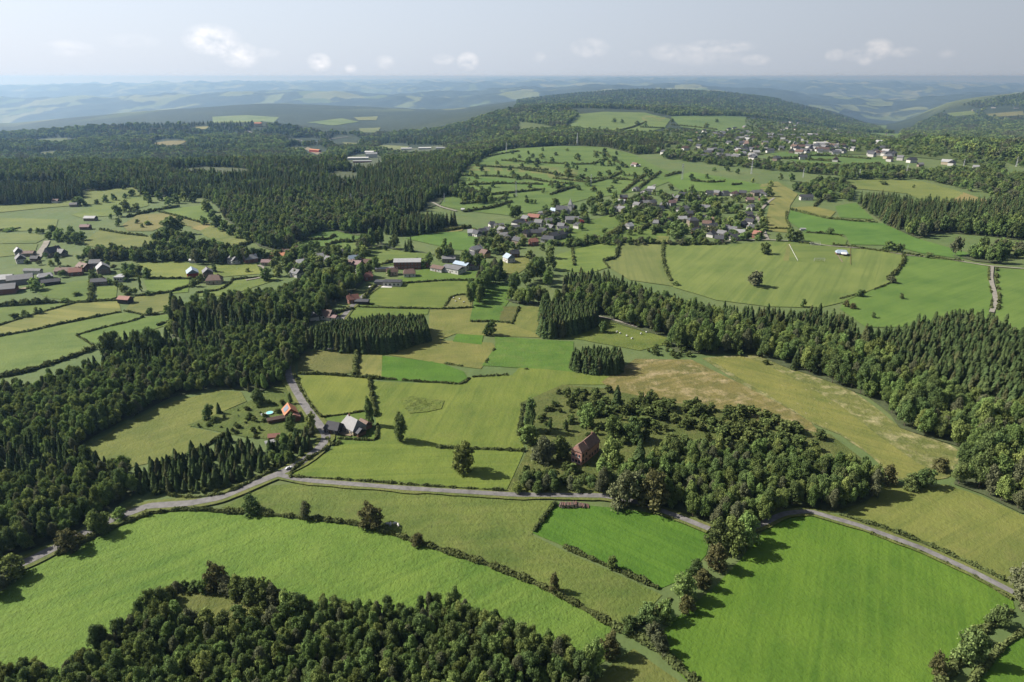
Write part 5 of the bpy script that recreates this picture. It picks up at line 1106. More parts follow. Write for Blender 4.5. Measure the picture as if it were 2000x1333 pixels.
tree(1705, 622, 12, 10, 'tiny tree at the forest edge below the smooth green field', mat='leaf_dark')
tree(1568, 600, 16, 12, 'small dark tree on the forest edge under the mown hill field', mat='leaf_dark')
tree(1320, 558, 8, 16, 'low dark bush in the corner of the mown hill field', mat='leaf_dark')
tree(1042, 535, 36, 24, 'grey poplar like tree below the village', mat='leaf_pale', shape='tall')
tree(1075, 505, 26, 22, 'dark tree at the end of the village gardens', mat='leaf_dark')
tree(340, 458, 36, 48, 'biggest broad tree clump on the left hillside', mat='leaf_dark')
tree(402, 498, 34, 42, 'round dark tree in the belt under the left hillside', mat='leaf_dark')
tree(158, 402, 18, 26, 'dark round tree beside the hilltop farm', mat='leaf_dark')
tree(340, 605, 36, 24, 'dark spruce like tree at the tip of the riverside wood', name='spruce_tree', conifer=True)
tree(356, 608, 30, 18, 'second dark spruce at the tip of the riverside wood', name='spruce_tree', conifer=True)
tree(294, 615, 14, 16, 'round dark tree on the olive field edge', mat='leaf_dark')
tree(326, 612, 16, 14, 'small dark tree left of the riverside wood', mat='leaf')
def trees(L, label, group, mats=('leaf_dark', 'leaf'), name='hedgerow_tree'):
    for k, (x, y, h, w) in enumerate(L): tree(x, y, h, w, label, group, mats[k % len(mats)], 'round', name)
trees([(206,396,14,16),(223,392,13,13),(190,400,10,11),(245,388,10,10),(258,384,13,20),(243,371,9,9),(232,424,24,20),(248,414,22,24),(268,414,17,18),(217,428,10,8),(232,442,16,15),(290,396,22,20),(312,392,18,20),(330,402,16,20),(345,398,20,18),(360,394,20,20),(380,396,20,22),(405,414,24,24),(415,430,20,20),(400,440,15,16),(425,444,24,24),(440,452,22,22),(455,460,22,22),(470,466,20,22),(485,472,20,22),(500,474,18,20),(395,432,10,8),(278,445,8,8),(268,437,8,10),(290,440,8,16)],
      'round dark field tree on the left hillside', 'round trees dotted over the left hillside')
trees([(175,505,18,18),(195,503,24,24),(212,504,20,20),(228,507,20,20),(245,506,18,20),(262,509,20,20),(292,510,22,22),(305,492,22,28),(320,508,20,20),(338,508,20,20),(355,509,18,20),(375,510,18,20),(395,511,16,20),(412,510,18,20),(430,509,18,20),(448,508,18,18),(462,506,18,20),(480,506,16,18),(430,492,20,22),(418,482,16,20),(360,476,16,26),(372,482,14,20)],
      'dark tree in the belt above the yellow green field', 'trees in the belt above the yellow green field')
trees([(105,458,18,20),(120,470,24,24),(135,474,22,24),(150,477,22,24),(160,470,18,18),(112,472,18,18),(98,468,16,16),(140,458,16,18)], 'dark tree in the clump above the left hamlet', 'tree clump above the left hamlet')
trees([(60,456,10,10),(75,457,11,12),(84,456,9,9),(20,452,6,26)], 'small bush tree on the upper left pastures', 'small trees on the upper left pastures')
trees([(245,532,18,20),(260,535,20,20),(272,538,20,20),(288,544,20,20),(185,552,26,14),(215,556,12,14),(228,560,12,14),(240,570,16,12),(255,576,12,12),(276,570,30,7),(290,578,10,14),(70,568,24,28),(115,520,24,10),(100,520,12,12),(380,560,16,16),(393,552,16,16),(420,532,16,12),(484,532,8,10),(150,578,8,20),(128,590,8,20)],
      'garden tree among the houses of the left hamlet', 'garden trees of the left hamlet', name='garden_tree')
trees([(30,622,10,20),(48,618,12,14),(55,620,10,12),(72,614,14,10),(82,613,12,8)], 'small hedge tree above the striped field', 'small hedge trees above the striped field')
trees([(520,548,26,24),(545,540,24,22),(560,520,20,22),(575,505,22,22),(600,500,24,20),(620,492,20,20),(640,510,22,20),(655,500,22,22),(560,490,14,18),(585,488,14,18),(660,520,22,22),(680,500,22,18),(700,520,20,20),(735,530,30,20),(600,525,20,20),(625,520,20,22),(655,540,22,22),(690,550,22,22),(720,540,18,18),(760,540,14,10),(812,520,16,24),(826,524,16,18),(540,520,18,18),(510,500,14,16)],
      'leafy tree among the houses of the valley hamlet', 'garden trees of the valley hamlet', name='garden_tree')
trees([(690,470,10,8),(678,475,10,8),(752,490,10,10),(590,470,8,6)], 'small tree on the side valley pastures', 'small trees on the side valley pastures')
trees([(1010,425,24,26),(1000,425,22,14),(1065,420,20,18),(1085,405,18,18),(1155,405,22,22),(1170,398,24,22),(1185,410,20,20),(1200,392,18,16),(1160,420,20,20),(1140,415,18,16),(1230,400,14,16),(1290,385,16,18),(1310,395,14,18),(1345,400,22,20),(1370,392,18,18),(1385,405,20,22),(1358,412,18,20),(1330,420,14,18),(1260,425,18,20),(1250,430,14,14),(1285,425,18,16),(1400,412,18,22),(1420,410,16,20),(1440,395,14,18),(1500,385,20,18),(1490,400,16,18),(1480,410,14,12),(1485,425,18,14),(1400,438,14,18),(1425,440,16,18),(1440,445,14,16),(1455,435,12,14),(1395,425,16,18),(1350,448,12,12),(1230,460,12,14),(1250,458,12,14),(1180,455,10,16),(1170,470,10,14),(1200,470,12,16),(1280,425,16,14),(1310,372,12,14),(1480,470,10,16),(1460,462,10,16),(1352,475,10,10),(1400,476,8,14),(1430,470,10,14)],
      'leafy garden tree in the hillside village', 'garden trees of the hillside village', name='garden_tree')
trees([(960,470,24,22),(975,480,22,24),(1000,470,18,18),(1020,480,18,20),(945,480,18,20),(985,495,20,20),(1010,440,16,16),(1040,450,14,14),(1085,440,16,16),(1098,430,14,14),(1125,425,14,14),(970,455,14,14),(930,478,12,12),(1035,505,16,18),(950,495,16,16),(1060,490,14,14),(1030,462,12,14),(1075,480,12,16)],
      'leafy tree in the lower village', 'garden trees of the lower village', name='garden_tree')
trees([(930,365,12,14),(955,378,14,12),(940,390,12,12),(905,370,16,24),(915,378,14,20),(930,350,10,12),(1050,322,12,14),(1040,310,10,12),(1175,325,14,16),(1190,325,12,14),(1215,328,12,12),(1170,345,10,14),(1190,345,12,14),(1240,350,14,12),(1270,348,16,14),(1218,345,10,8),(1130,372,10,14),(1150,365,8,10),(1180,300,10,14),(1200,315,10,14),(1350,352,12,12),(1380,350,10,10),(1440,340,10,10),(1470,358,10,10),(1420,335,10,12),(1395,335,8,10),(1380,348,8,8),(1060,378,8,8),(1035,368,8,12),(970,322,8,10),(1000,302,7,8),(1108,296,6,8),(1085,305,7,9),(1130,315,8,10),(1005,318,8,12)],
      'round dark hedge tree on the central hill', 'hedge trees on the central hill')
trees([(1200,240,8,12),(1215,242,8,10),(1245,246,9,14),(1260,248,8,10),(1312,240,8,10),(1378,250,10,12),(1400,240,7,10),(1170,262,14,8),(1185,262,12,12),(1205,262,12,14),(1150,262,10,8),(1235,262,8,10),(1545,355,16,14),(1525,352,12,12),(1555,375,18,20),(1505,365,12,12),(1725,362,8,18),(1783,368,8,6),(1580,315,14,8)],
      'dark tree on the far plateau pastures', 'trees on the far plateau pastures')
def random_trees(poly, n, h, label, group, seed, name='garden_tree'):
    rs = np.random.RandomState(seed); xs = [p[0] for p in poly]; ys = [p[1] for p in poly]; L = []
    while len(L) < n:
        x, y = rs.uniform(min(xs), max(xs)), rs.uniform(min(ys), max(ys))
        if inside(poly, np.array([x]), np.array([y]))[0]: hh = rs.uniform(*h); L.append((x, y, hh, hh*rs.uniform(.8, 1.4)))
    trees(L, label, group, ('leaf_dark', 'leaf', 'leaf_dark', 'leaf'), name)
random_trees([(1160,410),(1240,385),(1330,375),(1490,380),(1500,470),(1400,478),(1320,470),(1220,440)], 85, (8, 17), 'leafy garden tree in the hillside village', 'garden trees of the hillside village', 1)
random_trees([(915,455),(1010,430),(1140,405),(1150,440),(1100,478),(1000,500),(930,490)], 40, (8, 15), 'leafy tree in the lower village', 'garden trees of the lower village', 2)
random_trees([(500,500),(700,490),(740,520),(700,560),(560,530)], 30, (12, 22), 'leafy tree among the houses of the valley hamlet', 'garden trees of the valley hamlet', 3)
random_trees([(890,395),(930,320),(1010,295),(1180,293),(1270,330),(1240,375),(1100,385),(1000,410)], 80, (6, 13), 'round dark hedge tree on the central hill', 'hedge trees on the central hill', 5, 'hedgerow_tree')
# bushy rim of the grass clearing in the near wood
for q, (x, y, h, w) in enumerate([(300,1196,40,40),(318,1184,34,36),(334,1170,24,26),(346,1156,18,22),(362,1150,14,22),(382,1152,18,26),(402,1156,26,30),(445,1162,34,36),(468,1168,38,40),(492,1174,42,42),(515,1178,44,42),(540,1186,40,40),(562,1192,38,38),(470,1212,26,34),(505,1218,30,36),(535,1226,36,40),(565,1222,40,42),(590,1205,44,44),(340,1212,30,40),(372,1222,30,40),(405,1226,30,40),(440,1230,32,40)]):
    tree(x, y, h, w, 'bushy tree on the rim of the grass clearing in the near wood', 'bushy trees round the clearing in the near wood', ('leaf', 'leaf_dark', 'leaf', 'leaf_pale')[q % 4], 'round', 'bushy_tree')

# ------------------------------------------------------------------ shrubs: one-mesh bushes
_sh = [bpy.data.objects.new('shrub', me) for me in SHRUBS]; _shn = [0]; SHRUB_REST = []
def shrub(X, Y, h, w, label, group):
    k = _shn[0] % 5; _shn[0] += 1; r = random.Random(_shn[0]); z = float(H(X, Y))+0.00045*Y
    if _shn[0] > 285: SHRUB_REST.append((X, Y, z-0.05, w, h)); return
    o = _sh[k] if _shn[0] <= 5 else _sh[k].copy(); COL.objects.link(o); o.location = (X, Y, z-0.05); o.rotation_euler = (0, 0, r.uniform(0, 6.28)); o.scale = (w, w*r.uniform(.8, 1.2), h)
    prop(o, label, 'shrub', group)
def shrubs(pts, n, h, label, group, seed, clump=0.5):
    XY = ground(dens_px(pts))[:, :2]; rs = np.random.RandomState(seed); lo, hi = XY.min(0), XY.max(0); poly = XY.tolist(); got = 0; tries = 0
    cx = rs.uniform(lo, hi, (12, 2))
    while got < n and tries < n*60:
        tries += 1; p = rs.uniform(lo, hi) if rs.uniform() > clump else cx[rs.randint(12)]+rs.normal(0, 7, 2)
        if not inside(poly, np.array([p[0]]), np.array([p[1]]))[0]: continue
        hh = rs.uniform(*h)*rs.uniform(.7, 1.15); shrub(float(p[0]), float(p[1]), hh, hh*rs.uniform(1.0, 1.7), label, group); got += 1
shrubs([(1100,775),(1170,760),(1250,770),(1340,790),(1430,808),(1520,835),(1600,850),(1620,865),(1560,870),(1450,860),(1350,850),(1260,850),(1200,840),(1120,800)], 90, (2.0, 5.2), 'bushy green shrub on the scrubby heath', 'shrubs on the scrubby heath', 3)
shrubs([(1035,880),(1060,790),(1100,760),(1180,770),(1260,850),(1220,870),(1110,860)], 42, (1.2, 3.4), 'green shrub on the left part of the heath', 'shrubs on the left part of the heath', 4)
shrubs([(1000,960),(1030,915),(1110,915),(1190,940),(1185,962)], 34, (1.2, 3.0), 'green shrub between the lane and the brick house', 'shrubs in front of the brick house', 5, .3)
shrubs([(380,835),(480,795),(545,765),(560,800),(520,830),(500,860),(460,858)], 36, (0.8, 2.6), 'green shrub in the overgrown garden', 'shrubs in the overgrown garden', 6)
shrubs([(1240,690),(1300,672),(1480,692),(1540,720),(1500,716),(1440,694),(1300,700)], 26, (1.2, 3.5), 'green shrub along the foot of the right forest', 'shrubs along the foot of the right forest', 7)
shrubs([(340,1168),(400,1145),(560,1160),(560,1185),(480,1170),(400,1165)], 14, (0.8, 1.8), 'low shrub on the grass clearing in the near wood', 'shrubs on the clearing in the near wood', 8)
shrubs([(270,968),(330,955),(470,945),(430,968),(330,972)], 18, (0.8, 2.2), 'low shrub on the verge below the young plantation', 'shrubs below the young plantation', 9)
shrubs([(1390,830),(1470,800),(1560,825),(1610,850),(1600,868),(1480,862),(1400,856)], 26, (3.0, 5.5), 'bushy green shrub on the scrubby heath', 'shrubs on the scrubby heath', 13)
shrubs([(1180,790),(1300,790),(1400,820),(1440,850),(1300,856),(1210,850)], 18, (2.5, 5.0), 'bushy green shrub on the scrubby heath', 'shrubs on the scrubby heath', 14)
shrubs([(1200,852),(1260,832),(1420,838),(1560,860),(1610,885),(1500,884),(1300,882)], 26, (3.0, 5.8), 'bushy green shrub on the scrubby heath', 'shrubs on the scrubby heath', 15)
if SHRUB_REST:
    a = np.array(SHRUB_REST); n = len(a); rs = np.random.RandomState(2)
    scatter('shrubs', a[:, :3], OFFS['sh']+np.arange(n) % 5, np.column_stack([np.zeros(n), np.zeros(n), rs.uniform(0, 6.28, n)]), np.column_stack([a[:, 3], a[:, 3], a[:, 4]]), 'the rest of the low shrubs on the heath and its margins', 'shrubs')
# reedy patch in the meadow
def reed_patch():
    XY = ground(dens_px([(785,780),(805,775),(840,781),(868,784),(862,800),(835,806),(800,809),(788,795)]))[:, :2]; _layer[0] += 1
    prop(sheet('rough_patch', XY, grass_mat((0.158, 0.195, 0.058), 20, .3, 2, 1.0, (0.2, 0.17, 0.09), .4, 6), _layer[0]), 'dark weedy patch in the yellow green meadow', 'weeds', kind='structure')
    rs = np.random.RandomState(4); lo, hi = XY.min(0), XY.max(0); p = rs.normal((lo+hi)/2, (hi-lo)/4.2, (3600, 2)); p = p[inside(XY.tolist(), p[:, 0], p[:, 1])]; p = p[np.sin(p[:, 0]*1.1)*np.sin(p[:, 1]*0.9)+rs.uniform(-1, 1, len(p)) > -0.1]
    z = H(p[:, 0], p[:, 1])+0.12+rs.uniform(0, 0.3, len(p)); nr = rs.normal(0, 1, (len(p), 3)); nr[:, 2] *= .4; nr /= np.linalg.norm(nr, axis=1)[:, None]
    Q = _quads(np.column_stack([p, z]), nr, np.full(len(p), 0.13), rs); v = Q.reshape(-1, 3)
    prop(link('weeds', _mesh_mixed('weeds', v, np.arange(len(v)).reshape(-1, 4), np.zeros((0, 3), int), [M['shrub']], np.zeros(len(p)), rs.uniform(0, 1, len(p)))), 'thick weeds on the dark patch in the meadow', 'weeds', kind='stuff')
reed_patch()
# ------------------------------------------------------------------ buildings
WALL = {'w': ('white', (0.384, 0.372, 0.347)), 'c': ('cream', (0.310, 0.260, 0.186)), 'b': ('brick', (0.161, 0.077, 0.056)), 's': ('stone', (0.155, 0.127, 0.099)), 'g': ('grey', (0.167, 0.164, 0.158)), 'y': ('yellow', (0.341, 0.248, 0.112)), 'd': ('dark', (0.043, 0.040, 0.037)), 'r': ('red', (0.186, 0.034, 0.022)), 'o': ('brown', (0.105, 0.065, 0.043))}
ROOF = {'s': ('slate', (0.040, 0.041, 0.046)), 'g': ('grey', (0.105, 0.105, 0.108)), 'l': ('pale grey', (0.205, 0.205, 0.205)), 'r': ('red tile', (0.165, 0.075, 0.055)), 'o': ('orange tile', (0.30, 0.125, 0.06)), 'n': ('brown tile', (0.093, 0.059, 0.046)), 'w': ('white', (0.372, 0.372, 0.360)), 'b': ('pale blue metal', (0.211, 0.260, 0.310)), 'd': ('black', (0.022, 0.022, 0.026)), 'm': ('mauve', (0.136, 0.087, 0.084))}
WM = {k: plain_mat('wall_'+v[0], v[1], 0.10, 0.8, 0.9, 0.1, 0.12) for k, v in WALL.items()}
RM = {k: plain_mat('roof_'+v[0].replace(' ', '_'), v[1], 0.16, 1.2, 0.75 if k not in 'bl' else 0.5, 0.25, 0.12) for k, v in ROOF.items()}
PANE = plain_mat('window_glass', (0.03, 0.035, 0.045), 0.2, 1, 0.12, 0.5)
FRAME = plain_mat('window_frame', (0.38, 0.375, 0.36), 0.05, 2)
CHIM = plain_mat('chimney_brick', (0.15, 0.08, 0.06), 0.2, 3)
def gable_mesh(mb, w, d, e, r, over=0.0):
    """walls of a gabled block, ridge along x"""
    x, y = w/2, d/2
    mb.add([(-x,-y,-1),(x,-y,-1),(x,y,-1),(-x,y,-1),(-x,-y,e),(x,-y,e),(x,y,e),(-x,y,e),(-x,0,r),(x,0,r)],
           [(0,1,5,4),(2,3,7,6),(1,2,6,9,5),(3,0,4,8,7)])
def roof_mesh(mb, w, d, e, r, hip=0.0, ov=0.4, th=0.18):
    x, y = w/2+ov, d/2+ov; k = (r-e)/(d/2); ez = e-ov*k+0.06; hx = x-hip*(w/2); rz = r+0.06
    a = [(-x,-y,ez),(x,-y,ez),(x,y,ez),(-x,y,ez),(-hx,0,rz),(hx,0,rz)]; b = [(p[0], p[1], p[2]+th) for p in a]
    mb.add(a+b, [(6,7,11,10),(8,9,10,11),(7,8,11),(9,6,10),(0,4,5,1),(2,5,4,3),(1,5,2),(3,4,0),(0,1,7,6),(1,2,8,7),(2,3,9,8),(3,0,6,9)])
def wloc(x, y, lift=0):
    p = ground([(x, y)])[0]; return p[0], p[1], p[2]+0.00045*p[1]
HN = [0]
def windows_on(parent, w, d, e, nx, nz, side, size=(1.0, 1.2), door=False, wm=None):
    """windows (frame with a pane) along one wall: side -1 the front (-y), +1 the back, 'l'/'r' the gable ends"""
    for iz in range(nz):
        for ix in range(nx):
            t = (ix+0.5)/nx-0.5; z = e*(iz+0.5)/nz-size[1]*0.42
            f = MB(); p = MB(); a, b = size[0]/2, size[1]
            if side in (-1, 1):
                cx = t*w; y0 = side*d/2; f.box(cx-a, cx+a, min(y0, y0+side*.07), max(y0, y0+side*.07), z, z+b); p.box(cx-a+.12, cx+a-.12, min(y0+side*.04, y0+side*.10), max(y0+side*.04, y0+side*.10), z+.12, z+b-.12)
            else:
                sx = -1 if side == 'l' else 1; cy_ = t*d; x0 = sx*w/2; f.box(min(x0, x0+sx*.07), max(x0, x0+sx*.07), cy_-a, cy_+a, z, z+b); p.box(min(x0+sx*.04, x0+sx*.10), max(x0+sx*.04, x0+sx*.10), cy_-a+.12, cy_+a-.12, z+.12, z+b-.12)
            fo = f.build('window', FRAME, parent); p.build('pane', PANE, fo)
    if door:
        m = MB(); y0 = side*d/2; m.box(-.5, .5, min(y0, y0+side*.08), max(y0, y0+side*.08), 0, 2.1); m.build('door', WM['o'], parent)
def house(x, y, w=9, d=7.5, e=4.2, r=7.2, rot=0, wall='w', roof='s', label=None, group=None, cat='house', name='house', hip=0.0, chim=True, win=None, big=False):
    X, Y, Z = wloc(x, y); HN[0] += 1; k = HN[0]
    root = empty(name, (X, Y, Z), math.radians(rot)); prop(root, label, cat, group); root.scale = (0.74,)*3 if Y < 1000 else (1, 1, 1)
    m = MB(); gable_mesh(m, w, d, e, r if hip == 0 else e+0.001+(r-e)*0.02) if hip == 0 else m.box(-w/2, w/2, -d/2, d/2, -1, e); m.build('wall', WM[wall], root)
    m = MB(); roof_mesh(m, w, d, e, r, hip); ro = m.build('roof', RM[roof], root)
    if chim:
        m = MB(); cx = w*0.28*(1 if k % 2 else -1); m.box(cx-.35, cx+.35, -.3, .3, r-0.6, r+1.0); m.build('chimney', CHIM, ro)
    n = win if win is not None else (0 if Y > 700 else 2)
    if n:
        sz = (1.1, 1.3) if not big else (1.2, 1.5)
        windows_on(root, w, d, e, n, 1 if e < 4.6 else 2, -1, sz, True)
    if win:
        windows_on(root, w, d, e, 2, 1 if e < 4.6 else 2, 'l', sz); windows_on(root, w, d, e, 2, 1 if e < 4.6 else 2, 'r', sz)
    return root
def part_gable(parent, cx, cy, rot, w, d, e, r, wall, roof, hip=0.0, name='wing', wins=0):
    """a wing: walls with their own roof under them"""
    m = MB(); gable_mesh(m, w, d, e, r) if hip == 0 else m.box(-w/2, w/2, -d/2, d/2, -1, e)
    o = m.build(name, WM[wall], parent); o.location = (cx, cy, 0); o.rotation_euler = (0, 0, math.radians(rot))
    m = MB(); roof_mesh(m, w, d, e, r, hip); m.build('roof', RM[roof], o)
    if wins:
        for sd in (-1, 1):
            for ix in range(wins):
                mm = MB(); t = ((ix+.5)/wins-.5)*w; y0 = sd*d/2; mm.box(t-.5, t+.5, min(y0, y0+sd*.08), max(y0, y0+sd*.08), e*.35, e*.35+1.2); mm.build('window', PANE, o)
    return o

# the red brick house on the heath
def brick_house():
    X, Y, Z = wloc(1138, 903); root = empty('brick_house', (X, Y, Z), 0); prop(root, 'red brick house with brown tiled roofs and dark empty windows on the heath', 'house'); root.scale = (0.62,)*3
    BR = plain_mat('old_brick', (0.30, 0.158, 0.122), 0.25, 1.2); TI = plain_mat('old_tile', (0.125, 0.078, 0.062), 0.25, 1.0)
    # front block: gable towards the viewer
    fb = MB(); gable_mesh(fb, 7.0, 6.4, 8.2, 11.0); f = fb.build('front_block', BR, root); f.location = (-1.6, 0.6, 0); f.rotation_euler = (0, 0, math.radians(52))
    m = MB(); roof_mesh(m, 7.0, 6.4, 8.2, 11.0, 0.45); m.build('roof', TI, f)
    wg = MB(); gable_mesh(wg, 13.0, 7.2, 6.8, 10.6); g = wg.build('main_wing', BR, root); g.location = (3.4, 8.0, 0); g.rotation_euler = (0, 0, math.radians(55))
    m = MB(); roof_mesh(m, 13.0, 7.2, 6.8, 10.6, 0.0); ro = m.build('roof', TI, g)
    c = MB(); c.box(3.6, 4.6, -.4, .4, 9.8, 11.9); c.build('chimney', CHIM, ro)
    for z in (1.2, 4.6):
        for t in (-1.9, 0, 1.9):
            if z < 1 and t == 0:
                m = MB(); m.box(-3.62, -3.48, -.55, .55, 0, 2.3); m.build('door', WM['d'], f); continue
            m = MB(); m.box(-3.60, -3.47, t-.55, t+.55, z, z+1.6); wdw = m.build('window', PANE, f); s = MB(); s.box(-3.72, -3.50, t-.7, t+.7, z-.16, z-.02); s.build('sill', FRAME, wdw)
        for t in (-1.6, 1.2):
            m = MB(); m.box(t-.55, t+.55, -3.32, -3.18, z, z+1.6); m.build('window', PANE, f)
    for t in (-4, -1.2, 1.8, 4.6):
        m = MB(); m.box(t-.5, t+.5, -3.72, -3.58, 1.4, 2.9); m.build('window', PANE, g); m = MB(); m.box(t-.5, t+.5, 3.58, 3.72, 1.4, 2.9); m.build('window', PANE, g)
brick_house()
# slate roofed farmhouse and its barn
def farmhouse():
    X, Y, Z = wloc(690, 845); root = empty('farmhouse', (X, Y, Z), 0); prop(root, 'big farmhouse with pale slate roof slope and hipped dark side', 'house'); root.scale = (0.68,)*3
    o = MB(); o.box(-5.5, 5.5, -4.2, 4.2, -1, 3.4); m = o.build('wall', WM['c'], root); m.location = (-0.2, 2.2, 0); m.rotation_euler = (0, 0, math.radians(-42))
    r = MB(); roof_mesh(r, 11, 8.4, 3.4, 7.6, 0.28, 0.5); ro = r.build('roof', plain_mat('pale_slate', (0.15, 0.147, 0.145), 0.12, 0.8, 0.6), m)
    c = MB(); c.box(-3.3, -2.6, -.35, .35, 6.8, 8.7); c.build('chimney', CHIM, ro)
    for t in (-3.6, -1.2, 1.2, 3.6):
        f = MB(); f.box(t-.5, t+.5, -4.30, -4.18, .9, 2.2); w_ = f.build('window', FRAME, m); p = MB(); p.box(t-.38, t+.38, -4.34, -4.24, 1.02, 2.08); p.build('pane', PANE, w_)
    l = part_gable(root, 3.6, -2.4, -42, 5.5, 5.0, 2.6, 4.2, 'o', 's', 0, 'lean_to', 2)
    e = part_gable(root, 5.2, 5.2, -42, 6, 5, 2.6, 4.4, 'b', 'n', 0, 'rear_wing', 1)
farmhouse()
house(654, 844, 7.5, 6.5, 3.0, 5.4, -20, 'd', 'd', 'dark slate roofed barn left of the big farmhouse', None, 'barn', 'barn', 0.2, False, 2)
# orange roofed house
def orange_house():
    X, Y, Z = wloc(566, 820); root = empty('orange_roofed_house', (X, Y, Z), 0); prop(root, 'cream house with bright orange tile roof and grey panels on one slope', 'house'); root.scale = (0.66,)*3
    m = part_gable(root, -0.6, 3.6, -62, 8.2, 7.2, 3.6, 6.8, 'c', 'o', 0, 'main_block', 2)
    s = MB(); k = (6.8-3.6)/3.6
    v = []
    for (a, b) in ((-2.6, 0.7), (2.2, 0.7), (2.2, 3.2), (-2.6, 3.2)): v.append((a, -b, 6.8-b*k+0.36))
    s.add(v+[(p[0], p[1], p[2]+.06) for p in v], [(0,1,2,3),(7,6,5,4),(0,4,5,1),(1,5,6,2),(2,6,7,3),(3,7,4,0)])
    s.build('solar_panel', plain_mat('solar_panel', (0.10, 0.12, 0.15), 0.1, 2, 0.3, 0.5), m)
    part_gable(root, 2.9, -0.6, -62, 5.6, 5.6, 2.8, 4.2, 'b', 'r', 0.2, 'side_wing', 1)
orange_house()
house(540, 824, 8.0, 2.6, 1.9, 2.7, 25, 'o', 'n', 'low brown garden shed behind the orange roofed house', None, 'shed', 'garden_shed', 0, False, 0)
house(537, 858, 5.2, 2.8, 1.8, 2.8, 10, 'b', 'r', 'small red roofed shed above the long white roof', None, 'shed', 'garden_shed', 0, False, 0)
house(540, 866, 9.5, 2.0, 1.5, 1.9, 27, 'g', 'l', 'long narrow shed with white grey roof by the young plantation', None, 'shed', 'long_shed', 0, False, 0)
def pool():
    X, Y, Z = wloc(527, 809); root = empty('swimming_pool', (X, Y, Z)); prop(root, 'small round turquoise garden pool by the orange roofed house', 'pool'); root.scale = (0.60,)*3
    bm = bmesh.new(); bmesh.ops.create_cone(bm, cap_ends=True, segments=28, radius1=2.3, radius2=2.3, depth=0.9); me = bpy.data.meshes.new('pool_wall'); bm.to_mesh(me); bm.free(); me.materials.append(FRAME); o = link('pool_wall', me, root); o.location = (0, 0, .4)
    bm = bmesh.new(); bmesh.ops.create_circle(bm, cap_ends=True, segments=28, radius=2.1); me = bpy.data.meshes.new('pool_water'); bm.to_mesh(me); bm.free(); me.materials.append(plain_mat('pool_water', (0.16, 0.42, 0.42), 0.05, 1, 0.1, 0.5)); o = link('pool_water', me, root); o.location = (0, 0, .87)
pool()
house(515, 814, 1.6, 1.2, 1.2, 1.6, 20, 'w', 'w', 'tiny white hut beside the round pool', None, 'hut', 'pool_hut', 0, False, 0)
house(1205, 994, 2.0, 1.6, 1.7, 2.1, -15, 'w', 'l', 'tiny white hut at the corner of the vivid field', None, 'hut', 'field_hut', 0, False, 0)
house(652, 686, 6, 3, 2.0, 2.8, 5, 'd', 'g', 'little dark field shelter under the long spruce block', None, 'shed', 'field_shelter', 0, False, 0)
# white gabled house by the riverside wood
def white_house():
    X, Y, Z = wloc(628, 625); root = empty('white_house', (X, Y, Z)); prop(root, 'white house of two gabled wings with brown slate roofs at the riverside wood', 'house'); root.scale = (0.72,)*3
    part_gable(root, 1.5, 3.5, -18, 13, 7.5, 3.4, 6.6, 'w', 'n', 0, 'main_wing', 4); part_gable(root, -6.0, 0.5, -60, 9, 6.5, 3.2, 6.0, 'w', 'g', 0, 'side_wing', 2); part_gable(root, 8, -0.5, -18, 8, 4.5, 2.6, 3.8, 'w', 'm', 0, 'garage', 1)
white_house()
house(690, 592, 8, 6.5, 3.6, 6.4, 30, 'b', 'r', 'brick house with red roof beside the riverside road', None, 'house', 'house', 0, True, 2)
house(708, 594, 10, 5, 2.4, 3.6, -5, 'd', 's', 'low dark shed right of the brick house on the riverside road', None, 'shed', 'shed', 0, False, 0)
def modern():
    X, Y, Z = wloc(764, 558); root = empty('modern_house', (X, Y, Z), math.radians(-3)); prop(root, 'long white flat roofed modern house with dark roof', 'house'); root.scale = (0.72,)*3
    m = MB(); m.box(-6, 9, -4, 4, -1, 3.6); m.build('wall', WM['w'], root); m = MB(); m.box(-6.3, 9.3, -4.3, 4.3, 3.6, 3.95); m.build('roof', RM['d'], root)
    m = MB(); m.box(-14, -6.02, -2, 5, -1, 3.0); m.build('side_block', WM['g'], root); m = MB(); m.box(-14.2, -6.02, -2.2, 5.2, 3.0, 3.3); m.build('side_roof', RM['s'], root); m = MB(); m.box(-18, 2, -7.5, -4.02, -1, 0.25); m.build('terrace', WM['w'], root)
    for t in (-3.5, 0, 3.5, 7): m = MB(); m.box(t-.8, t+.8, -4.1, -3.98, 1.0, 2.6); m.build('window', PANE, root)
modern()
house(797, 523, 24, 12, 6.2, 8.2, 3, 'b', 'l', 'long brick school with pale grey roof and rows of windows', None, 'school', 'school', 0, False, 8, True)
house(822, 521, 14, 8, 3.4, 5.2, 3, 'b', 'm', 'low brick annexe right of the grey roofed school', None, 'house', 'school_annexe', 0, False, 3)
house(800, 540, 10, 8, 3.2, 6.2, 10, 'w', 'n', 'white bungalow with brown roof below the school', None, 'house', 'house', 0.3, True, 3)
house(766, 537, 9, 7, 3.2, 6.0, 20, 'c', 'n', 'cream house with brown roof left of the white bungalow', None, 'house', 'house', 0, True, 2)
house(752, 530, 16, 4, 2.4, 3.4, 5, 'c', 'l', 'low cream garages with pale roof by the school', None, 'garages', 'garages', 0, False, 0)
house(857, 530, 13, 8, 3.0, 4.8, -35, 'w', 'n', 'white walled shed with brown roof, leftmost of the works', None, 'shed', 'works_shed', 0, False, 2)
house(887, 532, 18, 11, 4.2, 5.8, -35, 'w', 'g', 'biggest white walled shed of the works with grey roof', None, 'shed', 'works_shed', 0, False, 4)
house(903, 525, 15, 8, 4.2, 6.0, -35, 'w', 'b', 'white walled shed of the works with pale blue roof', None, 'shed', 'works_shed', 0, False, 3)
house(920, 525, 14, 8, 3.6, 5.8, 5, 'g', 'm', 'grey walled shed of the works with mauve roof', None, 'shed', 'works_shed', 0, False, 3)
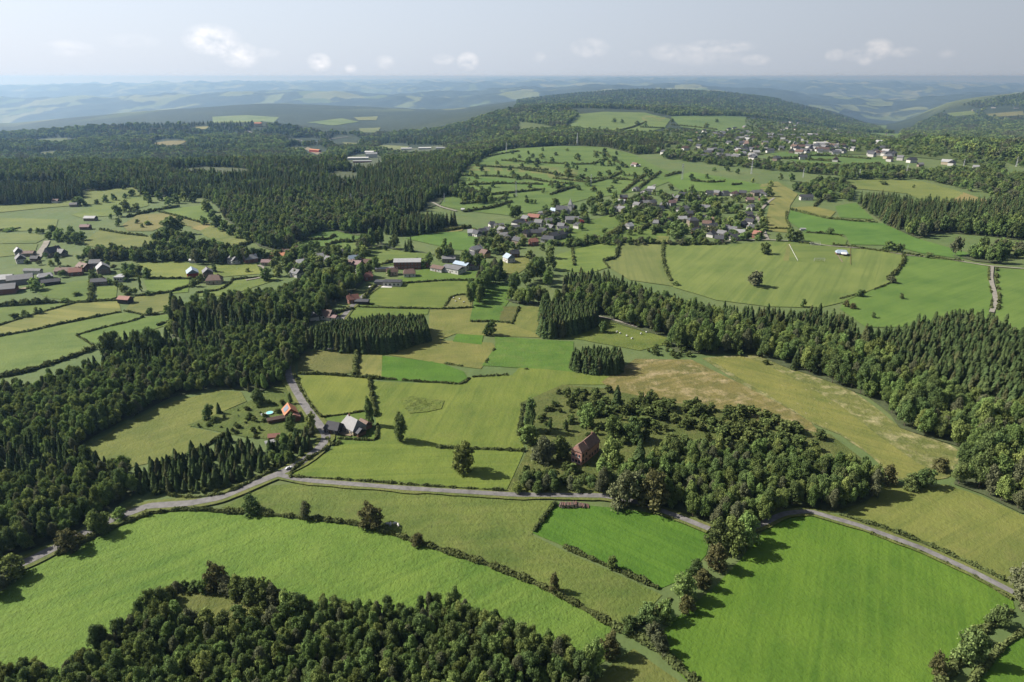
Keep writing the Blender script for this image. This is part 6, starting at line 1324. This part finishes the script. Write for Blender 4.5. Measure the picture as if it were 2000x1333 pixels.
house(935, 524, 10, 6, 3.0, 4.6, 5, 'b', 'r', 'red roofed shed at the right end of the works', None, 'shed', 'works_shed', 0, False, 0)
house(877, 512, 12, 7, 3.6, 5.6, 0, 'g', 'g', 'grey building behind the white works', None, 'building', 'works_shed', 0, False, 2)
house(994, 512, 9, 8, 4.4, 7.4, -60, 'w', 'b', 'white house with pale blue roof on the hay meadow', None, 'house', 'house', 0, True, 2)
house(1005, 502, 8, 7, 3.6, 6.6, 20, 'o', 's', 'dark brown house behind the blue roofed one', None, 'house', 'house', 0, True, 2)
def clubhouse():
    X, Y, Z = wloc(1643, 498); root = empty('club_house', (X, Y, Z), math.radians(-15)); prop(root, 'club house with bright blue grey metal roof beside the football pitch', 'club house'); root.scale = (0.62,)*3
    m = MB(); m.box(-6, 6, -4.5, 4.5, -1, 2.6); m.build('wall', WM['b'], root); m = MB(); roof_mesh(m, 12, 9, 2.6, 5.4, 0.35, 0.6); m.build('roof', RM['b'], root)
    m = MB(); roof_mesh(m, 5, 5, 2.5, 4.2, 0.2, 0.3); o = m.build('porch_roof', RM['w'], root); o.location = (1.5, -6.2, 0)
    for t in (-4, -1.5, 1.5, 4): m = MB(); m.box(t-.6, t+.6, -4.6, -4.48, .9, 2.0); m.build('window', PANE, root)
clubhouse()
house(1574, 391, 17, 8, 4.4, 7.2, -3, 'w', 's', 'long white farmhouse with dark slate roof above the straw field', None, 'house', 'longhouse', 0, True, 5)
house(1565, 451, 3, 2, 2.0, 2.6, 0, 'w', 'l', 'two little white huts on the hedge above the pitch, left one', None, 'hut', 'field_hut', 0, False, 0)
house(1570, 451, 3, 2, 2.0, 2.6, 0, 'w', 'l', 'two little white huts on the hedge above the pitch, right one', None, 'hut', 'field_hut', 0, False, 0)
# farm buildings of the left hamlet
house(8, 552, 15, 10, 3.6, 6.4, 15, 'g', 'l', 'grey roofed barn cut off by the left edge, uppermost', None, 'barn', 'barn', 0, False, 0)
house(42, 553, 18, 12, 4.2, 7.0, 30, 'g', 'g', 'largest grey barn of the left farm with pale verge', None, 'barn', 'barn', 0, False, 0)
house(10, 572, 17, 11, 4.0, 7.0, 22, 'b', 'g', 'brick barn with grey roof at the left edge, lowest', None, 'barn', 'barn', 0, False, 0)
house(66, 535, 15, 4, 3.0, 4.4, -3, 'w', 'g', 'long low white walled shed behind the big barn', None, 'shed', 'shed', 0, False, 0)
house(90, 546, 11, 9, 3.0, 5.2, 35, 'g', 'l', 'pale roofed barn right of the big barn', None, 'barn', 'barn', 0.3, False, 0)
house(101, 556, 13, 6, 2.6, 4.4, 28, 'd', 's', 'low dark barn at the right end of the farm', None, 'barn', 'barn', 0, False, 0)
house(38, 499, 8, 7, 4.0, 7.4, -50, 'w', 'l', 'white house with pale roof at the left hamlet, upper of two', None, 'house', 'house', 0, True, 2)
house(42, 513, 9, 8, 4.0, 7.6, -50, 'w', 'g', 'white gabled house with grey roof at the left hamlet, lower of two', None, 'house', 'house', 0, True, 2)
house(58, 500, 10, 6, 2.8, 4.6, 5, 's', 'n', 'low stone house beside the white hamlet house', None, 'house', 'house', 0, False, 2)
house(106, 500, 12, 10, 4.2, 8.6, 60, 's', 's', 'big stone barn house with steep slate roof by the farm lane', None, 'house', 'house', 0, True, 2)
house(121, 500, 9, 7, 3.4, 6.4, -20, 'g', 'g', 'grey house right of the steep slate roof', None, 'house', 'house', 0, True, 2)
house(70, 510, 7, 5, 2.6, 4.6, 0, 'o', 's', 'small brown shed by the farm lane', None, 'shed', 'shed', 0, False, 0)
house(130, 535, 16, 8, 3.0, 5.4, 0, 's', 'n', 'long stone house with brown tile roof in the left hamlet', None, 'house', 'house', 0, True, 3)
house(150, 537, 10, 8, 3.2, 6.0, 20, 'b', 'r', 'brick house with red roof in the left hamlet', None, 'house', 'house', 0, True, 2)
house(166, 528, 12, 9, 3.4, 6.4, -30, 'o', 'n', 'brown roofed house between the brick house and the stone gable', None, 'house', 'house', 0, True, 2)
house(203, 533, 11, 10, 4.6, 8.6, -55, 's', 'l', 'stone house with pale roof slope, tallest of the left hamlet', None, 'house', 'house', 0, True, 2)
house(188, 520, 9, 7, 3.2, 5.8, 10, 'g', 'g', 'grey house behind the tall stone house', None, 'house', 'house', 0, False, 0)
def flat_house(x, y, w, d, h, rot, label, wall='w', roof='l', rows=1):
    X, Y, Z = wloc(x, y); root = empty('flat_roofed_house', (X, Y, Z), math.radians(rot)); prop(root, label, 'house'); root.scale = (0.8,)*3
    m = MB(); m.box(-w/2, w/2, -d/2, d/2, -1, h); m.build('wall', WM[wall], root); m = MB(); m.box(-w/2-.25, w/2+.25, -d/2-.25, d/2+.25, h, h+.3); m.build('roof', RM[roof], root)
    for q in range(rows):
        for t in (-.3, 0, .3): m = MB(); m.box(t*w-.6, t*w+.6, -d/2-.1, -d/2+.02, h*(q+.4)/rows, h*(q+.4)/rows+1.2); m.build('window', PANE, root)
flat_house(238, 548, 7, 9, 3.4, 0, 'pale flat roofed house in the left hamlet')
house(196, 556, 12, 7, 3.0, 5.0, 15, 's', 's', 'dark slate roofed house left of the flat roofed one', None, 'house', 'house', 0, True, 2)
house(246, 592, 9.5, 6, 3.4, 5.2, -12, 'd', 'r', 'barn with bright red roof and dark open front', None, 'barn', 'barn', 0, False, 0)
house(377, 540, 12, 9, 4.0, 7.0, -62, 'r', 'b', 'red walled barn with blue metal roof on the yellow green field', None, 'barn', 'barn', 0, False, 0)
house(407, 541, 9, 8, 4.6, 7.6, -62, 's', 'g', 'stone house right of the blue roofed barn', None, 'house', 'house', 0, True, 2)
house(420, 553, 12, 10, 3.4, 6.8, 10, 'c', 'n', 'cream house with brown tile roof behind a curved hedge', None, 'house', 'house', 0.4, True, 2)
house(457, 515, 9, 8, 3.6, 6.6, -40, 'w', 'g', 'white house with grey roof at the top of the yellow green field', None, 'house', 'house', 0, True, 2)
house(490, 512, 11, 8, 3.4, 6.6, 40, 'b', 'l', 'brick house with pale roof by the curving lane', None, 'house', 'house', 0, True, 2)
house(540, 505, 17, 7, 3.0, 5.4, 2, 'c', 'o', 'long cream house with orange tile roof in the valley hamlet', None, 'house', 'house', 0, False, 3)
house(522, 518, 9, 6, 3.0, 5.0, 0, 'c', 'm', 'cream house with mauve roof by the curving lane', None, 'house', 'house', 0, True, 2)
house(178, 431, 13, 8, 3.0, 5.0, 0, 's', 'l', 'grey roofed barn among the trees on the left hillside', None, 'barn', 'barn', 0, False, 0)
house(168, 448, 10, 7, 2.8, 5.0, 5, 'o', 'm', 'brown house under the grey barn on the left hillside', None, 'house', 'house', 0, True, 0)
house(110, 397, 8, 6, 2.8, 5.0, 0, 'w', 'n', 'white house with brown roof at the hilltop farm', None, 'house', 'house', 0, True, 0)
house(145, 404, 9, 6, 2.8, 4.8, 10, 's', 'g', 'stone barn beside the hilltop trees', None, 'barn', 'barn', 0, False, 0)
house(378, 513, 6, 4, 2.2, 3.2, 0, 'w', 'w', 'little white shed in the tree belt', None, 'shed', 'shed', 0, False, 0)
for (x, y, w, wl, rf, lb) in [(692, 512, 9, 'g', 'b', 'grey house with pale blue roof in the valley hamlet'), (697, 522, 11, 's', 'm', 'stone house with mauve roof in the valley hamlet'), (684, 522, 8, 'w', 'n', 'white house with brown roof left of the mauve one'),
        (675, 500, 8, 'w', 's', 'white house with slate roof behind the big garden tree'), (628, 508, 8, 'w', 'l', 'white house with pale roof deep in the hamlet trees'), (645, 514, 9, 'w', 'g', 'white bungalow with grey roof deep in the hamlet trees'),
        (590, 520, 9, 'w', 'w', 'white roofed house deep in the hamlet trees'), (580, 540, 9, 'w', 'g', 'white house with grey roof above the riverside wood'), (590, 492, 12, 's', 'n', 'stone house with brown roof at the top of the valley hamlet'),
        (560, 500, 10, 'b', 'n', 'brick house with brown roof right of the orange one'), (706, 537, 8, 'w', 'l', 'white house with pale roof by the hamlet road'), (714, 520, 10, 'b', 'n', 'brick house with brown roof by the hamlet road'), (718, 547, 7, 'b', 'r', 'small brick house with red roof at the road')]:
    house(x, y, w, 7.5, 3.4, 6.2, (x*7) % 90-45, wl, rf, lb, None, 'house', 'house', 0, True, 2)
# the village on the hill: letters are wall and roof
VILLAGE = [(930,462,10,'ws'),(921,461,7,'wl'),(941,460,9,'sg'),(953,455,6,'wn'),(975,449,9,'wg'),(981,457,8,'gg'),(985,466,9,'br'),(1013,441,13,'ws'),(1043,431,13,'br'),(1064,423,13,'wl'),(1082,418,8,'gb'),(1117,436,14,'gg'),(1141,434,8,'rs'),
 (1096,448,7,'wg'),(1073,439,9,'gg'),(1074,450,9,'bm'),(1048,461,11,'sn'),(1090,466,20,'gs'),(1071,473,13,'wm'),(1042,479,7,'br'),(1013,478,11,'ss'),(1007,451,8,'ws'),(1030,462,9,'ss'),(1052,442,8,'wm'),(961,444,6,'ws'),(947,502,7,'yn'),(921,507,5,'wn'),(930,493,10,'wl'),
 (1117,411,6,'yn'),(1054,430,6,'yr'),(1086,437,8,'sn'),(1101,455,9,'bn'),(1035,446,8,'wg'),(1060,457,8,'ws'),(996,470,8,'sn'),(1027,434,8,'bm'),(1107,420,8,'sg'),(1128,447,6,'wl'),
 (1214,401,8,'wl'),(1202,413,9,'sm'),(1214,414,9,'wm'),(1218,392,9,'br'),(1242,374,8,'sn'),(1272,374,10,'wl'),(1264,380,8,'wg'),(1244,405,8,'sg'),(1262,402,9,'sn'),(1274,402,9,'cm'),(1297,406,10,'wg'),(1312,402,8,'gm'),(1318,392,12,'sg'),(1338,385,16,'on'),(1332,414,18,'wg'),
 (1374,412,14,'gg'),(1416,382,10,'bs'),(1400,382,8,'sm'),(1385,383,9,'ws'),(1434,383,10,'bm'),(1450,382,9,'sm'),(1478,382,16,'sg'),(1492,384,9,'gs'),(1464,396,9,'cm'),(1466,411,8,'wl'),(1462,424,8,'wd'),(1464,432,9,'gd'),(1464,440,9,'wd'),(1470,450,11,'cn'),(1450,444,8,'ds'),
 (1442,462,11,'wl'),(1437,469,10,'ws'),(1410,463,9,'gg'),(1414,453,9,'sg'),(1390,463,9,'gs'),(1380,443,9,'wn'),(1392,449,8,'cm'),(1372,431,11,'wm'),(1332,434,9,'wl'),(1302,440,10,'sd'),(1281,441,6,'br'),(1360,457,8,'on'),(1478,465,7,'br'),(1488,392,7,'os'),(1228,448,8,'ww'),
 (1404,474,8,'ss'),(1420,466,8,'sn'),(1396,437,8,'wn'),(1345,424,8,'sm'),(1290,412,7,'ws'),(1430,455,8,'wg'),(1250,396,7,'wn'),(1350,388,8,'wg'),(1362,392,8,'sm')]
for k, (x, y, w, wr) in enumerate(VILLAGE):
    wl, rf = wr; rf = {'r': 'rsgr', 'm': 'gmsg', 'n': 'sngs'}.get(rf, rf*4)[k % 4]; wl = 'w' if (wl in 'bsg' and k % 3 == 0) else wl; part = 'lower village' if x < 1150 else 'hillside village'; size = 'long ' if w > 12 else 'small ' if w < 8 else ''
    lb = '%s%s house with %s roof in the %s' % (size, WALL[wl][0], ROOF[rf][0], part)
    house(x, y, w*1.1, 7.8 if w < 13 else 9.5, 3.4+0.5*(k % 3), 6.2+0.6*(k % 3), ((k*37) % 5-2)*22, wl, rf, lb, lb, 'house', 'house', 0.25 if k % 6 == 0 else 0, True)
house(1352, 443, 11, 10, 7.6, 10.6, 8, 's', 's', 'tall square stone house above the big dark village tree', None, 'house', 'stone_house', 0.6, True, 3, True)
def church():
    X, Y, Z = wloc(1098, 420); root = empty('church', (X, Y, Z), math.radians(-20)); prop(root, 'village church with pale pointed tower and slate nave', 'church'); root.scale = (0.80,)*3
    m = MB(); gable_mesh(m, 14, 8, 6, 10); o = m.build('nave', WM['g'], root); m = MB(); roof_mesh(m, 14, 8, 6, 10); m.build('roof', RM['s'], o)
    m = MB(); m.box(7.05, 11.5, -2.2, 2.2, -1, 12); t = m.build('tower', WM['w'], root); m = MB(); m.add([(6.8,-2.5,12),(11.8,-2.5,12),(11.8,2.5,12),(6.8,2.5,12),(9.3,0,19)], [(0,1,4),(1,2,4),(2,3,4),(3,0,4),(3,2,1,0)]); m.build('spire', RM['l'], t)
    for q in (-4, 0, 4): m = MB(); m.box(q-.5, q+.5, -4.1, -3.98, 1.8, 4.6); m.build('window', PANE, o)
church()
# the far village: a few pixels each
_r = random.Random(11); FV = []
for (x0, x1, y0, y1, n) in [(1360,1440,254,275,13),(1440,1530,262,300,20),(1385,1480,293,314,18),(1520,1600,268,300,20),(1600,1650,284,302,12),(1520,1570,242,258,9),(1695,1748,299,307,7),(1560,1660,256,268,5),(1290,1500,250,315,26),(1500,1760,256,318,34)]:
    for k in range(n): FV.append((_r.uniform(x0, x1), _r.uniform(y0, y1), _r.uniform(8, 13)))
FV += [(1592,290,16),(1610,288,18),(1622,292,14),(1605,297,22),(1570,300,14),(1780,318,14),(1848,322,13),(1858,324,10),(1905,331,10),(1925,335,11),(1797,326,10),(1240,326,14),(1920,214,30),(1940,212,26),(1900,217,26),(1985,213,26),(1705,228,22),(1660,222,26),(1630,232,18)]
for k, (x, y, w) in enumerate(FV):
    wl = 'wwcwwwsw'[k % 8]; rf = 'sglnlsgs'[(k*5) % 8]; lb = '%s house with %s roof in the far village' % (WALL[wl][0], ROOF[rf][0])
    house(x, y, w, 7.5, 4.0, 7.0, ((k*53) % 7-3)*20, wl, rf, lb, lb, 'house', 'house', 0, False, 0)
flat_house(1603, 287, 30, 14, 9, 0, 'big white hotel like block in the far village', 'w', 'w', 2)
# the far race circuit
for (x, y, w, d, h, rot, wl, rf, lb) in [(700,313,42,9,4,8,'w','w','long white pit building of the far race circuit'),(726,309,24,9,8,12,'w','l','white grandstand of the far race circuit, nearer one'),(708,319,36,6,3.5,5,'b','l','red striped low building by the far grandstand'),
        (794,294,26,8,4,4,'w','w','white hall roofs in the far forest, left'),(830,293,30,8,4,4,'w','w','white hall roofs in the far forest, middle'),(860,293,20,8,4,4,'w','l','white hall roofs in the far forest, right'),
        (616,298,34,8,5,-35,'r','o','orange roofed grandstand on the far circuit loop'),(655,303,24,12,6,0,'w','w','small white building left of the far pit building'),(683,297,18,12,8,0,'w','l','little white tower building of the far circuit'),(505,247,26,12,9,0,'c','o','tan building on the far left ridge'),(722,303,20,10,6,0,'w','w','white tent of the far circuit')]:
    house(x, y, w, d, h, h*1.35, rot, wl, rf, lb, None, 'building', 'circuit_building', 0, False, 0)
house(1241, 326, 18, 5, 2.6, 3.6, 3, 'c', 'l', 'pale long stable on the central hill', None, 'stable', 'stable', 0, False, 0)
house(904, 413, 4, 3, 2.2, 3.4, 0, 'w', 'w', 'tiny white hut on the lane at the foot of the hill', None, 'hut', 'field_hut', 0, False, 0)
# ------------------------------------------------------------------ pylons, pitch, logs, bales, car, animals
STEEL = plain_mat('galvanised_steel', (0.30, 0.31, 0.32), 0.08, 2, 0.5, 0.4)
def lattice(h, w0=1.9, w1=0.5):
    m = MB(); n = 7
    def c(k, z): w = w0+(w1-w0)*z/h; return (w/2*(1 if k in (0, 3) else -1), w/2*(1 if k in (0, 1) else -1), z)
    zs = [h*(1-(1-k/n)**1.15) for k in range(n+1)]
    for k in range(4):
        m.bar(c(k, 0), c(k, h), 0.13, 4, 0.09)
        for q in range(n): m.bar(c(k, zs[q]), c((k+1) % 4, zs[q+1]), 0.06, 3); m.bar(c((k+1) % 4, zs[q]), c(k, zs[q+1]), 0.06, 3)
    return m
_ly = lattice(20); MAST = mesh('mast', _ly.v, _ly.f, STEEL)
def _arm(w):
    m = MB()
    for s in (-.25, .25): m.bar((-w/2, 0, 0), (0, s, 0.7), 0.08, 3); m.bar((w/2, 0, 0), (0, s, 0.7), 0.08, 3)
    m.bar((-w/2, 0, 0), (w/2, 0, 0), 0.10, 4)
    for x in (-w/2, w/2): m.bar((x, 0, 0), (x, 0, -0.9), 0.09, 5)
    return mesh('cross_arm', m.v, m.f, STEEL)
ARM1, ARM2 = _arm(6), _arm(4.4)
PY = [(182,371,22,'on the forest edge above the left hill pasture'),(347,362,15,'rising from the forest left of the hill trees'),(536,378,16,'rising from the forest in the side valley'),(687,408,29,'tallest in view, beside the dark spruces of the side valley'),(744,398,18,'in front of the spruce plantation'),(868,396,18,'at the foot of the central hill beside the lane'),
      (1008,385,30,'on the lower slope of the central hill'),(1154,364,22,'in the middle of the central hill'),(989,299,19,'on the skyline at the left of the central hill'),(1127,285,24,'on the skyline of the central hill'),(1332,352,31,'on the bright green slope above the village'),(1467,341,26,'on the tree belt above the village'),(1568,348,18,'in the tree belt left of the mown hill field'),
      (1677,352,20,'on the mown hill field'),(1770,342,20,'in the tree belt right of the mown hill field'),(1881,329,17,'near the white farm on the right'),(1984,327,20,'at the right edge of the forest')]
for k, (x, y, hp, where) in enumerate(PY):
    X, Y, Z = wloc(x, y); h = height_from_px(Y, hp, Z); root = empty('power_pylon', (X, Y, Z), 0.5+0.15*(k % 5)); prop(root, 'slim grey lattice pylon '+where, 'pylon', 'pylons of the power lines')
    m = link('mast', MAST, root); m.scale = (h/20*1.1, h/20*1.1, h/20)
    for me, f in ((ARM1, 0.80), (ARM2, 0.93)): a = link('cross_arm', me, root); a.location = (0, 0, h*f); a.scale = (h/20,)*3
# goals and the white boards of the pitch
def goal(x, y, label, rz):
    X, Y, Z = wloc(x, y); root = empty('football_goal', (X, Y, Z), rz); prop(root, label, 'goal')
    for s in (-3.66, 3.66): m = MB(); m.bar((s, 0, 0), (s, 0, 2.44), 0.09, 6); m.build('post', FRAME, root)
    m = MB(); m.bar((-3.66, 0, 2.44), (3.66, 0, 2.44), 0.09, 6); m.build('crossbar', FRAME, root)
    m = MB()
    for k in range(13):
        s = -3.6+0.6*k; m.bar((s, 0, 2.44), (s, 1.6, 0), 0.03, 3)
    for k in range(6): t = k/5; m.bar((-3.66, 1.6*t, 2.44*(1-t)), (3.66, 1.6*t, 2.44*(1-t)), 0.03, 3)
    m.build('net', FRAME, root)
goal(1600, 512, 'white football goal at the near end of the pitch', 0.0); goal(1592, 480, 'white football goal at the far end of the pitch', math.pi)
def boards():
    P = resample(ground(dens_px([(1541, 479), (1558, 511)], 10, False))[:, :2], 2.5); m = MB()
    for a, b in zip(P[:-1], P[1:]):
        za, zb = H(*a)+.5, H(*b)+.5; m.bar((*a, za+.1), (*b, zb+.1), 0.13, 4); 
    prop(m.build('barrier', FRAME), 'white barrier along the left side of the football pitch', 'barrier')
    P = resample(ground(dens_px([(1660, 486), (1661, 520)], 10, False))[:, :2], 3); m = MB()
    for a, b in zip(P[:-1], P[1:]): m.bar((*a, H(*a)+.9), (*b, H(*b)+.9), 0.10, 4); m.bar((*a, H(*a)), (*a, H(*a)+1.5), .1, 4)
    prop(m.build('fence', WM['o']), 'brown fence along the right side of the football pitch', 'fence')
boards()
# log stack beside the lane
def logs():
    a, b = ground([(1092, 990), (1153, 990)]); r = random.Random(3); ME = []
    for k in range(4):
        bm = bmesh.new(); bmesh.ops.create_cone(bm, cap_ends=True, segments=10, radius1=0.26, radius2=0.21, depth=1.7); me = bpy.data.meshes.new('log'); bm.to_mesh(me); bm.free()
        me.materials.append(plain_mat('log_bark', (0.065+0.01*k, 0.052, 0.042), 0.3, 4)); me.materials.append(plain_mat('cut_wood', (0.27,0.20,0.145), 0.15, 6))
        me.polygons.foreach_set('material_index', [1 if len(p.vertices) > 4 else 0 for p in me.polygons]); ME.append(me)
    src = [bpy.data.objects.new('log', m) for m in ME]; n = 0; d = (b-a)[:2]; Ln = float(np.hypot(*d)); d = d/Ln
    for row, cnt in ((0, 20), (1, 17), (2, 11)):
        for k in range(cnt):
            t = (k+0.5+row*0.5+r.uniform(-.2, .2))*Ln/21; p = a[:2]+d*t; o = src[n % 4] if n < 4 else src[n % 4].copy(); n += 1; COL.objects.link(o)
            o.location = (p[0], p[1]+r.uniform(-.3, .3), float(H(*p))+0.3+row*0.38); o.rotation_euler = (math.pi/2, r.uniform(-.08, .08), math.atan2(d[1], d[0])+r.uniform(-.18, .18)); prop(o, 'pale cut log in the stack beside the lane', 'log', 'logs stacked beside the lane')
logs()
def bales():
    bm = bmesh.new(); bmesh.ops.create_cone(bm, cap_ends=True, segments=16, radius1=0.7, radius2=0.7, depth=1.2); bmesh.ops.bevel(bm, geom=list(bm.edges), offset=0.08, segments=2, affect='EDGES'); me = bpy.data.meshes.new('wrapped_bale'); bm.to_mesh(me); bm.free(); me.materials.append(plain_mat('bale_wrap', (0.36,0.36,0.32), 0.1, 2, 0.4, 0.4))
    s = bpy.data.objects.new('wrapped_bale', me)
    for k, (x, y) in enumerate([(1211,653),(1224,658),(1234,663),(1252,654),(1262,651),(1205,650),(632,590),(886,584),(890,590),(898,586),(906,592)]):
        o = s if k == 0 else s.copy(); COL.objects.link(o); X, Y, Z = wloc(x, y); o.location = (X, Y, Z+.42); o.scale = (.6,)*3; o.rotation_euler = (math.pi/2, 0, k*1.1)
        g = 'white bales on the pasture under the forest' if y > 640 else 'pale bales in the pens up the valley'
        prop(o, 'white round bale lying on the pasture under the forest' if y > 640 else 'pale round bale in a pen up the valley', 'bale', g)
bales()
def car(x, y, rz, label):
    X, Y, Z = wloc(x, y); root = empty('parked_car', (X, Y, Z+.55), rz); root.scale = (0.5,)*3; prop(root, label, 'car')
    P = plain_mat('car_paint', (0.36,0.36,0.37), 0.03, 1, 0.3, 0.5); m = MB(); m.box(-2.1, 2.1, -.85, .85, .3, .9); m.add([(-1.5,-.78,.9),(1.1,-.78,.9),(1.1,.78,.9),(-1.5,.78,.9),(-1.1,-.65,1.45),(.5,-.65,1.45),(.5,.65,1.45),(-1.1,.65,1.45)], [(4,5,6,7),(0,1,5,4),(1,2,6,5),(2,3,7,6),(3,0,4,7)])
    b = m.build('body', P, root); md = b.modifiers.new('bevel', 'BEVEL'); md.width = .1; md.segments = 2
    for s in (-1, 1): w = MB(); w.add([(-1.1, s*.80, .95), (.8, s*.80, .95), (.45, s*.68, 1.38), (-1.0, s*.68, 1.38)], [(0,1,2,3)]); w.build('side_window', PANE, root)
    for ax in (-1.3, 1.3):
        for s in (-.8, .8): t = MB(); t.bar((ax, s-.1, .32), (ax, s+.1, .32), .32, 12); t.build('wheel', WM['d'], root)
car(564, 919, 0.75, 'small white car on the valley road by the hedge bend')
car(706, 842, 0.3, 'white car parked in front of the slate farmhouse')
def sheep():
    m = MB(); bm = bmesh.new(); bmesh.ops.create_uvsphere(bm, u_segments=14, v_segments=10, radius=1)
    for v in bm.verts: v.co = Vector((v.co.x*.62, v.co.y*.30, v.co.z*.31+.62))
    r = bmesh.ops.create_uvsphere(bm, u_segments=10, v_segments=8, radius=1)
    for v in r['verts']: v.co = Vector((v.co.x*.2+.75, v.co.y*.11, v.co.z*.13+.72))
    for x in (-.38, .38):
        for y in (-.16, .16):
            q = bmesh.ops.create_cone(bm, cap_ends=True, segments=6, radius1=.045, radius2=.06, depth=.42)
            for v in q['verts']: v.co += Vector((x, y, .21))
    me = bpy.data.meshes.new('sheep'); bm.to_mesh(me); bm.free(); me.materials.append(plain_mat('fleece', (0.32,0.31,0.28), 0.1, 4)); me.polygons.foreach_set('use_smooth', [True]*len(me.polygons))
    s = bpy.data.objects.new('sheep', me)
    for k, (x, y) in enumerate([(757,1027),(763,1028),(772,1026),(778,1029)]):
        o = s if k == 0 else s.copy(); COL.objects.link(o); X, Y, Z = wloc(x, y); o.location = (X, Y, Z); o.rotation_euler = (0, 0, k*1.7); o.scale = (1.1,)*3
        prop(o, 'white sheep resting by the olive brown hedge tree', 'sheep', 'sheep beside the hedge tree')
sheep()
# ------------------------------------------------------------------ haze: one closed box of even air
def build_haze():
    zlo = float(H(*np.meshgrid(np.linspace(-60000, 60000, 120), np.linspace(-60000, 62000, 400))).min())-3
    mb = MB(); mb.box(-64000, 64000, -64000, 64000, zlo-60, CAM_Z+14)
    m = bpy.data.materials.new('haze'); m.use_nodes = True; nt = m.node_tree; nt.nodes.clear()
    out = nt.nodes.new('ShaderNodeOutputMaterial'); pv = nt.nodes.new('ShaderNodeVolumePrincipled')
    pv.inputs['Color'].default_value = HAZE_COL; pv.inputs['Absorption Color'].default_value = (0.348, 0.174, 0.0, 1); pv.inputs['Density'].default_value = HAZE_DENS; pv.inputs['Anisotropy'].default_value = HAZE_ANI
    nt.links.new(pv.outputs[0], out.inputs['Volume'])
    try: m.cycles.homogeneous_volume = True
    except Exception: pass
    prop(mb.build('haze', m), 'pale blue summer haze lying over the valley', 'haze', kind='stuff')
HAZE_COL = (0.222, 0.39, 0.64, 1); HAZE_DENS = 0.000076; HAZE_ANI = 0.38
build_haze()
